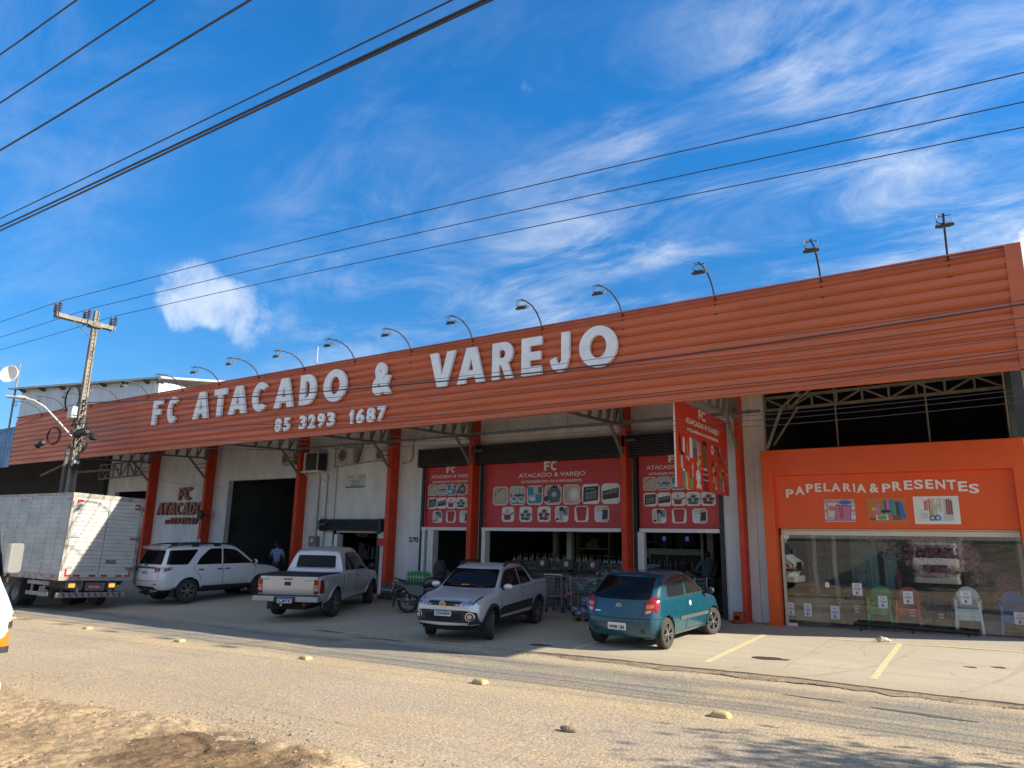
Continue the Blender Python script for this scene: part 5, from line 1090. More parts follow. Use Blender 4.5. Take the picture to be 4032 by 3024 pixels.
C.seam([(-.74, .60), (0, .585), (.74, .60)], 'x', -1, .008); C.seam([(-.52, .62), (-.56, .96)], 'x', -1, .006); C.seam([(.52, .62), (.56, .96)], 'x', -1, .006); C.seam([(-.60, 1.385), (.60, 1.385)], 'x', -1, .005); C.seam([(-1.69, .60), (-1.50, .60), (-1.42, .55)], 'y', -1, .006)
C.patch('bumper_recess', rnd(rect(-.27, .345, .27, .52), .03), 'x', m_teal, -1, .004)
C.lip(m_teal, .035, .012); C.mirror(.80, 1.0, .80, m_bp, (.12, .19, .15))
plate(rc, 'HWM 1206', -1.842, 0, .435, -1, True, .40, .13); emblem(rc, -1.735, 0, .80, -1, 'bowtie', .062)
bp_ = C.patch('badge', rect(.40, .685, .54, .715), 'x', m_chr, -1, .004, .05)

# ===== silver double-cab compact pickup, seen from the front
m_slv = paint('silver_paint', (.60, .60, .60), .45, .34, .5)
rings = [
 rg9(-2.12, .42, .66, .72, .72, 1.06, .72, 1.09, .71, 1.10, .66, 1.10, {0: .06, 1: .06, 2: .03}),
 rg9(-2.02, .38, .74, .70, .81, 1.07, .80, 1.10, .785, 1.11, .72, 1.11),
 rg9(-1.40, .34, .78, .68, .84, 1.07, .825, 1.10, .80, 1.115, .74, 1.11),
 rg9(-1.15, .34, .78, .68, .84, 1.06, .83, 1.10, .80, 1.15, .74, 1.16, {6: .03, 7: .04, 8: .05}),
 rg9(-.95, .34, .78, .66, .84, 1.04, .83, 1.10, .80, 1.46, .63, 1.50, {5: .04, 6: .2, 7: .2, 8: .2}),
 rg9(-.45, .33, .78, .66, .84, 1.02, .825, 1.08, .795, 1.50, .625, 1.545, {6: -.02, 7: -.02, 8: -.02}),
 rg9(0.05, .33, .78, .66, .84, 1.01, .825, 1.07, .795, 1.50, .62, 1.55),
 rg9(.42, .33, .78, .65, .84, 1.0, .82, 1.06, .79, 1.44, .60, 1.505, {8: .08, 7: .05}),
 rg9(1.05, .33, .77, .63, .835, .96, .81, .995, .785, 1.03, .72, 1.065, {6: -.02, 8: .06}),
 rg9(1.18, .33, .77, .63, .83, .95, .80, .98, .765, 1.005, .68, 1.04),
 rg9(1.62, .33, .76, .62, .825, .91, .77, .93, .73, .95, .62, .975),
 rg9(1.95, .34, .72, .58, .77, .83, .71, .85, .67, .865, .56, .89),
 rg9(2.10, .36, .62, .56, .66, .76, .62, .775, .58, .785, .48, .80)]
C = Car('pickup_truck', 'silver compact pickup with black cladding facing the road, between the motorcycle and the teal hatchback', 'pickup', m_slv, rings, 2.75, 1.46, .315, .37, .20, dict(r=.66, n=5, split=(-.2, .2), w=.15, dark=True), (-10.43, 14.62), R(-79.6), (.03, .10), steer=R(20), pitch=-.020)
rs = C.root
C.patch('windscreen', rnd([(-.69, 1.05), (.69, 1.05), (.575, 1.44), (-.575, 1.44)], .05), 'x', m_cg, 1, .007)
for sg in (1, -1):
    C.patch('door', rnd([(-.25, .42), (.80, .42), (.95, .70), (1.0, .99), (-.25, 1.02)], .05), 'y', m_slv, sg, .004)
    C.patch('side_window', rnd([(.88, 1.06), (.38, 1.43), (-.14, 1.465), (-.20, 1.075)], [.04, .12, .03, .02]), 'y', m_cg, sg, .008)
    C.patch('rear_side_window', rnd([(-.26, 1.075), (-.20, 1.465), (-.62, 1.455), (-.86, 1.10)], [.02, .02, .06, .04]), 'y', m_cg, sg, .008)
    C.seam([(.92, 1.055), (.38, 1.447), (-.15, 1.482), (-.64, 1.472), (-.90, 1.085), (.9, 1.052)], 'y', sg, .008, m_bp, 'window_seal')
    C.seam([(-.235, 1.06), (-.235, .7), (-.26, .41)], 'y', sg, .007); C.seam([(1.0, 1.02), (.96, .70), (.83, .41)], 'y', sg, .007); C.seam([(-.25, .97), (-.9, 1.02), (-2.0, 1.04)], 'y', sg, .005)
    C.patch('side_cladding', [(-.92, .50), (.96, .47), (.97, .62), (.85, .66), (-.92, .70)], 'y', m_bp, sg, .016)
    C.patch('sill_cladding', [(-.98, .345), (.98, .345), (.98, .41), (-.98, .41)], 'y', m_bp, sg, .014)
    mb = MB(); mb.tube([(.30, sg*.585, 1.50), (.1, sg*.60, 1.575), (-.4, sg*.61, 1.60), (-.72, sg*.62, 1.585), (-1.10, sg*.70, 1.30), (-1.38, sg*.735, 1.12)], .030, 8); mb.build('roof_bar', m_bp, rs, smooth=60)
    h = C.patch('headlamp', rnd([(sg*.40, .735), (sg*.66, .77), (sg*.735, .90), (sg*.66, .91), (sg*.44, .84), (sg*.385, .80)], .025), 'x', m_wl, 1, .012, .045)
    C.patch('lamp_bowl', circ(sg*.58, .81, .055, 18), 'x', m_chr, 1, .018, .04, h); C.patch('lamp_bowl', circ(sg*.47, .79, .032, 14), 'x', m_chr, 1, .018, .03, h); C.patch('lamp_rim', [(sg*.66, .77), (sg*.735, .90), (sg*.72, .92), (sg*.70, .91), (sg*.64, .79)], 'x', m_bp, 1, .016, .05, h)
    C.patch('headlamp', rnd([(1.93, .78), (2.02, .82), (1.80, .91), (1.78, .88)], .02), 'y', m_wl, sg, .010, .05)
    C.patch('tail_lamp', rnd([(sg*.62, .72), (sg*.76, .72), (sg*.76, 1.05), (sg*.62, 1.05)], .02), 'x', m_rl, -1, .012, .05)
C.patch('grille', rnd([(-.39, .745), (.39, .745), (.40, .83), (-.40, .83)], .02), 'x', m_bp, 1, .010, .05); C.seam([(-.41, .742), (0, .735), (.41, .742)], 'x', 1, .009, m_chr, 'chrome_strip')
C.patch('bumper_cladding', rnd([(-.76, .38), (.76, .38), (.74, .62), (.50, .66), (-.50, .66), (-.74, .62)], .03), 'x', m_bp, 1, .014, .06)
gr = C.patch('lower_grille', rnd([(-.42, .44), (.42, .44), (.45, .60), (-.45, .60)], .02), 'x', m_und, 1, .018, .05)
for z in (.47, .505, .54, .575): C.seam([(-.42, z), (.42, z)], 'x', 1, .012, m_bp, 'grille_bar', gr)
C.patch('skid_strip', rnd([(-.55, .375), (.55, .375), (.60, .41), (-.60, .41)], .015), 'x', m_slv, 1, .034, .05)
for sg in (1, -1):
    fo = C.patch('fog_lamp', circ(sg*.61, .535, .090, 22), 'x', m_chr, 1, .022, .05); C.patch('fog_glass', circ(sg*.61, .535, .073, 20), 'x', m_bp, 1, .028, .05, fo); C.patch('fog_bulb', circ(sg*.61, .535, .046, 16), 'x', m_wl, 1, .032, .04, fo)
C.patch('bed_cover', rnd([(-2.08, -.70), (-1.22, -.70), (-1.22, .70), (-2.08, .70)], .04), 'z', m_bp, 1, .03)
mb = MB(); mb.tube([(-1.45, -.74, 1.12), (-1.30, -.74, 1.2), (-1.30, .74, 1.2), (-1.45, .74, 1.12)], .022, 8); mb.build('bed_rail', m_chr, rs)
C.lip(m_bp, .075, .018); C.mirror(.82, 1.08, .82, m_slv, (.13, .24, .14)); C.handle(-.10, .90, m_slv); C.seam([(-.78, 1.03), (-.68, 1.0), (-.64, .93)], 'x', 1, .005); C.seam([(1.15, .745), (1.10, .77), (1.06, 1.0)], 'y', 1, .001)
C.seam([(-.62, .90), (-.45, .845), (.45, .845), (.62, .90)], 'x', 1, .005)
mb = MB(); mb.tube([(1.10, .5, 1.075), (1.06, .12, 1.10), (1.03, -.05, 1.115)], .012, 5); mb.tube([(1.10, -.1, 1.08), (1.05, -.4, 1.105)], .012, 5); mb.build('wipers', m_bp, rs)
mb = MB(); mb.prism(rnd(rect(-.15, 1.085, .07, 1.12), .015), 1.03, 1.06, 'yz'); mb.build('orange_cloth', flat((.5, .25, .04)), rs)
plate(rs, 'QGA5I64', 2.232, .02, .605, 1); emblem(rs, 2.205, 0, .775, 1, 'vw', .075)

# ===== large silver double-cab pickup, seen from behind
m_sl2 = paint('silver_beige_paint', (.54, .53, .51), .45, .34, .5)
rings = [
 rg9(-2.72, .55, .74, .80, .80, 1.10, .80, 1.125, .79, 1.13, .74, 1.13, {0: .1, 1: .1, 2: .05}),
 rg9(-2.66, .50, .82, .80, .875, 1.11, .865, 1.14, .85, 1.145, .80, 1.14),
 rg9(-1.6, .45, .83, .78, .90, 1.11, .885, 1.14, .86, 1.15, .80, 1.145),
 rg9(-1.06, .45, .83, .78, .90, 1.11, .885, 1.14, .86, 1.155, .80, 1.15, {}),
 rg9(-1.00, .45, .83, .78, .90, 1.11, .885, 1.16, .85, 1.66, .645, 1.71, {5: .01, 6: .16, 7: .13, 8: .11}),
 rg9(-.80, .45, .83, .78, .90, 1.11, .885, 1.17, .85, 1.735, .655, 1.785, {6: .10, 7: .08, 8: .06}),
 rg9(-.2, .45, .83, .78, .90, 1.10, .885, 1.165, .85, 1.76, .65, 1.815),
 rg9(.45, .45, .83, .77, .90, 1.10, .88, 1.16, .85, 1.72, .63, 1.785, {8: .1, 7: .06}),
 rg9(1.22, .45, .83, .75, .895, 1.07, .87, 1.11, .85, 1.16, .77, 1.20, {6: -.03, 8: .08}),
 rg9(1.36, .45, .83, .75, .89, 1.06, .86, 1.09, .83, 1.12, .72, 1.16),
 rg9(1.95, .45, .82, .72, .885, 1.02, .83, 1.04, .78, 1.06, .66, 1.09),
 rg9(2.30, .47, .72, .70, .80, .90, .74, .93, .70, .95, .58, .98)]
C = Car('pickup_truck', 'large silver pickup with black bed cover, tail towards the road beside the white SUV', 'pickup', m_sl2, rings, 3.085, 1.53, .375, .445, .245, dict(r=.62, n=6, split=(-.12, .12), w=.16, dark=True), (-16.90, 15.42), R(116), (.025, .08), steer=R(12), pitch=.022)
rh = C.root
C.patch('bed_cover', rnd([(-2.72, -.84), (-1.14, -.84), (-1.14, .84), (-2.72, .84)], .05), 'z', m_blk, 1, .035)
C.patch('tailgate', rnd([(-.71, .64), (.71, .64), (.71, 1.115), (-.71, 1.115)], .025), 'x', m_sl2, -1, .016)
C.patch('rear_window', rnd([(-.60, 1.27), (.60, 1.27), (.56, 1.61), (-.56, 1.61)], .06), 'x', m_cg, -1, .010); C.seam([(-.63, 1.25), (.63, 1.25)], 'x', -1, .008)
C.patch('windscreen', rnd([(-.74, 1.19), (.74, 1.19), (.60, 1.70), (-.60, 1.70)], .05), 'x', m_cg, 1, .007)
C.patch('tailgate_handle', rnd(rect(-.09, .90, .09, 1.0), .02), 'x', m_bp, -1, .022, .04); C.patch('brake_lamp', rnd(rect(-.13, 1.05, .13, 1.085), .015), 'x', m_rl, -1, .022, .04)
for sg in (1, -1):
    h = C.patch('tail_lamp', rnd([(sg*.725, .70), (sg*.83, .70), (sg*.85, 1.04), (sg*.725, 1.07)], .02), 'x', m_rl, -1, .020, .04)
    C.patch('indicator', rect(*sorted((sg*.735, sg*.825))[:1], .855, sorted((sg*.735, sg*.825))[1], .925), 'x', m_al, -1, .024, .04, h); C.patch('reversing_lamp', rect(sorted((sg*.735, sg*.82))[0], .77, sorted((sg*.735, sg*.82))[1], .84), 'x', m_wl, -1, .024, .04, h)
    C.patch('tail_lamp', rnd([(-2.68, .71), (-2.50, .71), (-2.55, 1.05), (-2.68, 1.05)], .03), 'y', m_rl, sg, .014, .05)
    C.patch('door', rnd([(-.04, .56), (.92, .56), (1.08, .86), (1.14, 1.10), (-.04, 1.13)], .05), 'y', m_sl2, sg, .004); C.patch('rear_door', rnd([(-.08, .56), (-.66, .56), (-.95, .88), (-.97, 1.13), (-.08, 1.13)], .05), 'y', m_sl2, sg, .004)
    C.patch('side_window', rnd([(1.02, 1.17), (.42, 1.66), (-.02, 1.70), (-.04, 1.18)], [.04, .12, .03, .02]), 'y', m_cg, sg, .008); C.patch('rear_side_window', rnd([(-.10, 1.18), (-.08, 1.70), (-.60, 1.68), (-.82, 1.20)], [.02, .03, .1, .03]), 'y', m_cg, sg, .008)
    C.seam([(-.06, 1.16), (-.06, .9), (-.07, .55)], 'y', sg, .008); C.seam([(1.14, 1.12), (1.09, .86), (.94, .55)], 'y', sg, .008); C.seam([(-1.02, 1.12), (-1.03, .7), (-1.04, .47)], 'y', sg, .010); C.seam([(-.07, 1.19), (-.06, 1.7)], 'y', sg, .012, m_chr, 'window_strip')
    C.patch('step', [(-.85, .43), (.95, .43), (.95, .50), (-.85, .50)], 'y', m_slv, sg, .10, .08)
    mb = MB(); mb.box((-2.02, sg*.90 - (.26 if sg > 0 else 0), .20), (-1.98, sg*.90 + (.0 if sg > 0 else .26), .52)); mb.build('mud_flap', m_blk, rh)
    sc2 = C.patch('sticker', rnd([(-2.42, .84), (-2.2, .86), (-2.18, .96), (-2.40, .98)], .02), 'y', flat((.5, .48, .47)), sg, .006, .05)
mb = MB(); mb.prism(rnd([(-.90, .50), (.90, .50), (.90, .64), (-.90, .64)], .02), -2.90, -2.66, 'yz'); mb.build('rear_bumper', mat('dull_metal_bumper', (.36, .36, .37), .4, .5), rh, bevel=.03)
mb = MB(); mb.box((-2.88, -.86, .641), (-2.66, .86, .665)); mb.build('bumper_step', m_bp, rh, bevel=.01)
mb = MB(); mb.box((-2.905, -.30, .50), (-2.885, .30, .63)); mb.build('plate_recess', m_bp, rh)
mb = MB(); mb.tube([(-2.6, .05, .45), (-3.0, .05, .43), (-3.0, .05, .50)], .035, 8); mb.ell((-3.0, .05, .53), (.035, .035, .035)); mb.build('tow_ball', m_chr, rh)
mb = MB(); mb.cyl((-2.7, -.45, .42), (-2.3, -.45, .42), .045, n=10); mb.build('exhaust', m_bolt, rh)
for t_, a, b, z in (('D4-D', -.70, -.50, 1.03), ('HILUX', .50, .68, 1.04)):
    mb = MB(); put_text(mb, t_, -b, -a, z, z + .035, 0, .004, .03); o = mb.build('badge', m_chr, rh); o.rotation_euler = (0, 0, R(-90)); o.location = (-2.768, 0, 0)
C.lip(m_sl2, .055, .028); C.mirror(1.0, 1.24, .90, m_bp, (.14, .24, .20)); C.handle(.06, 1.0, m_chr); C.handle(-.76, 1.0, m_chr)
plate(rh, 'NUW7130', -2.912, 0, .535, -1)

# ===== white SUV, rear and right side
m_wht = paint('pearl_white_paint', (.66, .67, .68), .0, .25, .8, .03)
rings = [
 rg9(-2.30, .44, .74, .70, .82, 1.12, .80, 1.18, .765, 1.69, .60, 1.75, {0: .06, 1: .06, 2: .02, 3: -.05, 4: .03, 5: .06, 6: .25, 7: .23, 8: .22}),
 rg9(-2.16, .42, .83, .70, .90, 1.12, .885, 1.18, .845, 1.71, .655, 1.775, {4: .02, 5: .04, 6: .19, 7: .19, 8: .18}),
 rg9(-1.6, .42, .84, .72, .915, 1.12, .895, 1.18, .855, 1.735, .675, 1.80),
 rg9(-.9, .42, .84, .74, .915, 1.11, .895, 1.175, .855, 1.755, .68, 1.82),
 rg9(-.1, .42, .84, .74, .915, 1.10, .895, 1.165, .855, 1.755, .67, 1.82),
 rg9(.42, .42, .84, .74, .915, 1.09, .89, 1.16, .85, 1.71, .65, 1.785, {8: .1, 7: .06}),
 rg9(1.22, .42, .84, .74, .91, 1.07, .88, 1.11, .855, 1.16, .78, 1.20, {6: -.03, 8: .08}),
 rg9(1.36, .42, .84, .73, .905, 1.06, .87, 1.09, .84, 1.12, .73, 1.165),
 rg9(1.85, .42, .83, .70, .89, 1.02, .84, 1.04, .79, 1.06, .67, 1.095),
 rg9(2.20, .44, .72, .68, .81, .90, .75, .93, .71, .95, .59, .985)]
C = Car('suv', 'white SUV with black roof rails parked right behind the tail of the box truck', 'SUV', m_wht, rings, 2.75, 1.56, .375, .43, .255, dict(r=.62, n=6, split=(-.17, .17), w=.13, dark=True), (-23.0, 15.62), R(88), (.05, .08), steer=0, pitch=.022)
rv = C.root
C.patch('rear_window', rnd([(-.70, 1.22), (.70, 1.22), (.60, 1.66), (-.60, 1.66)], .06), 'x', m_cg, -1, .008)
C.patch('windscreen', rnd([(-.75, 1.19), (.75, 1.19), (.61, 1.70), (-.61, 1.70)], .05), 'x', m_cg, 1, .007)
mb = MB(); mb.prism([(-2.22, 1.70), (-1.9, 1.80), (-1.85, 1.835), (-2.26, 1.765)], -.60, .60, 'xz'); mb.build('spoiler', m_wht, rv, bevel=.012)
for sg in (1, -1):
    C.patch('side_window', rnd([(1.02, 1.175), (.40, 1.65), (-.10, 1.70), (-.14, 1.185)], [.04, .12, .03, .02]), 'y', m_cg, sg, .008)
    C.patch('rear_side_window', rnd([(-.20, 1.185), (-.16, 1.70), (-.60, 1.70), (-.96, 1.42), (-1.12, 1.19)], [.02, .03, .1, .1, .04]), 'y', m_cg, sg, .008)
    C.patch('quarter_window', rnd([(-1.42, 1.20), (-1.02, 1.68), (-2.0, 1.66), (-2.14, 1.22)], [.06, .05, .04, .03]), 'y', m_cg, sg, .008)
    C.seam([(-.17, 1.17), (-.16, .8), (-.14, .47)], 'y', sg, .007); C.seam([(1.14, 1.12), (1.09, .86), (.94, .47)], 'y', sg, .007); C.seam([(-1.16, 1.17), (-1.24, 1.05), (-1.0, .85), (-.93, .47)], 'y', sg, .007); C.seam([(.94, .47), (-.93, .47)], 'y', sg, .006)
    C.patch('step', [(-.85, .40), (.92, .40), (.92, .50), (-.85, .50)], 'y', m_bp, sg, .09, .08)
    h = C.patch('tail_lamp', rnd([(sg*.52, .96), (sg*.80, 1.0), (sg*.83, 1.14), (sg*.50, 1.13)], .03), 'x', m_wl, -1, .014, .05); C.patch('lamp_bowl', circ(sg*.58, 1.06, .05, 16), 'x', m_rl, -1, .020, .04, h); C.patch('lamp_bowl', circ(sg*.71, 1.07, .055, 16), 'x', m_rl, -1, .020, .04, h)
    h = C.patch('tail_lamp', rnd([(-2.26, .96), (-2.0, 1.06), (-1.93, 1.14), (-2.26, 1.15)], .02), 'y', m_wl, sg, .012, .05); C.patch('lamp_bowl', rnd([(-2.22, 1.0), (-2.06, 1.06), (-2.04, 1.11), (-2.22, 1.12)], .02), 'y', m_rl, sg, .018, .05, h)
    mb = MB(); mb.tube([(.45, sg*.62, 1.74), (.35, sg*.64, 1.84), (-.4, sg*.66, 1.865), (-1.4, sg*.66, 1.855), (-1.85, sg*.64, 1.82), (-2.0, sg*.62, 1.78)], .024, 8)
    for x in (-.3, -1.1): mb.box((x - .12, sg*.66 - .03, 1.77), (x + .12, sg*.66 + .03, 1.85))
    mb.build('roof_rail', m_bp, rv, smooth=60)
    mb = MB(); mb.box((-1.88, min(sg*.66, sg*.92), .18), (-1.84, max(sg*.66, sg*.92), .50)); mb.build('mud_flap', m_blk, rv)
    C.patch('reflector', rnd(rect(min(sg*.55, sg*.70), .60, max(sg*.55, sg*.70), .63), .01), 'x', m_rl, -1, .008, .05)
C.patch('garnish', rnd(rect(-.55, 1.09, .55, 1.135), .015), 'x', m_bp, -1, .016, .05); C.patch('plate_recess', rnd([(-.30, .86), (.30, .86), (.36, 1.08), (-.36, 1.08)], .03), 'x', m_wht, -1, .010, .05)
C.seam([(-.84, .72), (0, .70), (.84, .72)], 'x', -1, .008); C.seam([(-.76, .72), (-.78, .95)], 'x', -1, .007); C.seam([(.76, .72), (.78, .95)], 'x', -1, .007); C.patch('bumper_lower', rnd([(-.60, .44), (.60, .44), (.50, .53), (-.50, .53)], .02), 'x', m_bp, -1, .010, .06)
C.lip(m_wht, .075, .022); C.mirror(1.0, 1.23, .90, m_wht, (.14, .26, .17)); C.handle(-.28, 1.03, m_bp); C.handle(.0, 1.03, m_bp); C.handle(-.98, 1.03, m_bp)
mb = MB(); mb.tube([(-2.4, 0, 1.20), (-2.33, .1, 1.23), (-2.25, .38, 1.30)], .012, 6); mb.build('rear_wiper', m_bp, rv)
mb = MB(); mb.cyl((-2.42, -.5, .40), (-2.2, -.5, .40), .04, n=10); mb.tube([(-2.1, .1, .42), (-2.48, .1, .40), (-2.48, .1, .47)], .03, 8); mb.build('exhaust', m_chr, rv)
plate(rv, 'PNZ7116', -2.382, 0, .97, -1, True); emblem(rv, -2.365, 0, 1.17, -1, 'ovals', .07)
# ===== box truck parked along the left end
m_al2 = mat('worn_aluminium_panel', (.42, .42, .42), .45, .3, var=.15, vs=1.2, bump=.05, bs=4, stretch=(1, 1, 2.2), tint=(.33, .33, .33))
m_al3 = mat('white_truck_door', (.55, .54, .50), .5, .1, var=.12, vs=1.6, bump=.04, bs=4, stretch=(1, 1, 2.5), tint=(.42, .40, .36))
m_rst = mat('dirty_truck_frame', (.17, .16, .15), .8, var=.45, vs=5)
m_hin = mat('grey_hinge', (.34, .33, .30), .7, var=.3, vs=9)
m_ref = mat('red_reflector', (.45, .02, .02), .3); m_lit = mat('lit_tail_lamp', (.7, .16, .02), .3, emit=((1, .25, .04), 1.3))
bt_ = thing('box_truck', 'box truck with dented aluminium body parked at the left, its rear doors half in sunlight', 'truck', (-23.5, 11.9, -.27), pi + .015); bt_.rotation_euler = (R(2.0), 0, pi + .015)
zb, zt_, hw, LB = 1.0, 3.53, 1.125, 5.2
mb = MB(); mb.box((.03, -hw, zb), (LB, hw, zt_ - .04)); mb.build('cargo_box', m_al2, bt_)
for sg in (1, -1):
    mb = MB()
    for i in range(15): z = zb + .12 + .155*i; mb.box((.05, sg*hw - (.0 if sg > 0 else .012), z), (LB - .05, sg*hw + (.012 if sg > 0 else .0), z + .055))
    for x in (.62, 1.25, 1.95, 2.65, 3.35, 4.05, 4.7): mb.box((x, sg*hw - (.0 if sg > 0 else .0125), zb + .06), (x + .025, sg*hw + (.0125 if sg > 0 else 0), zt_ - .1))
    for i in range(15): z = zb + .178 + .155*i; mb.box((.05, sg*hw - (.0 if sg > 0 else .006), z), (LB - .05, sg*hw + (.006 if sg > 0 else .0), z + .012), 1)
    mb.build('side_ribs', [m_al2, m_hin], bt_)
mb = MB(); mb.box((-.02, -hw - .03, zt_ - .07), (LB + .02, hw + .03, zt_)); mb.box((.0, -hw - .025, zb - .10), (LB, -hw + .0, zb + .07)); mb.box((.0, hw, zb - .10), (LB, hw + .025, zb + .07))
for y0 in (-hw - .025, hw - .07): mb.box((-.035, y0, zb - .10), (.06, y0 + .095, zt_ - .06))
mb.box((-.03, -hw, zb - .10), (.03, hw, zb - .01)); mb.box((-.03, -hw, zt_ - .13), (.03, hw, zt_ - .05)); mb.build('box_frame', mat('grey_box_frame', (.36, .35, .32), .7, var=.4, vs=4, tint=(.20, .18, .15)), bt_)
for sg in (1, -1):
    d = MB(); a, b = sorted((sg*.012, sg*(hw - .08))); d.box((-.03, a, zb), (.02, b, zt_ - .14))
    for i in range(19): z = zb + .08 + .122*i; d.box((-.036, a + .02, z), (-.0295, b - .02, z + .108))
    for i in range(19): z = zb + .19 + .122*i; d.box((-.0312, a + .02, z + .001), (-.0296, b - .02, z + .011), 1)
    dr = d.build('rear_door', [m_al3, m_rst], bt_)
    for z in (zb + .28, zb + 1.22, zb + 2.18):
        h = MB(); h.bar((-.05, sg*(hw - .02), z), (-.045, sg*(hw - .30), z), .02, .07); h.cyl((-.05, sg*(hw - .02), z - .08), (-.05, sg*(hw - .02), z + .08), .03, n=8); h.build('hinge', m_rst if sg < 0 else m_hin, dr)
    h = MB()
    for p in ((hw - .30, zt_ - .26, hw - .12, zt_ - .20), (hw - .17, zt_ - .40, hw - .11, zt_ - .26), (hw - .17, zb + .08, hw - .11, zb + .28), (hw - .30, zb + .02, hw - .11, zb + .08), (.55, zb + .02, .75, zb + .08), (.08, zb + .02, .28, zb + .08)):
        a, b = sorted((sg*p[0], sg*p[2])); h.box((-.042, a, p[1]), (-.037, b, p[3]))
    h.build('reflector', m_ref, dr)
h = MB(); h.box((-.045, -.48, zb + .42), (-.037, -.16, zb + .54)); h.build('latch_recess', m_rst, bt_); h = MB(); h.bar((-.06, -.44, zb + .48), (-.06, -.24, zb + .48), .03, .05); h.build('latch', m_chr, bt_)
h = MB()
for x in (.25, .9, 4.1): h.box((x, hw + .026, zb - .02), (x + .22, hw + .030, zb + .05))
for x in (.10, 3.1): h.box((x, hw + .017, zt_ - .22), (x + .25, hw + .021, zt_ - .17))
h.build('side_reflector', m_ref, bt_)
mb = MB()
for y in (-.42, .42): mb.box((.05, y - .05, .62), (LB + 1.6, y + .05, .90))
for x in (.3, 1.2, 2.2, 3.2, 4.2): mb.box((x, -1.0, .86), (x + .08, 1.0, .91))
mb.box((2.2, -.75, .45), (3.6, -.5, .8)); mb.build('chassis', m_rst, bt_)
mb = MB(); mb.box((-.02, -.95, .40), (.06, 1.12, .55)); mb.bar((.02, -.5, .5), (.2, -.5, .85), .06); mb.bar((.02, .5, .5), (.2, .5, .85), .06); bb = mb.build('bumper_bar', mat('dirty_bumper', (.30, .28, .25), .8, var=.4, vs=6), bt_)
mb = MB()
for i in range(10): y = -.85 + .19*i; mb.prism([(y, .42), (y + .07, .42), (y + .13, .54), (y + .06, .54)], -.026, -.021, 'yz')
mb.build('stripes', mat('faded_red_stripe', (.30, .05, .04), .6, var=.4, vs=9), bb)
for y in (.72, -.50):
    mb = MB(); mb.box((-.01, y - .13, .66), (.10, y + .13, .86)); l = mb.build('tail_lamp', m_rst, bt_); mb = MB(); mb.prism(rnd(rect(y - .09, .70, y + .09, .81), .02), -.018, -.011, 'yz'); mb.build('lens', m_lit, l)
mb = MB(); mb.box((.0, -.28, .60), (.05, .30, .84)); mb.build('plate_carrier', m_rst, bt_)
plt = link('licence_plate', None, bt_); bpy.data.objects.remove(plt)
mb = MB(); mb.box((-.2, 0, -.065), (.2, .01, .065)); plt = mb.build('licence_plate', flat((.40, .035, .05)), bt_); plt.location = (-.014, .05, .72); plt.rotation_euler = (0, 0, R(-90))
mb = MB(); put_text(mb, 'OHX 3402', -.17, .17, -.045, .03, -.004, .0035, .03); mb.build('lettering', flat((.6, .58, .56)), plt)
for sg in (1, -1):
    mb = MB()
    for z in (.42, .74): mb.box((.55, sg*(hw - .02) - .02, z), (1.9, sg*(hw - .02) + .02, z + .11))
    for x in (.85, 1.62): mb.box((x, sg*(hw - .06) - .02, .40), (x + .08, sg*(hw - .06) + .02, .95))
    mb.build('side_guard', mat('weathered_wood_rail', (.30, .28, .25), .85, var=.4, vs=5), bt_)
def truck_wheel(par, x, y, sg, r=.42, w=.24, dual=False):
    o = MB(); h = w/2; o.lathe([(r*.55, -h), (r*.9, -h*1.05), (r, -h*.8), (r, -.02), (r - .015, 0), (r, .02), (r, h*.8), (r*.9, h*1.05), (r*.55, h), (r*.5, 0)], (0, 0, 0), 'y', 32)
    if dual: o.lathe([(r*.55, -h - .3), (r, -h - .26), (r, -h - .06), (r*.55, -h - .02)], (0, 0, 0), 'y', 32)
    wo = o.build('wheel', m_tyre, par, smooth=40); wo.location = (x, y, r); wo.rotation_euler = (0, 0, pi if sg < 0 else 0)
    d = MB(); d.lathe([(0, h*.2), (r*.2, h*.3), (r*.24, h*.1), (r*.45, -h*.1), (r*.52, h*.7), (r*.57, h*.95), (r*.57, h*.6)], (0, 0, 0), 'y', 28)
    for k in range(6): d.cyl((r*.33*cos(k*pi/3), h*.0, r*.33*sin(k*pi/3)), (r*.33*cos(k*pi/3), h*.25, r*.33*sin(k*pi/3)), .02, n=6)
    d.build('rim', mat('dusty_steel_rim', (.27, .26, .24), .6, .2, var=.3, vs=6), wo, smooth=40)
for sg in (1, -1): truck_wheel(bt_, 2.75, sg*.95, sg, dual=True); truck_wheel(bt_, 6.2, sg*.92, sg)
for sg in (1, -1): mb = MB(); mb.box((2.2, sg*.95 - .22, .25), (2.22, sg*.95 + .22, .95)); mb.build('mud_flap', m_blk, bt_)
mb = MB(); mb.cyl((.9, -.7, .45), (.9, -.45, .45), .36, n=24); mb.build('spare_wheel', m_tyre, bt_)
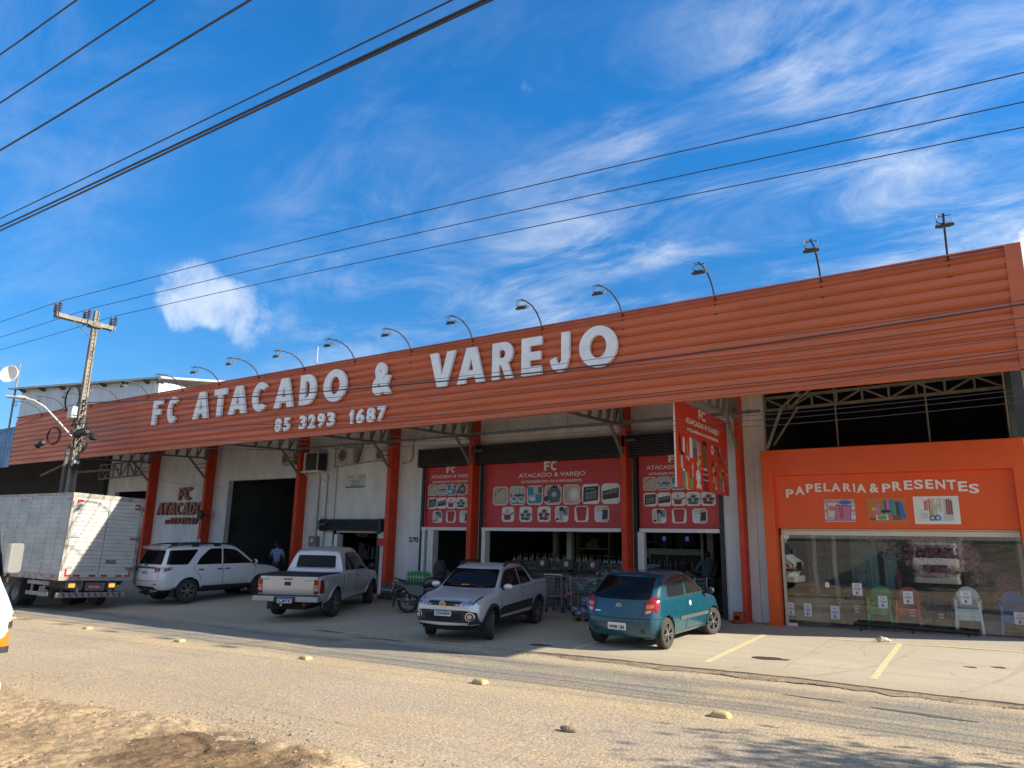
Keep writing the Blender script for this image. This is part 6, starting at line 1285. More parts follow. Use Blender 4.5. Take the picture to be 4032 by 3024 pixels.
def cab(par, x0, pm):
    """flat-nosed lorry cab, front at x0 + 1.75"""
    hw_ = 1.0; xf = x0 + 1.75; S = [(.48, -.22, .95), (.76, -.20, .97), (.92, -.09, .99), (1.02, -.05, 1.0), (1.14, .0, 1.0), (1.29, .0, 1.0), (1.40, -.14, 1.0), (1.51, -.30, 1.0), (1.62, -.45, 1.0), (2.2, -.72, .96), (2.26, -.64, .96), (2.36, -.66, .93)]
    mb = MB(); vs = []
    def plan(f, w): return rnd([(x0, -w), (xf + f, -w), (xf + f, w), (x0, w)], [.04, .16, .16, .04], 5)
    n = len(plan(0, 1)); 
    for z, f, w in S: vs += [(a, b, z) for a, b in plan(f, w*hw_)]
    mb.add(vs, [(i*n+j, i*n+(j+1) % n, (i+1)*n+(j+1) % n, (i+1)*n+j) for i in range(len(S)-1) for j in range(n)] + [tuple(range(n))[::-1], tuple((len(S)-1)*n + j for j in range(n))])
    mb.build('cab', pm, par, smooth=35)
    def sk(z):
        for (a, fa, wa), (b, fb, wb_) in zip(S, S[1:]):
            if a <= z <= b: return xf + fa + (fb-fa)*(z-a)/(b-a)
    mb = MB(); mb.add([(sk(1.62) + .012, -.86, 1.62), (sk(1.62) + .012, .86, 1.62), (sk(2.14) + .012, .80, 2.14), (sk(2.14) + .012, -.80, 2.14)], [(0, 1, 2, 3)]); mb.build('windscreen', m_cg, par)
    for sg in (1, -1):
        mb = MB(); mb.add([(x0 + .25, sg*1.008, 1.58), (xf - .45, sg*1.008, 1.58), (xf - .68, sg*.975, 2.15), (x0 + .25, sg*.975, 2.15)], [(0, 1, 2, 3)]); mb.build('side_window', m_cg, par)
        mb = MB(); mb.box((x0 + .18, sg*1.004 - .003, .70), (x0 + .19, sg*1.004 + .003, 2.2)); mb.box((x0 + .28, sg*1.012 - .012, 1.28), (x0 + .42, sg*1.012 + .012, 1.32)); mb.build('door_handle', m_bp, par)
        mb = MB(); mb.box((xf - .10, min(sg*.56, sg*.84), .95), (xf - .005, max(sg*.56, sg*.84), 1.12)); mb.build('headlamp', m_wl, par)
        mb = MB(); mb.prism(rnd([(xf - .30, sg*.86), (xf - .045, sg*.86), (xf - .065, sg*.985), (xf - .30, sg*1.008)], .02), .97, 1.13, 'xy'); mb.build('indicator', m_al, par)
        mb = MB()
        for z in (1.135, .915): mb.prism(rnd([(xf - .42, sg*.84), (xf - .02, sg*.84), (xf - .03, sg*.985), (xf - .42, sg*1.012)], .02), z, z + .055, 'xy')
        mb.build('trim_strip', m_bp, par)
        mb = MB(); mb.ell((xf - .14, sg*1.0, 1.26), (.04, .012, .03), 12, 8); mb.build('side_repeater', m_wl, par)
        mb = MB(); y = sg*1.10; mb.tube([(xf - .75, sg*.99, 1.42), (xf - .60, sg*1.05, 1.44), (xf - .54, sg*1.08, 1.52), (xf - .54, sg*1.08, 1.88)], .014, 6); mm = mb.build('mirror_arm', m_bp, par)
        mb = MB(); q = Matrix.Translation((xf - .47, sg*1.08, 1.75)) @ Matrix.Rotation(R(sg*28), 4, 'Z'); mb.prism(rnd(rect(-.085, -.145, .085, .145), .04), -.02, .03, 'yz'); mb.xf(q); mb.build('wing_mirror', mat('mirror_back', (.20, .20, .19), .5), par, bevel=.012)
    mb = MB(); mb.box((xf - .06, -.52, .92), (xf + .006, .52, 1.30)); 
    for i in range(4): mb.box((xf + .006, -.50, .95 + .09*i), (xf + .02, .50, .99 + .09*i))
    mb.build('grille', m_bp, par)
    mb = MB(); mb.prism(rnd([(xf - .5, -1.02), (xf + .04, -.98), (xf + .04, .98), (xf - .5, 1.02)], [.05, .16, .16, .05]), .40, .66, 'xy'); mb.build('front_bumper', pm, par, bevel=.02)
m_wtr = mat('white_truck_paint', (.78, .78, .76), .3, coat=.4)
cab(bt_, 5.3, m_wtr)
# ===== white lorry whose nose just shows at the left edge
wt_ = thing('white_truck', 'white truck cab with orange indicator and mirror arm cut off by the left edge', 'truck', (-9.42, 2.22, zg(-9, 2.5) + .15), 0)
cab(wt_, 0, m_wtr)
mb = MB(); mb.box((-4.3, -1.1, .95), (-.1, 1.1, 2.9)); mb.build('cargo_box', m_al3, wt_, bevel=.02)
mb = MB(); mb.box((-4.2, -.4, .55), (1.2, .4, .92)); mb.build('chassis', m_rst, wt_)
for sg in (1, -1): truck_wheel(wt_, .95, sg*.88, sg, .40); truck_wheel(wt_, -2.9, sg*.88, sg, .40, dual=True)
w2 = copy_tree(wt_); w2.location = (-2.55, -5.4, .02); w2.rotation_euler = (0, 0, R(90)); w2['label'] = 'white truck facing the shop, seen mirrored in the display window glass'
# ===== motorcycle
mo = thing('motorcycle', 'dark motorcycle with bags on the handlebar standing beside the green bottle packs', 'motorcycle', (-14.12, 15.95, AP(-14.1, 15.95)), R(37)); mo.rotation_euler = (R(-7), 0, R(37))
m_tank = mat('dark_green_tank', (.035, .042, .036), .25, .3, coat=.5); m_eng = mat('dull_engine_metal', (.10, .10, .10), .45, .6, var=.3, vs=10)
for x, r, w in ((0, .305, .115), (1.28, .31, .09)):
    o = MB(); h = w/2; o.lathe([(r*.78, -h*.7), (r*.92, -h), (r, -h*.4), (r, h*.4), (r*.92, h), (r*.78, h*.7), (r*.74, 0), (r*.78, -h*.7)], (0, 0, 0), 'y', 32); wo = o.build('wheel', m_tyre, mo, smooth=45); wo.location = (x, 0, r)
    d = MB(); d.lathe([(r*.77, -h*.5), (r*.77, h*.5), (r*.70, 0), (r*.77, -h*.5)], (0, 0, 0), 'y', 32); d.lathe([(.0, -.06), (.07, -.06), (.07, .06), (0, .06)], (0, 0, 0), 'y', 16)
    for k in range(18): a = 2*pi*k/18; d.cyl((.06*cos(a + .3), .03*(-1)**k, .06*sin(a + .3)), (r*.74*cos(a), 0, r*.74*sin(a)), .003, n=4)
    d.build('rim', m_alu, wo, smooth=40)
mb = MB()
for sg in (1, -1):
    mb.bar((0, sg*.09, .305), (.45, sg*.08, .36), .035, .05); mb.tube([(.05, sg*.10, .33), (-.05, sg*.11, .68)], .022, 8); mb.tube([(.45, sg*.08, .36), (.40, sg*.09, .72), (-.30, sg*.09, .80)], .016, 8); mb.tube([(.40, sg*.08, .72), (1.05, 0, .92)], .02, 8); mb.tube([(.55, sg*.06, .34), (.92, .02*sg, .52), (1.05, 0, .88)], .018, 8)
mb.build('frame', m_bp, mo, smooth=50)
mb = MB()
for sg in (1, -1): mb.tube([(1.28, sg*.08, .31), (1.10, sg*.08, .75), (1.02, sg*.08, 1.0)], .022, 8)
mb.build('fork', m_chr, mo, smooth=50)
mb = MB(); mb.ell((.72, 0, .86), (.31, .165, .155), 18, 12); mb.ell((.50, 0, .80), (.16, .13, .12), 14, 8); mb.build('tank', m_tank, mo, smooth=60)
mb = MB(); mb.prism(rnd([(.50, .80), (.46, .84), (.10, .82), (-.28, .90), (-.32, .86), (.02, .76), (.40, .74)], .03), -.12, .12, 'xz'); mb.build('seat', m_blk, mo, bevel=.025)
mb = MB(); mb.prism(rnd([(.10, .76), (-.30, .86), (-.46, .90), (-.46, .84), (-.20, .72), (.12, .60)], .03), -.10, .10, 'xz'); mb.build('tail_cowl', m_tank, mo, bevel=.02)
for sg in (1, -1): mb = MB(); mb.prism(rnd([(.42, .74), (.05, .78), (-.15, .72), (.0, .52), (.30, .44), (.44, .52)], .06), sg*.09, sg*.15, 'xz'); mb.build('side_panel', m_tank, mo, bevel=.012)
mb = MB(); mb.tube([(-.36, 0, .62), (-.20, 0, .70), (.05, 0, .70), (.22, 0, .60)], [.07, .085, .085, .07], 8); mb.build('rear_fender', m_bp, mo, smooth=50)
mb = MB(); mb.prism(rnd([(1.0, .84), (1.22, .86), (1.16, 1.16), (1.02, 1.26), (.96, 1.02)], .05), -.15, .15, 'xz'); mb.build('front_cowl', m_blk, mo, bevel=.03)
mb = MB(); mb.tube([(-.10, .13, .88), (-.40, .12, .95), (-.47, 0, .96), (-.40, -.12, .95), (-.10, -.13, .88)], .016, 8); mb.build('grab_rail', m_bp, mo, smooth=50)
mb = MB(); mb.ell((-.47, 0, .84), (.05, .09, .055), 14, 8); mb.build('tail_lamp', m_rl, mo, smooth=60)
for sg in (1, -1): mb = MB(); mb.tube([(-.40, sg*.08, .80), (-.42, sg*.18, .78)], .010, 6); mb.ell((-.43, sg*.20, .78), (.045, .035, .03)); mb.build('indicator', m_al, mo)
mb = MB(); mb.prism([(-.40, .80), (-.34, .80), (-.47, .50), (-.50, .50)], -.07, .07, 'xz'); mb.build('plate_bracket', m_bp, mo)
mb = MB(); mb.box((-.10, 0, -.085), (.10, .006, .085)); pl2 = mb.build('licence_plate', m_plw, mo); pl2.location = (-.475, 0, .64); pl2.rotation_euler = (R(-12), 0, R(-90))
mb = MB(); put_text(mb, 'HXT', -.065, .065, .015, .07, -.004, .003, .03); put_text(mb, '6194', -.08, .08, -.07, -.01, -.004, .003, .03); mb.build('lettering', m_plk, pl2)
mb = MB(); mb.prism(rnd([(-.42, .60), (-.36, .60), (-.40, .16), (-.45, .14)], .02), -.10, .10, 'xz'); mb.build('mud_flap', m_blk, mo)
mb = MB(); mb.lathe([(.0, -.12), (.13, -.12), (.15, -.05), (.15, .05), (.13, .12), (0, .12)], (.52, 0, .40), 'y', 18); mb.prism(rnd([(.52, .42), (.72, .48), (.66, .72), (.50, .70)], .03), -.08, .08, 'xz')
for i in range(6): z = .52 + .03*i; mb.box((.50, -.11, z), (.72, .11, z + .012))
mb.build('engine', m_eng, mo, smooth=40)
mb = MB(); mb.tube([(.68, -.10, .60), (.80, -.13, .40), (.60, -.15, .24), (.1, -.17, .28)], .02, 8); mb.tube([(.1, -.17, .28), (-.35, -.18, .38)], .045, 10); mb.build('exhaust', m_eng, mo, smooth=50)
mb = MB(); mb.tube([(.85, .38, 1.06), (.98, .28, 1.08), (1.02, .1, 1.02), (1.02, -.1, 1.02), (.98, -.28, 1.08), (.85, -.38, 1.06)], .013, 8); 
for sg in (1, -1): mb.tube([(.90, sg*.33, 1.07), (.80, sg*.42, 1.05)], .02, 8)
mb.build('handlebar', m_bp, mo, smooth=50)
for sg in (1, -1):
    mb = MB(); mb.tube([(.97, sg*.27, 1.09), (1.0, sg*.32, 1.28), (.98, sg*.36, 1.38)], .008, 6); mm_ = mb.build('mirror_arm', m_bp, mo)
    mb = MB(); q = Matrix.Translation((.97, sg*.38, 1.42)) @ Matrix.Rotation(R(-20), 4, 'Y'); mb.ell((0, 0, 0), (.014, .075, .05), 16, 8); mb.xf(q); mi_ = mb.build('wing_mirror', m_bp, mo, smooth=60)
    mb = MB(); mb.prism(circ(0, 0, .068, 18, .043), -.020, -.0165, 'yz'); mb.xf(q); mb.build('mirror_glass', m_chr, mi_)
mb = MB(); mb.ell((1.16, 0, .93), (.09, .10, .10), 16, 10); mb.build('headlamp', m_chr, mo, smooth=60)
mb = MB(); mb.tube([(1.02, 0, .62), (1.15, 0, .66), (1.35, 0, .66), (1.5, 0, .58)], [.05, .065, .065, .04], 8); mb.build('front_fender', m_tank, mo, smooth=50)
bg_ = thing('backpack', 'dark backpack hung over the motorcycle handlebar', 'bag', (-13.42, 16.45, 1.02)); mb = MB(); mb.ell((0, 0, .18), (.20, .18, .30), 14, 10); mb.ell((.03, -.06, .02), (.15, .12, .14), 12, 8); mb.build('sack', mat('dark_cloth', (.03, .027, .03), .9, var=.5, vs=9, bump=.3, bs=14), bg_, smooth=60); mb = MB(); mb.tube([(-.1, 0, .35), (-.04, -.05, .50), (.04, 0, .45), (.08, .05, .30)], .015, 6); mb.build('strap', m_blk, bg_)
# ---------------------------------------------------------------- people
m_skin = mat('brown_skin', (.22, .11, .065), .6); m_hair = mat('black_hair', (.012, .010, .009), .6)
def skin(name, segs, m, parent, root=0, sub=1):
    """one continuous surface grown round a skeleton: segs = {key: (pos, radius, parent key)}"""
    me = bpy.data.meshes.new(name); keys = list(segs); ix = {k: i for i, k in enumerate(keys)}
    me.from_pydata([segs[k][0] for k in keys], [(ix[k], ix[segs[k][2]]) for k in keys if segs[k][2]], []); o = bpy.data.objects.new(name, me); COL.objects.link(o)
    md = o.modifiers.new('skin', 'SKIN'); md.use_smooth_shade = True
    for i, k in enumerate(keys):
        r = segs[k][1]; sv = me.skin_vertices[0].data[i]; sv.radius = r if isinstance(r, tuple) else (r, r); sv.use_root = i == root
    s_ = o.modifiers.new('sub', 'SUBSURF'); s_.levels = sub; s_.render_levels = sub
    dg = bpy.context.evaluated_depsgraph_get(); dg.update(); m2 = bpy.data.meshes.new_from_object(o.evaluated_get(dg)); bpy.data.objects.remove(o)
    m2.materials.clear(); m2.materials.append(m); m2.shade_smooth(); ob = link(name, m2, parent); return ob
def person(label, loc, rz, J, shirt, trousers, hair=(.1, .115, .105), bun=False, long_=False):
    """J: joint positions for the pose; the body is one surface, clothes and hair are its children"""
    r = thing('person', label, 'person', loc, rz); S = {}
    S['pelvis'] = (J['pelvis'], (.13, .10), None); S['waist'] = (J['waist'], (.12, .09), 'pelvis'); S['chest'] = (J['chest'], (.145, .10), 'waist'); S['neck0'] = (J['neck'], (.065, .065), 'chest')
    n = Vector(J['neck']); h = Vector(J['head']); d = (h - n)
    S['jaw'] = (n + d*.45, (.062, .070), 'neck0'); S['face'] = (h, (.075, .092), 'jaw'); S['crown'] = (h + d*.55, (.055, .065), 'face')
    for s in 'lr':
        S['sh' + s] = (J['sh' + s], .062, 'chest'); S['el' + s] = (J['el' + s], .043, 'sh' + s); S['wr' + s] = (J['wr' + s], .028, 'el' + s)
        w = Vector(J['wr' + s]); fd = (w - Vector(J['el' + s])).normalized(); side = fd.cross(Vector((0, 0, 1))); side = side.normalized() if side.length > .1 else Vector((1, 0, 0)); pl = w + fd*.07
        S['pa' + s] = (pl, (.036, .017), 'wr' + s)
        for k in range(4): q = pl + fd*.045 + side*(-.027 + .018*k) - Vector((0, 0, .006)); e = q + fd*(.040 + .008*(k in (1, 2))) - Vector((0, 0, .022)); S['f%s%d' % (s, k)] = (q, .0085, 'pa' + s); S['g%s%d' % (s, k)] = (e, .0075, 'f%s%d' % (s, k))
        q = w + fd*.03 + side*.042; S['t' + s] = (q, .010, 'wr' + s); S['u' + s] = (q + fd*.04 + side*.008, .009, 't' + s)
        S['hi' + s] = (J['hi' + s], .085, 'pelvis'); S['kn' + s] = (J['kn' + s], .055, 'hi' + s); S['an' + s] = (J['an' + s], .036, 'kn' + s); S['to' + s] = (Vector(J['an' + s]) + Vector(J.get('toe', (0, .17, -.05))), .036, 'an' + s)
    b = skin('body', S, m_skin, r)
    T = {k: (S[k][0], tuple(q + .014 for q in S[k][1]) if isinstance(S[k][1], tuple) else S[k][1] + .016, S[k][2]) for k in ('pelvis', 'waist', 'chest')}
    T['col'] = (n, .075, 'chest')
    for s in 'lr':
        T['sh' + s] = (S['sh' + s][0], .078, 'chest'); e = Vector(J['sh' + s]).lerp(Vector(J['el' + s]), 1.0 if long_ else .72); T['sl' + s] = (e, .062, 'sh' + s)
        if long_: T['cu' + s] = (Vector(J['el' + s]).lerp(Vector(J['wr' + s]), .9), .045, 'sl' + s)
    skin('shirt', T, shirt, r)
    P = {'pelvis': (Vector(J['pelvis']) - Vector((0, 0, .03)), (.148, .118), None)}
    for s in 'lr': P['hi' + s] = (J['hi' + s], .105, 'pelvis'); P['kn' + s] = (J['kn' + s], .075, 'hi' + s); P['an' + s] = (Vector(J['an' + s]) + Vector((0, 0, .05)), .06, 'kn' + s)
    skin('trousers', P, trousers, r)
    mb = MB(); fw_ = Vector(J.get('face', (0, 1, 0))); c = h + d*.30 - fw_*.022; mb.ell(c, hair, 16, 10)
    if bun: mb.ell(h - fw_*.12 + d*.2, (.055, .055, .055), 10, 8); mb.ell(h - fw_*.08 - d*.2, (.06, .05, .09), 10, 8)
    mb.build('hair', m_hair, r, smooth=60)
    mb = MB(); sd_ = fw_.cross(Vector((0, 0, 1)))
    for q in (-1, 1): mb.ell(h + fw_*.082 + sd_*.032*q + d*.08, (.011, .011, .009), 8, 6)
    mb.build('eyes', m_blk, b); mb = MB(); mb.ell(h + fw_*.098 - d*.10, (.014, .016, .022), 8, 6); mb.build('nose', m_skin, b)
    mb = MB()
    for q in (-1, 1): mb.ell(h + sd_*.078*q - d*.05, (.014, .022, .032), 8, 6)
    mb.build('ears', m_skin, b); mb = MB(); mb.ell(h + fw_*.085 - d*.36, (.022, .012, .008), 8, 6); mb.build('mouth', mat('lips', (.20, .06, .05), .5), b)
    return r
def std(h=1.72, **k):
    s = h/1.72; J = dict(pelvis=(0, 0, .93), waist=(0, 0, 1.10), chest=(0, 0, 1.33), neck=(0, 0, 1.49), head=(0, .02, 1.60), shl=(-.18, 0, 1.42), shr=(.18, 0, 1.42), ell=(-.24, .02, 1.14), elr=(.24, .02, 1.14), wrl=(-.22, .16, .95), wrr=(.22, .16, .95), hil=(-.09, 0, .88), hir=(.09, 0, .88), knl=(-.10, .02, .48), knr=(.10, .02, .48), anl=(-.10, 0, .08), anr=(.10, 0, .08)); J.update(k)
    return {a: (tuple(c*s for c in b) if a not in ('face', 'toe') else b) for a, b in J.items()}
def clo(n, c, v=.25, s=8): return mat(n, c, .85, var=v, vs=s)
person('person in a light blue shirt seen from behind, standing beyond the white SUV bonnet', (-23.15, 18.45, AP(-23, 18.4)), R(25), std(1.72, ell=(-.34, .10, 1.20), wrl=(-.30, .34, 1.12), elr=(.26, .05, 1.14), wrr=(.2, .22, 1.0), head=(-.03, .03, 1.60)), clo('pale_blue_shirt', (.20, .27, .46), .12), clo('dark_trousers', (.03, .03, .04)))
person('person in a dark patterned shirt leaning over the white SUV bonnet with one arm stretched', (-24.62, 17.75, AP(-24, 17.7)), R(-90), std(1.72, waist=(0, .06, 1.06), chest=(.02, .26, 1.20), neck=(.03, .40, 1.27), head=(.03, .52, 1.25), shl=(-.15, .30, 1.26), shr=(.20, .28, 1.27), ell=(-.20, .50, 1.10), elr=(.22, .58, 1.17), wrl=(-.15, .72, 1.05), wrr=(.18, .86, 1.06), face=(0, .8, -.6)), mat('patterned_shirt', (.17, .145, .125), .85, var=.8, vs=22), clo('grey_trousers', (.05, .05, .055)))
person('person with tied black hair and a dark top at the checkout, seen side on', (-7.62, 20.6, .15), R(-80), std(1.60, elr=(.22, .16, 1.16), wrr=(.15, .38, 1.10), ell=(-.22, .14, 1.16), wrl=(-.15, .36, 1.08), head=(0, .05, 1.59)), clo('black_top', (.014, .014, .018)), clo('blue_jeans', (.03, .045, .09)), bun=True)
person('person in a slate blue shirt standing with back turned at the checkout', (-6.98, 20.75, .15), R(40), std(1.74, ell=(-.32, .12, 1.18), wrl=(-.26, .36, 1.16)), clo('slate_shirt', (.075, .10, .125)), clo('dark_jeans', (.03, .04, .07)))

# ---------------------------------------------------------------- inside the middle bays
m_ctr = mat('dark_wood_counter', (.085, .065, .050), .55, var=.35, vs=4, stretch=(.3, 1, 4)); m_shelf = mat('pale_shelf', (.24, .25, .23), .6)
ct = thing('counter', 'long dark wood counter with bottles and till screens behind the middle opening', 'counter', (-11.0, 20.0, .15)); mb = MB(); mb.box((-2.7, 0, 0), (1.6, .6, .98)); mb.build('front', m_ctr, ct); mb = MB(); mb.box((-2.75, -.04, .98), (1.65, .65, 1.02)); mb.build('top', m_blk, ct)
rg_ = random.Random(21)
BC = [('dark', (.010, .012, .010)), ('green', (.035, .075, .02)), ('amber', (.13, .055, .012)), ('clear', (.16, .18, .19)), ('yellow', (.24, .20, .05)), ('red', (.12, .015, .012))]
CAPS = [flat((.3, .3, .28)), flat((.25, .20, .06)), flat((.2, .02, .02))]; LABS = [flat((.42, .41, .37)), flat((.32, .27, .08)), flat((.10, .16, .25)), flat((.28, .05, .04))]
def bottle_proto(nm, c, k, tall=1.):
    r = thing('bottle', '', 'bottle', group='bottles on the shelf behind the counter')
    mb = MB(); mb.lathe([(0, 0), (.038, 0), (.04, .01), (.04, .18*tall), (.032, .215*tall), (.015, .245*tall), (.014, .29*tall), (0, .29*tall)], (0, 0, 0), 'z', 10); mb.build('glass', mat(nm + '_bottle_glass', c, .12), r, smooth=50)
    mb = MB(); mb.lathe([(.0405, .05*tall), (.041, .055*tall), (.041, .135*tall), (.0405, .14*tall)], (0, 0, 0), 'z', 10); mb.build('label', LABS[k % 4], r); mb = MB(); mb.lathe([(.016, .265*tall), (.017, .27*tall), (.017, .30*tall), (0, .305*tall)], (0, 0, 0), 'z', 8); mb.build('cap', CAPS[k % 3], r); r['label'] = '%s bottle standing in a row on the shelf behind the counter' % nm; return r
prot = [bottle_proto(n, c, i, .95 + .06*(i % 3)) for i, (n, c) in enumerate(BC)]; used = set()
def put_bottle(k, x, y, z, where):
    o = prot[k] if k not in used else copy_tree(prot[k]); used.add(k); o.location = (x, y, z); o.rotation_euler = (0, 0, rg_.uniform(0, 6)); o['label'] = '%s bottle %s' % (BC[k][0], where); o['group'] = 'bottles ' + where
sh_ = thing('bottle_shelf', 'wall shelf lined with rows of bottles behind the dark counter', 'shelf', (-14.2, 21.0, .15)); mb = MB(); mb.box((0, 0, 1.20), (5.5, .4, 1.24)); mb.box((0, 0, .6), (5.5, .4, .64)); mb.box((0, .40, 0), (5.5, .44, 1.30)); mb.build('boards', m_shelf, sh_)
for i in range(34): put_bottle((0, 1, 3, 5)[(i*7) % 4] if i < 14 else (4 if i < 24 else 0), -13.9 + .125*i + (.05 if i > 14 else 0), 21.1 + .06*(i % 2), 1.39, 'in the long row on the wall shelf behind the counter')
for i in range(16): put_bottle((3, 0, 3, 2)[i % 4], -12.0 + .13*i + .3*(i // 6), 20.28 + .1*(i % 3), 1.17, 'standing on the counter between the till screens')
m_scr = mat('dark_monitor', (.008, .008, .009), .4)
for i, (x, lb) in enumerate(((-12.1, 'leftmost till screen on the counter, its back with a round logo card'), (-11.22, 'till screen in the middle of the counter, its back with a round logo card'), (-10.3, 'rightmost till screen on the counter, its back with a round logo card'))):
    o = thing('monitor', lb, 'monitor', (x, 19.98, 1.17), 0, 'till screens on the counter'); mb = MB(); mb.box((-.24, 0, .06), (.24, .05, .38)); mb.build('screen', m_scr, o, bevel=.01); mb = MB(); mb.box((-.1, -.02, 0), (.1, .12, .015)); mb.box((-.03, .01, 0), (.03, .04, .1)); mb.build('stand', m_scr, o)
    P = Pic(-.085, .14, .17, .20, -.003); P.p(rect(0, 0, 1, 1), RD); P.p(rect(.06, .06, .94, .94), BR); P.c(.5, .5, .36, WH, .32); P.c(.5, .5, .18, RD, .16); P.mb.build('logo_card', PAL, o)
for x, y, lb in ((-11.52, 20.7, 'pale square column inside the middle opening'), (-14.0 + .9, 22.5, 'pale square column deep inside the middle opening at left'), (-7.03, 21.2, 'wide pale column inside the right hand opening')):
    mb = MB(); mb.box((x - .09, y, .15), (x + .09, y + .2, 6.6)); tag(mb.build('column', mat('shop_column', (.30, .30, .26), .7)), lb, 'column')
mb = MB(); mb.box((-7.24, 21.0, .15), (-7.17, 21.08, 6.6)); tag(mb.build('column', m_shelf), 'thin pale post left of the wide column inside the right hand opening', 'post')
def rack(label, x, y, w, h, n, cols, z0=.15, d=.4, fill=.8, m=None):
    r = thing('shelf_unit', label, 'shelf', (x, y, z0)); mb = MB()
    for xx in (0, w - .04): mb.box((xx, 0, 0), (xx + .04, d, h))
    for i in range(n + 1): z = h*i/n; mb.box((.04, 0, max(0, z - .03)), (w - .04, d, max(.03, z)))
    mb.build('frame', m or m_shelf, r)
    for i in range(n):
        a = .07
        while a < w - .2:
            ww = rg_.uniform(.06, .18); hh = h/n*rg_.uniform(.35, .75)
            if rg_.random() < fill: q = MB(); q.box((a, .02, h*i/n + .001), (a + ww, d - .1, h*i/n + hh)); o = q.build('product', flat(rg_.choice(cols), .6)); o.location = (x, y, z0); tag(o, 'goods box standing on a shelf inside the shop', 'product', 'goods packed on the inside shelves')
            a += ww + rg_.uniform(.01, .05)
COLS = [(.10, .10, .10), (.16, .05, .05), (.05, .08, .16), (.18, .16, .12), (.06, .12, .07), (.22, .21, .19), (.14, .10, .03)]
rack('tall pale shelf unit with an open back behind the middle counter', -12.6, 23.2, 1.3, 2.3, 4, COLS, fill=.35)
rack('wide low shelf unit with cups and boxes near the green crates', -10.4, 22.5, 2.0, 2.0, 4, COLS, fill=.7)
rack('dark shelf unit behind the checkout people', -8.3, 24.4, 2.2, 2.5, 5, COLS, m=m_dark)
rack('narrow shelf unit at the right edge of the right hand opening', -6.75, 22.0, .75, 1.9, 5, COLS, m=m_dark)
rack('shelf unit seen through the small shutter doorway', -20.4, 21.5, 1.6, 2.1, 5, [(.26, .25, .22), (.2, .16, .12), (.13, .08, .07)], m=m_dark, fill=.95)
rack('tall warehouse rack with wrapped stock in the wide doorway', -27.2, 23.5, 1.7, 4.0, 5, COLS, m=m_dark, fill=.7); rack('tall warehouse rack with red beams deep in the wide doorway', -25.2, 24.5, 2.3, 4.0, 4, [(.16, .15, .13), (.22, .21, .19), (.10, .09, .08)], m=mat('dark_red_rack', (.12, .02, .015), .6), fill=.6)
fr = thing('drinks_fridge', 'upright glass door fridge with bottles left inside the right hand opening', 'fridge', (-9.25, 21.9, .15)); mb = MB(); mb.box((0, .04, 0), (1.75, .7, 1.60)); mb.build('cabinet', m_dark, fr); mb = MB(); mb.box((0, 0, 1.60), (1.75, .7, 1.78)); mb.build('header', m_shelf, fr)
mb = MB()
for x in (0, .58, 1.16, 1.71): mb.box((x, 0, 0), (x + .03, .04, 1.60))
for z in (.5, 1.1): mb.box((.03, .005, z), (1.71, .03, z + .02))
mb.build('door_frame', m_shelf, fr)
for i in range(9): put_bottle(3, -9.1 + .18*i, 21.93, 1.28, 'inside the upright drinks fridge')
for x, lb in ((-8.95, 'left of two small lit blue screens above the drinks fridge'), (-8.18, 'right of two small lit blue screens above the drinks fridge')):
    o = thing('monitor', lb, 'monitor', (x, 22.3, 2.02)); mb = MB(); mb.box((-.3, 0, 0), (.3, .4, .44)); mb.build('case', m_dark, o); mb = MB(); mb.box((.0, -.004, .16), (.11, -.001, .30)); mb.build('screen', mat('blue_screen', (.02, .03, .12), .2, emit=((.10, .16, .75), .10)), o)
tl = thing('till_desk', 'checkout desk with a pale screen between the two people', 'desk', (-7.4, 21.3, .15)); mb = MB(); mb.box((0, 0, 0), (1.5, .6, .95)); mb.build('desk', m_ctr, tl); mb = MB(); mb.box((.02, .1, 1.15), (.5, .15, 1.45)); mb.build('screen', m_shelf, tl); mb = MB(); mb.box((.2, .11, .95), (.3, .14, 1.15)); mb.build('stand', m_blk, tl)
# green crates of loaves beside the sixth pillar
m_gc = mat('green_plastic_crate', (.012, .055, .03), .5); m_loaf = flat((.42, .38, .30))
for i, lb in enumerate(('lowest green crate of pale packs beside the pillar behind the teal car', 'second green crate from the floor in the stack behind the teal car', 'third green crate from the floor in the stack behind the teal car', 'topmost green crate of pale packs in the stack behind the teal car')):
    o = thing('crate', lb, 'crate', (-9.52, 19.5, .15 + .32*i), 0, 'stacked green crates'); mb = MB(); mb.box((0, 0, 0), (.62, .45, .03)); mb.box((0, 0, .03), (.02, .45, .16)); mb.box((.60, 0, .03), (.62, .45, .16)); mb.box((.02, .43, .03), (.60, .45, .30)); mb.box((.02, 0, .03), (.60, .02, .10))
    for x in (.0, .59): mb.box((x, 0, .16), (x + .03, .03, .32)); mb.box((x, .42, .16), (x + .03, .45, .32))
    mb.build('shell', m_gc, o)
    for k in range(6): mb = MB(); mb.ell((.07 + .095*k, .18, .14), (.042, .14, .085), 10, 6, rot=Matrix.Rotation(R(18), 3, 'Y')); l = mb.build('loaf_pack', m_loaf, o, smooth=60)
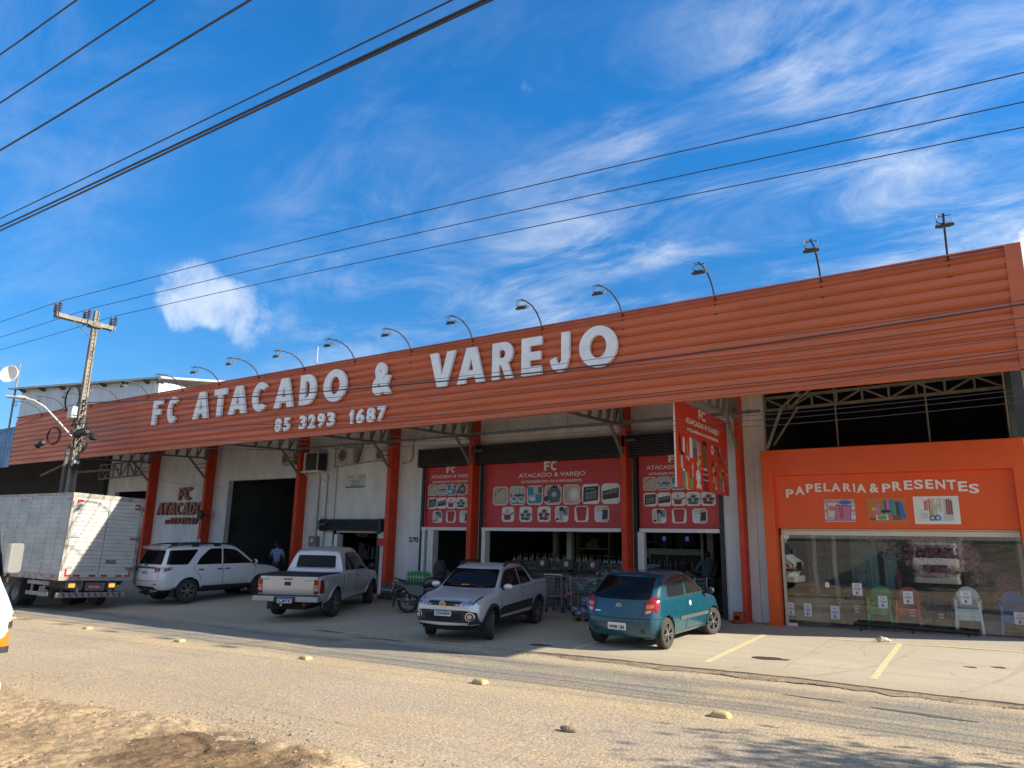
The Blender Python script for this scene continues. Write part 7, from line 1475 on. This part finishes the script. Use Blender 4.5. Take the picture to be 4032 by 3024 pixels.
# trolleys
m_wirec = mat('cart_wire', (.30, .31, .33), .35, .7)
def cart(label, loc, rz, L_=.85, W_=.55, H0=.45, H1=.98, handle=m_bp):
    r = thing('shopping_cart', label, 'shopping cart', loc, rz); mb = MB()
    def q(u, v, z): t = (z - H0)/(H1 - H0); a = .06*(1-t); return (a + u*(L_ - 2*a), (v - .5)*(W_ - a), z)
    for z in [H0 + (H1-H0)*i/5 for i in range(6)]: mb.tube([q(0, 0, z), q(1, 0, z), q(1, 1, z), q(0, 1, z), q(0, 0, z)], .004 if 0 < (z-H0) < H1-H0-.01 else .008, 4)
    for i in range(15):
        u = i/14
        for v in (0, 1): mb.tube([q(u, v, H0), q(u, v, H1)], .003, 4)
        mb.tube([q(u, 0, H0), q(u, 1, H0)], .003, 4)
    for i in range(10): v = i/9; mb.tube([q(0, v, H0), q(0, v, H1)], .003, 4); mb.tube([q(1, v, H0), q(1, v, H1)], .003, 4)
    mb.build('basket', m_wirec, r)
    mb = MB(); w = W_/2 - .03
    for s in (1, -1): mb.tube([(L_ - .05, s*w, H0), (L_ - .12, s*w, .16), (.06, s*w, .16), (.02, s*w, H0)], .012, 6); mb.tube([(.0, s*w, .16), (-.02, s*w, H1 + .06)], .012, 6)
    mb.tube([(L_ - .12, -w, .16), (L_ - .12, w, .16)], .012, 6); mb.tube([(.06, -w, .16), (.06, w, .16)], .012, 6); mb.build('frame', m_wirec, r)
    mb = MB(); mb.tube([(-.03, -W_/2, H1 + .07), (-.03, W_/2, H1 + .07)], .018, 8); mb.build('handle', handle, r)
    for x in (.10, L_ - .16):
        for s in (1, -1): mb = MB(); mb.cyl((x, s*w - .014, .065), (x, s*w + .014, .065), .062, n=14); mb.bar((x, s*w, .07), (x + .02, s*w, .16), .03); mb.build('castor', m_blk, r)
    return r
cart('shopping cart with bottled water packs standing left of the bar stool', (-10.55, 18.05, AP(-10.5, 18)), R(100), handle=m_cream); cart('big shopping cart heaped with bagged groceries behind the teal car', (-9.82, 17.95, AP(-9.5, 18)), R(8), 1.05, .62, .52, 1.0); cart('shopping cart with price sheets pushed by the checkout people', (-6.55, 18.85, AP(-6.5, 18.8) + .02), R(165), .95, .6)
def bag(label, c, r, m, n=5, cat='bag', nm='shopping_bag'):
    o = thing(nm, label, cat, c); mb = MB()
    q_ = random.Random(int(abs(c[0])*997))
    for k in range(15): mb.ell((r[0]*q_.uniform(-.75, .75), r[1]*q_.uniform(-.75, .75), r[2]*q_.uniform(.2, .85)), (r[0]*q_.uniform(.25, .5), r[1]*q_.uniform(.25, .5), r[2]*q_.uniform(.14, .32)), 9, 6, rot=Matrix.Rotation(q_.uniform(-.6, .6), 3, 'Y'))
    for i, v in enumerate(mb.v): k = 1 + .22*mn.noise(Vector(v)*9 + Vector(c)); mb.v[i] = (v[0]*k, v[1]*k, v[2])
    mb.build('contents', m, o, smooth=70); mb = MB(); mb.tube([(-.05, 0, r[2]*.95), (0, .03, r[2]*1.25), (.06, 0, r[2]*.95)], .012, 5); mb.build('knot', m, o); return o
m_bw = mat('white_print_bag', (.20, .23, .23), .4, var=.6, vs=14, tint=(.06, .14, .15)); m_br_ = mat('red_print_bag', (.26, .04, .035), .4, var=.5, vs=14, tint=(.28, .26, .25)); m_bc = mat('clear_plastic_bag', (.13, .14, .14), .25, var=.5, vs=10, tint=(.06, .065, .065)); m_bb = mat('blue_print_bag', (.04, .08, .26), .4, var=.9, vs=12, tint=(.32, .34, .36))
bag('white bag with teal print at the near end of the big heaped cart', (-9.55, 17.9, .72), (.17, .17, .28), m_bw); bag('bag with red packets on top at the left of the big heaped cart', (-9.38, 18.0, .98), (.18, .17, .17), m_br_); bag('white printed bag in the middle of the big heaped cart', (-9.2, 17.85, .95), (.16, .15, .18), m_bw); bag('large clear plastic bag on top at the right of the big heaped cart', (-8.98, 18.0, 1.02), (.20, .2, .36), m_bc); bag('pinkish bag hanging at the left end of the big heaped cart', (-9.88, 17.8, .55), (.13, .14, .38), mat('pink_clear_bag', (.30, .14, .14), .4, var=.5, vs=12)); bag('packets lying in the bottom of the big heaped cart', (-9.1, 17.95, .56), (.26, .2, .3), m_bc)
bag('blue and white pack standing on the low pallet behind the teal car', (-8.93, 17.1, .42), (.16, .16, .26), m_bb); bag('lower blue and white pack on the pallet, partly hidden by the teal car', (-9.08, 17.05, .22), (.22, .2, .22), m_bb); bag('clear plastic bag resting on the blue and white pack', (-8.85, 17.2, .72), (.17, .16, .20), m_bc)
def pallet(label, c, w, d): 
    o = thing('pallet', label, 'pallet', c); mb = MB()
    for i in range(5): mb.box((-w/2, -d/2 + d*i/5 + .01, .09), (w/2, -d/2 + d*(i+1)/5 - .02, .11))
    mb.build('deck', m_wd, o)
    for x in (-w/2 + .05, 0, w/2 - .05): mb = MB(); mb.box((x - .05, -d/2, 0), (x + .05, d/2, .088)); mb.build('bearer', m_wd, o)
m_wd = mat('rough_pallet_wood', (.22, .13, .08), .85, var=.4, vs=8)
pallet('small wooden pallet under the blue and white packs', (-8.98, 17.1, AP(-9, 17.1)), .6, .5); pallet('wooden pallet under the dark water bottle pack by the fourth pillar', (-16.95, 18.3, AP(-17, 18.3)), .75, .6)
st = thing('bar_stool', 'tall dark bar stool standing by the counter in the middle opening', 'stool', (-10.74, 18.75, AP(-10.7, 18.75) + .02)); mb = MB(); mb.lathe([(0, .84), (.16, .84), (.17, .86), (.16, .89), (0, .89)], (0, 0, 0), 'z', 20); mb.build('seat', m_blk, st)
for a in (45, 135, 225, 315): mb = MB(); mb.cyl((.11*cos(R(a)), .11*sin(R(a)), .84), (.20*cos(R(a)), .20*sin(R(a)), 0), .017, n=8); mb.build('leg', m_bp, st)
mb = MB(); mb.tube([(.17*cos(R(a)), .17*sin(R(a)), .28) for a in range(0, 361, 20)], .01, 6); mb.build('foot_ring', m_bp, st)
# bottle packs and fan boxes on the forecourt
def bottle_pack(label, c, nx, ny, body, band, cap, h=.34, r=.05, rz=0):
    o = thing('bottle_pack', label, 'bottle pack', c, rz); proto = None
    for i in range(nx):
        for j in range(ny):
            x, y = (i - (nx-1)/2)*2.06*r, (j - (ny-1)/2)*2.06*r
            if proto is None:
                mb = MB(); mb.lathe([(0, 0), (r*.9, 0), (r, .02), (r, h*.30), (r*.9, h*.34), (r, h*.40), (r, h*.62), (r*.75, h*.80), (r*.3, h*.90), (r*.28, h*.94)], (0, 0, 0), 'z', 12, 0); mb.lathe([(r*1.01, h*.41), (r*1.015, h*.42), (r*1.015, h*.60), (r*1.01, h*.61)], (0, 0, 0), 'z', 12, 1); mb.lathe([(r*.33, h*.93), (r*.33, h), (0, h)], (0, 0, 0), 'z', 8, 2)
                proto = mb.build('bottle', [body, band, cap], o, smooth=45); b = proto
            else: b = proto.copy(); COL.objects.link(b); b.parent = o
            b.location = (x, y, 0)
    return o
m_gb = mat('green_bottle_plastic', (.035, .22, .07), .18, spec=.7); m_lg = mat('pale_green_label', (.25, .45, .25), .5); m_wb = mat('dark_water_bottle', (.05, .08, .09), .15, spec=.7)
for k, lb in enumerate(('lowest dark bottle pack in the stack behind the motorcycle', 'middle dark bottle pack in the stack behind the motorcycle', 'green bottle pack on top of the stack behind the motorcycle')):
    bottle_pack(lb, (-15.07, 17.45, AP(-15, 17.4) + .335*k), 6, 4, m_gb if k == 2 else m_wb, m_lg if k == 2 else flat((.30, .32, .33)), flat((.05, .3, .1)), .34, .055, R(5))
bottle_pack('pack of dark water bottles with white labels on a pallet by the fourth pillar', (-16.95, 18.3, AP(-17, 18.3) + .11), 6, 4, m_wb, flat((.42, .45, .46)), flat((.05, .2, .12)), .36, .052)
m_fb = mat('pale_blue_carton', (.10, .30, .55), .6, var=.1, vs=3); m_cb = mat('brown_cardboard', (.30, .19, .10), .8, var=.2, vs=5)
def fan_box(label, c, rz, w=.46):
    o = thing('fan_box', label, 'carton', c, rz); mb = MB(); mb.box((-w/2, -.20, 0), (w/2, .20, .47)); mb.build('carton', m_fb, o, bevel=.005)
    P = Pic(-w/2, 0, w, .47, -.2015)
    P.c(.42, .62, .23, LG, .25); P.c(.42, .62, .20, SL, .22); P.c(.42, .62, .05, BK, .05); P.r(.40, .12, .44, .40, BK); P.r(.30, .09, .54, .13, BK); P.r(.78, .3, .90, .8, BU); P.r(.82, .5, .86, .72, WH); P.r(.05, .05, .25, .09, WH); P.r(.05, .88, .5, .94, WH)
    for a in range(5): t = 2*pi*a/5; P.p([(.42, .62), (.42 + .17*cos(t), .62 + .19*sin(t)), (.42 + .17*cos(t + .6), .62 + .19*sin(t + .6))], BK)
    P.mb.build('print', PAL, o); mb = MB(); mb.box((-w/2, -.03, .4705), (w/2, .03, .472)); mb.build('tape', m_cb, o)
za = AP(-14.4, 17.9)
fan_box('upper fan carton in the left stack between the motorcycle and silver pickup', (-14.48, 17.95, za + .474), R(-8)); fan_box('lower fan carton in the left stack between the motorcycle and silver pickup', (-14.48, 17.95, za), R(-6)); fan_box('upper fan carton in the right stack, mostly behind the silver pickup', (-13.92, 18.05, za + .474), R(-4)); fan_box('lower fan carton in the right stack, mostly behind the silver pickup', (-13.92, 18.05, za), R(-5))
rack('low dark shelf with pale cartons seen through the left glass doorway', -15.8, 21.6, 1.5, .95, 2, [(.15, .22, .26), (.25, .25, .24), (.12, .03, .03)], m=m_dark, fill=.95)

# ---------------------------------------------------------------- display window: stacked chairs, sheets, blossoms
def chair(label, col, loc, rz, group):
    m = chm.setdefault(col, mat('plastic_%d' % len(chm), col, .35)); r = thing('plastic_chair', label, 'chair', loc, rz, group)
    if group in chp:
        bpy.data.objects.remove(r); c = copy_tree(chp[group]); c.location = loc; c['label'] = label; c.rotation_euler = (0, 0, rz); return c
    mb = MB(); mb.prism(rnd(rect(-.22, -.20, .22, .22), .06), .40, .425, 'xy'); mb.box((-.21, -.215, .36), (.21, -.20, .425)); mb.build('seat', m, r, bevel=.008)
    A = arcp(0, .62, .235, .26, 180, 0, 16); I_ = arcp(0, .62, .19, .21, 0, 180, 16)
    mb = MB(); mb.prism(A + I_, .20, .235, 'xz')
    for i in range(9): x = -.15 + .0375*i; z1 = .62 + math.sqrt(max(0, 1 - (x/.19)**2))*.21; mb.box((x - .013, .212, .46), (x + .013, .226, z1))
    mb.box((-.19, .208, .43), (.19, .23, .50)); mb.v = [(a, b + (c - .43)*.22, c) for a, b, c in mb.v]; mb.build('backrest', m, r)
    for s in (1, -1): mb = MB(); mb.tube([(s*.225, .24, .64), (s*.25, .05, .63), (s*.25, -.16, .62), (s*.235, -.21, .58)], [.022, .026, .026, .02], 8); mb.build('armrest', m, r, smooth=50)
    for s in (1, -1):
        for y0, y1, zt in ((-.21, -.24, .60), (.21, .26, .44)):
            mb = MB(); mb.add([(s*.235, y0 - .025, zt), (s*.235, y0 + .03, zt), (s*.19, y0 + .03, zt), (s*.19, y0 - .025, zt), (s*.27, y1 - .02, 0), (s*.27, y1 + .02, 0), (s*.235, y1 + .02, 0), (s*.235, y1 - .02, 0)], [(0, 1, 2, 3), (4, 5, 6, 7), (0, 1, 5, 4), (1, 2, 6, 5), (2, 3, 7, 6), (3, 0, 4, 7)]); mb.build('leg', m, r, bevel=.005)
    mb = MB(); mb.box((.03, -.219, .375), (.13, -.2155, .405)); mb.build('sticker', flat((.6, .6, .58)), r); chp[group] = r; return r
chm = {}; chp = {}
LV = ('lowest', 'second', 'third', 'fourth', 'topmost')
for nm, col, x, y, n in (('green', (.06, .36, .11), -2.40, 19.45, 3), ('red', (.52, .09, .08), -1.81, 19.45, 3), ('black', (.02, .02, .02), -1.24, 19.45, 2), ('white', (.74, .79, .80), -.63, 19.40, 4), ('blue', (.08, .25, .58), .21, 19.42, 3), ('dark brown', (.04, .03, .025), -2.98, 19.55, 3)):
    for k in range(n): chair('%s plastic chair, %s in its stack behind the shop window' % (nm, LV[k] if k < n-1 else 'topmost'), col, (x, y, .192 + .062*k), R(0), nm + ' chairs stacked in the shop window')
mb = MB(); mb.box((-.42, 19.6, .19), (-.06, 19.9, .52)); o = thing('storage_box', 'lilac plastic box between the white and blue chair stacks', 'box', (0, 0, 0)); mb.build('tub', flat((.18, .12, .30)), o); mb = MB(); mb.box((-.43, 19.59, .52), (-.05, 19.91, .56)); mb.build('lid', flat((.25, .17, .38)), o)
m_pap = flat((.62, .62, .64)); m_ink = flat((.30, .05, .05)); m_ink2 = flat((.13, .13, .14))
for x0, z0, w, h, pr_, lb in ((-4.42, .43, .17, .30, '45,90', 'price sheet on the glass door beside the left jamb'), (-4.03, .43, .18, .30, '39,90', 'tilted price sheet in the middle of the glass door'), (-3.43, .41, .20, .30, '48,90', 'price sheet low on the glass just right of the door lock'), (-2.91, .98, .21, .28, '12,90', 'highest price sheet, left of the green chairs'), (-2.38, .73, .19, .27, '37,90', 'price sheet in front of the green chairs'), (-1.86, .85, .20, .28, '45,90', 'price sheet in front of the red chairs'), (-.74, .92, .20, .27, '37,90', 'price sheet in front of the white chairs'), (.19, .56, .20, .25, '29,90', 'price sheet in front of the blue chairs')):
    o = thing('price_sheet', lb, 'price sheet', (x0, 18.985, z0), 0, 'price sheets on the shop window'); mb = MB(); mb.box((0, 0, 0), (w, .002, h)); mb.build('paper', m_pap, o)
    mb = MB(); mb.box((.02, -.001, h*.52), (w - .02, -.0004, h*.58)); put_text(mb, pr_, w*.25, w*.75, h*.37, h*.48, -.001, .0008, .03); mb.build('price', m_ink, o)
    mb = MB()
    for zz, a, b in ((.85, .3, .7), (.78, .2, .8), (.70, .3, .75), (.14, .6, .9)): mb.box((w*a, -.001, h*zz), (w*b, -.0004, h*(zz + .025)))
    mb.prism([(w*.35, h*.08), (w*.55, h*.08), (w*.58, h*.3), (w*.32, h*.3)], -.001, -.0004); mb.build('print', m_ink2, o)
m_pet = mat('pink_petals', (.62, .36, .42), .7, var=.4, vs=6, tint=(.42, .20, .25)); m_pet2 = mat('white_petals', (.52, .46, .44), .7, var=.3, vs=6); m_twig = mat('twig', (.06, .035, .025), .9)
def blossom(label, pts, n, spread, m, y):
    o = thing('blossom_branch', label, 'blossom branch', (0, y, 0)); mb = MB(); P = [Vector((a, rg_.uniform(-.1, .1), b)) for a, b in pts]; mb.tube(P, [.014] + [.008]*(len(P)-1), 5); tips = []
    for i in range(22):
        k = rg_.randrange(len(P)-1); p = P[k].lerp(P[k+1], rg_.random()); q = p + Vector((rg_.gauss(0, spread), rg_.gauss(0, .15), rg_.gauss(-.05, spread*.7))); mb.tube([p, (p+q)/2 + Vector((0, 0, .04)), q], .004, 4); tips += [p, q, (p+q)/2]
    mb.build('twigs', m_twig, o); mb = MB()
    for i in range(n):
        c = rg_.choice(tips) + Vector((rg_.gauss(0, .06), rg_.gauss(0, .06), rg_.gauss(0, .06))); s = rg_.uniform(.022, .040); u = Vector((rg_.gauss(0, 1), rg_.gauss(0, 1), rg_.gauss(0, 1))).normalized(); v = u.orthogonal().normalized(); w = u.cross(v)
        for k in range(4): a = k*pi/2; d1 = (v*cos(a) + w*sin(a))*s; d2 = (v*cos(a + .9) + w*sin(a + .9))*s; mb.add([c, c + d1, c + (d1 + d2)*.75 + u*s*.4, c + d2], [(0, 1, 2, 3)])
    mb.build('petals', m, o)
blossom('large spray of pink blossom hanging at the right of the shop window', [(-1.0, 2.1), (-.5, 1.8), (-.1, 1.55), (.3, 1.25)], 1100, .22, m_pet, 19.75); blossom('pink blossom garland along the top of the shop window, middle', [(-1.75, 2.3), (-1.3, 2.1), (-.9, 1.95), (-.4, 2.15)], 900, .20, m_pet, 20.1); blossom('pink blossom in the lower middle behind the red chairs', [(-1.7, 1.75), (-1.35, 1.65), (-.95, 1.6)], 420, .14, m_pet, 20.3); blossom('white blossom twig near the top left of the shop window', [(-2.6, 2.35), (-2.3, 2.2), (-2.0, 2.0)], 260, .12, m_pet2, 20.0)
for k, (x, lb) in enumerate(((-3.95, 'left of two pale fabric rolls standing inside the shop window'), (-3.45, 'right of two pale fabric rolls standing inside the shop window'))):
    o = thing('fabric_roll', lb, 'roll', (x, 20.7, .16)); mb = MB(); mb.tube([(0, 0, 0), (-.10, 0, 1.3), (-.08, 0, 2.3)], .065, 12); mb.build('tube', m_cream, o, smooth=60); mb = MB(); mb.cyl((-.08, 0, 2.3), (-.08, 0, 2.34), .05, n=12); mb.build('end_cap', m_blk, o)
for x, w, lb, c in ((-3.1, .34, 'dark printed towel hanging inside the shop window', (.08, .09, .12)), (-2.75, .26, 'teal printed towel hanging inside the shop window', (.10, .25, .27)), (-2.35, .28, 'sea-green towel with white border hanging in the shop window', (.16, .30, .32))):
    o = thing('hanging_towel', lb, 'towel', (x, 20.4, 1.1)); mb = MB(); nn = 9; vs = [(w*i/nn, .03*sin(i*1.7), z) for z in (0, .6, 1.2) for i in range(nn + 1)]; mb.add(vs, [(j*(nn+1)+i, j*(nn+1)+i+1, (j+1)*(nn+1)+i+1, (j+1)*(nn+1)+i) for j in range(2) for i in range(nn)]); mb.build('cloth', mat('towel_%d' % int(-x*100), c, .8, var=.8, vs=7, tint=(.35, .36, .33)), o, smooth=60); mb = MB(); mb.box((-.02, -.012, 1.2), (w + .02, .012, 1.225)); mb.build('rail', m_wd, o)
o = thing('brown_bottle', 'brown bottle shaped figure standing in the shop window left of the red chairs', 'figure', (-2.02, 20.2, 1.0)); mb = MB(); mb.lathe([(0, 0), (.09, 0), (.10, .03), (.10, .38), (.06, .46), (.035, .50), (.035, .58), (.045, .60), (0, .62)], (0, 0, 0), 'z', 16); mb.build('body', flat((.16, .06, .03)), o, smooth=50); mb = MB(); mb.box((-.2, -.15, -.04), (.2, .15, 0)); mb.build('stand', m_wd, o)

# ---------------------------------------------------------------- small things on the ground
m_stud = mat('dusty_yellow_stud', (.46, .34, .13), .75, var=.45, vs=14, tint=(.40, .31, .18))
for i, (x, h, lb) in enumerate(((-3.05, .062, 'nearest yellow road stud, at the right'), (-6.75, .062, 'second yellow road stud counting from the right'), (-10.70, .055, 'third yellow road stud counting from the right, half worn'), (-14.67, .05, 'fourth yellow road stud counting from the right'), (-18.53, .048, 'fifth yellow road stud counting from the right'), (-22.62, .04, 'farthest yellow road stud near the white truck nose'))):
    o = thing('road_stud', lb, 'road stud', (x, 9.36, zg(x, 9.36) + .004), R(rg_.uniform(-6, 6)), 'yellow road studs along the centre line'); mb = MB(); vs = []
    for z, k in ((0, 1.), (.5*h, .93), (.85*h, .74), (h, .50)): vs += [(a*k, b*k, z) for a, b in rnd(rect(-.125, -.085, .125, .085), .045, 4)]
    n = len(vs)//4; mb.add(vs, [(q*n+j, q*n+(j+1) % n, (q+1)*n+(j+1) % n, (q+1)*n+j) for q in range(3) for j in range(n)] + [tuple(3*n + j for j in range(n))]); mb.build('body', m_stud, o, smooth=50)
    mb = MB(); mb.add([(.125, -.04, .2*h), (.125, .04, .2*h), (.096, .04, .8*h), (.096, -.04, .8*h)], [(0, 1, 2, 3)]); mb.build('reflector', flat((.45, .32, .12)), o)
o = thing('drain_outlet', 'orange painted drain pipe outlet at the foot of the rightmost red pillar', 'drain pipe', (-5.52, 18.70, AP(-5.5, 18.7))); mb = MB(); mb.lathe([(.075, .02), (.075, -.24), (.105, -.24), (.115, -.20), (.115, .02)], (0, 0, .13), 'y', 20); mb.box((-.15, -.02, .0), (.12, .14, .26)); mb.ell((-.02, -.05, .03), (.2, .16, .06), 12, 6); mb.build('pipe', mat('clay_orange_paint', (.42, .085, .03), .7, var=.3, vs=8), o, smooth=40); mb = MB(); mb.prism(circ(0, .13, .076, 18), .0, .01, 'xz'); mb.build('bore', m_blk, o)
o = thing('crumpled_bag', 'crumpled pale plastic bag lying at the shadow edge before the shop window', 'litter', (-2.13, 17.2, AP(-2.1, 17.2))); mb = MB(); mb.ell((0, 0, .035), (.13, .07, .05), 14, 8); mb.ell((.08, .03, .03), (.08, .05, .035), 10, 6); mb.v = [(a*(1 + .5*mn.noise(Vector((a*21, b*21, c*21)))), b*(1 + .5*mn.noise(Vector((a*17, b*25, c*11)))), max(.003, c*(1 + .6*mn.noise(Vector((a*19, b*14, c*31)))))) for a, b, c in mb.v]; mb.build('film', flat((.55, .52, .42)), o)
m_st = mat('dusty_stones', (.36, .28, .19), .95, var=.4, vs=20)
mb = MB(); rs_ = random.Random(9)
for i in range(1500):
    x = rs_.uniform(-13, -2.2); y = 5.75 + .35*nz3(x, 0, .35, 4) + rs_.gauss(-.25, .38) if i % 3 else rs_.uniform(3.4, 6.0)
    z = max(mud_h(x, y), zg(x, y)); s = rs_.choice((.006, .008, .011, .015, .024 if i % 9 == 0 else .008)); mb.ell((x, y, z + s*.3), (s*rs_.uniform(.8, 1.5), s*rs_.uniform(.8, 1.4), s*.7), 5, 3)
tag(mb.build('gravel', m_st), 'loose stones scattered on the earth verge and asphalt edge', 'gravel', None, 'stuff')
mb = MB()
for i in range(700):
    x = rs_.uniform(-9, 1); y = lip(x) - abs(rs_.gauss(.12, .12)); s = rs_.choice((.006, .009, .013)); mb.ell((x, y, zg(x, y) + .012), (s*1.3, s, s*.7), 5, 3)
tag(mb.build('gravel', m_st), 'grit lying along the broken forecourt edge', 'gravel', None, 'stuff')
o = thing('dirt_clod', 'small dry lump of earth on the road near the middle of the bottom edge', 'clod', (-4.25, 7.62, zg(-4, 7.6))); mb = MB(); mb.ell((0, 0, .02), (.11, .05, .04), 12, 7); mb.v = [(a*(1 + .5*mn.noise(Vector((a*23, b*23, c*23)))), b, max(0, c)) for a, b, c in mb.v]; mb.build('lump', m_dirt, o)

# ---------------------------------------------------------------- out of frame: what shades the road and shows in the glass
def tree(label, loc, h, r, n, seed):
    q = random.Random(seed); o = thing('street_tree', label, 'tree', loc); mb = MB(); mb.tube([(0, 0, -.1), (.05, .03, h*.3), (-.04, .06, h*.55)], [.13, .10, .08], 9); tips = []
    for i in range(16):
        a = q.uniform(0, 6.28); e = Vector((cos(a)*r*q.uniform(.3, .85), sin(a)*r*q.uniform(.3, .85), h*q.uniform(.55, .95))); b0 = Vector((0, .04, h*q.uniform(.35, .55))); mb.tube([b0, b0.lerp(e, .5) + Vector((0, 0, .15)), e], [.05, .03, .012], 6); tips.append(e)
    mb.build('trunk', m_twig, o); mb = MB()
    for i in range(n):
        c = q.choice(tips) + Vector((q.gauss(0, r*.22), q.gauss(0, r*.22), q.gauss(0, r*.2))); s = q.uniform(.05, .11); u = Vector((q.gauss(0, 1), q.gauss(0, 1), q.gauss(0, 1))).normalized(); v = u.orthogonal().normalized(); w = u.cross(v); mb.add([c - v*s, c + w*s*.45, c + v*s, c - w*s*.45], [(0, 1, 2, 3)])
    mb.build('crown', mat('leaves_%d' % seed, (.05, .09, .025), .7, var=.5, vs=3), o)
tree('small leafy tree added out of view past the right edge to shade the road', (6.9, 9.55, 0), 5.4, 1.9, 6500, 1)  # stand-in for the unknown caster that shades the near right road corner
tree('tree behind the viewer by the block wall, mirrored in the shop window', (2.6, -6.2, 0), 5.0, 2.0, 2500, 2)
bw = thing('boundary_wall', 'grey block boundary wall across the road, mirrored in the shop window', 'wall', (0, -9, 0)); mb = MB(); mb.box((-22, 0, -.5), (16, .2, 2.5)); mb.build('blocks', m_blkw, bw); mb = MB(); mb.box((-22, -.05, 2.5), (16, .25, 2.58)); mb.build('coping', m_con, bw)
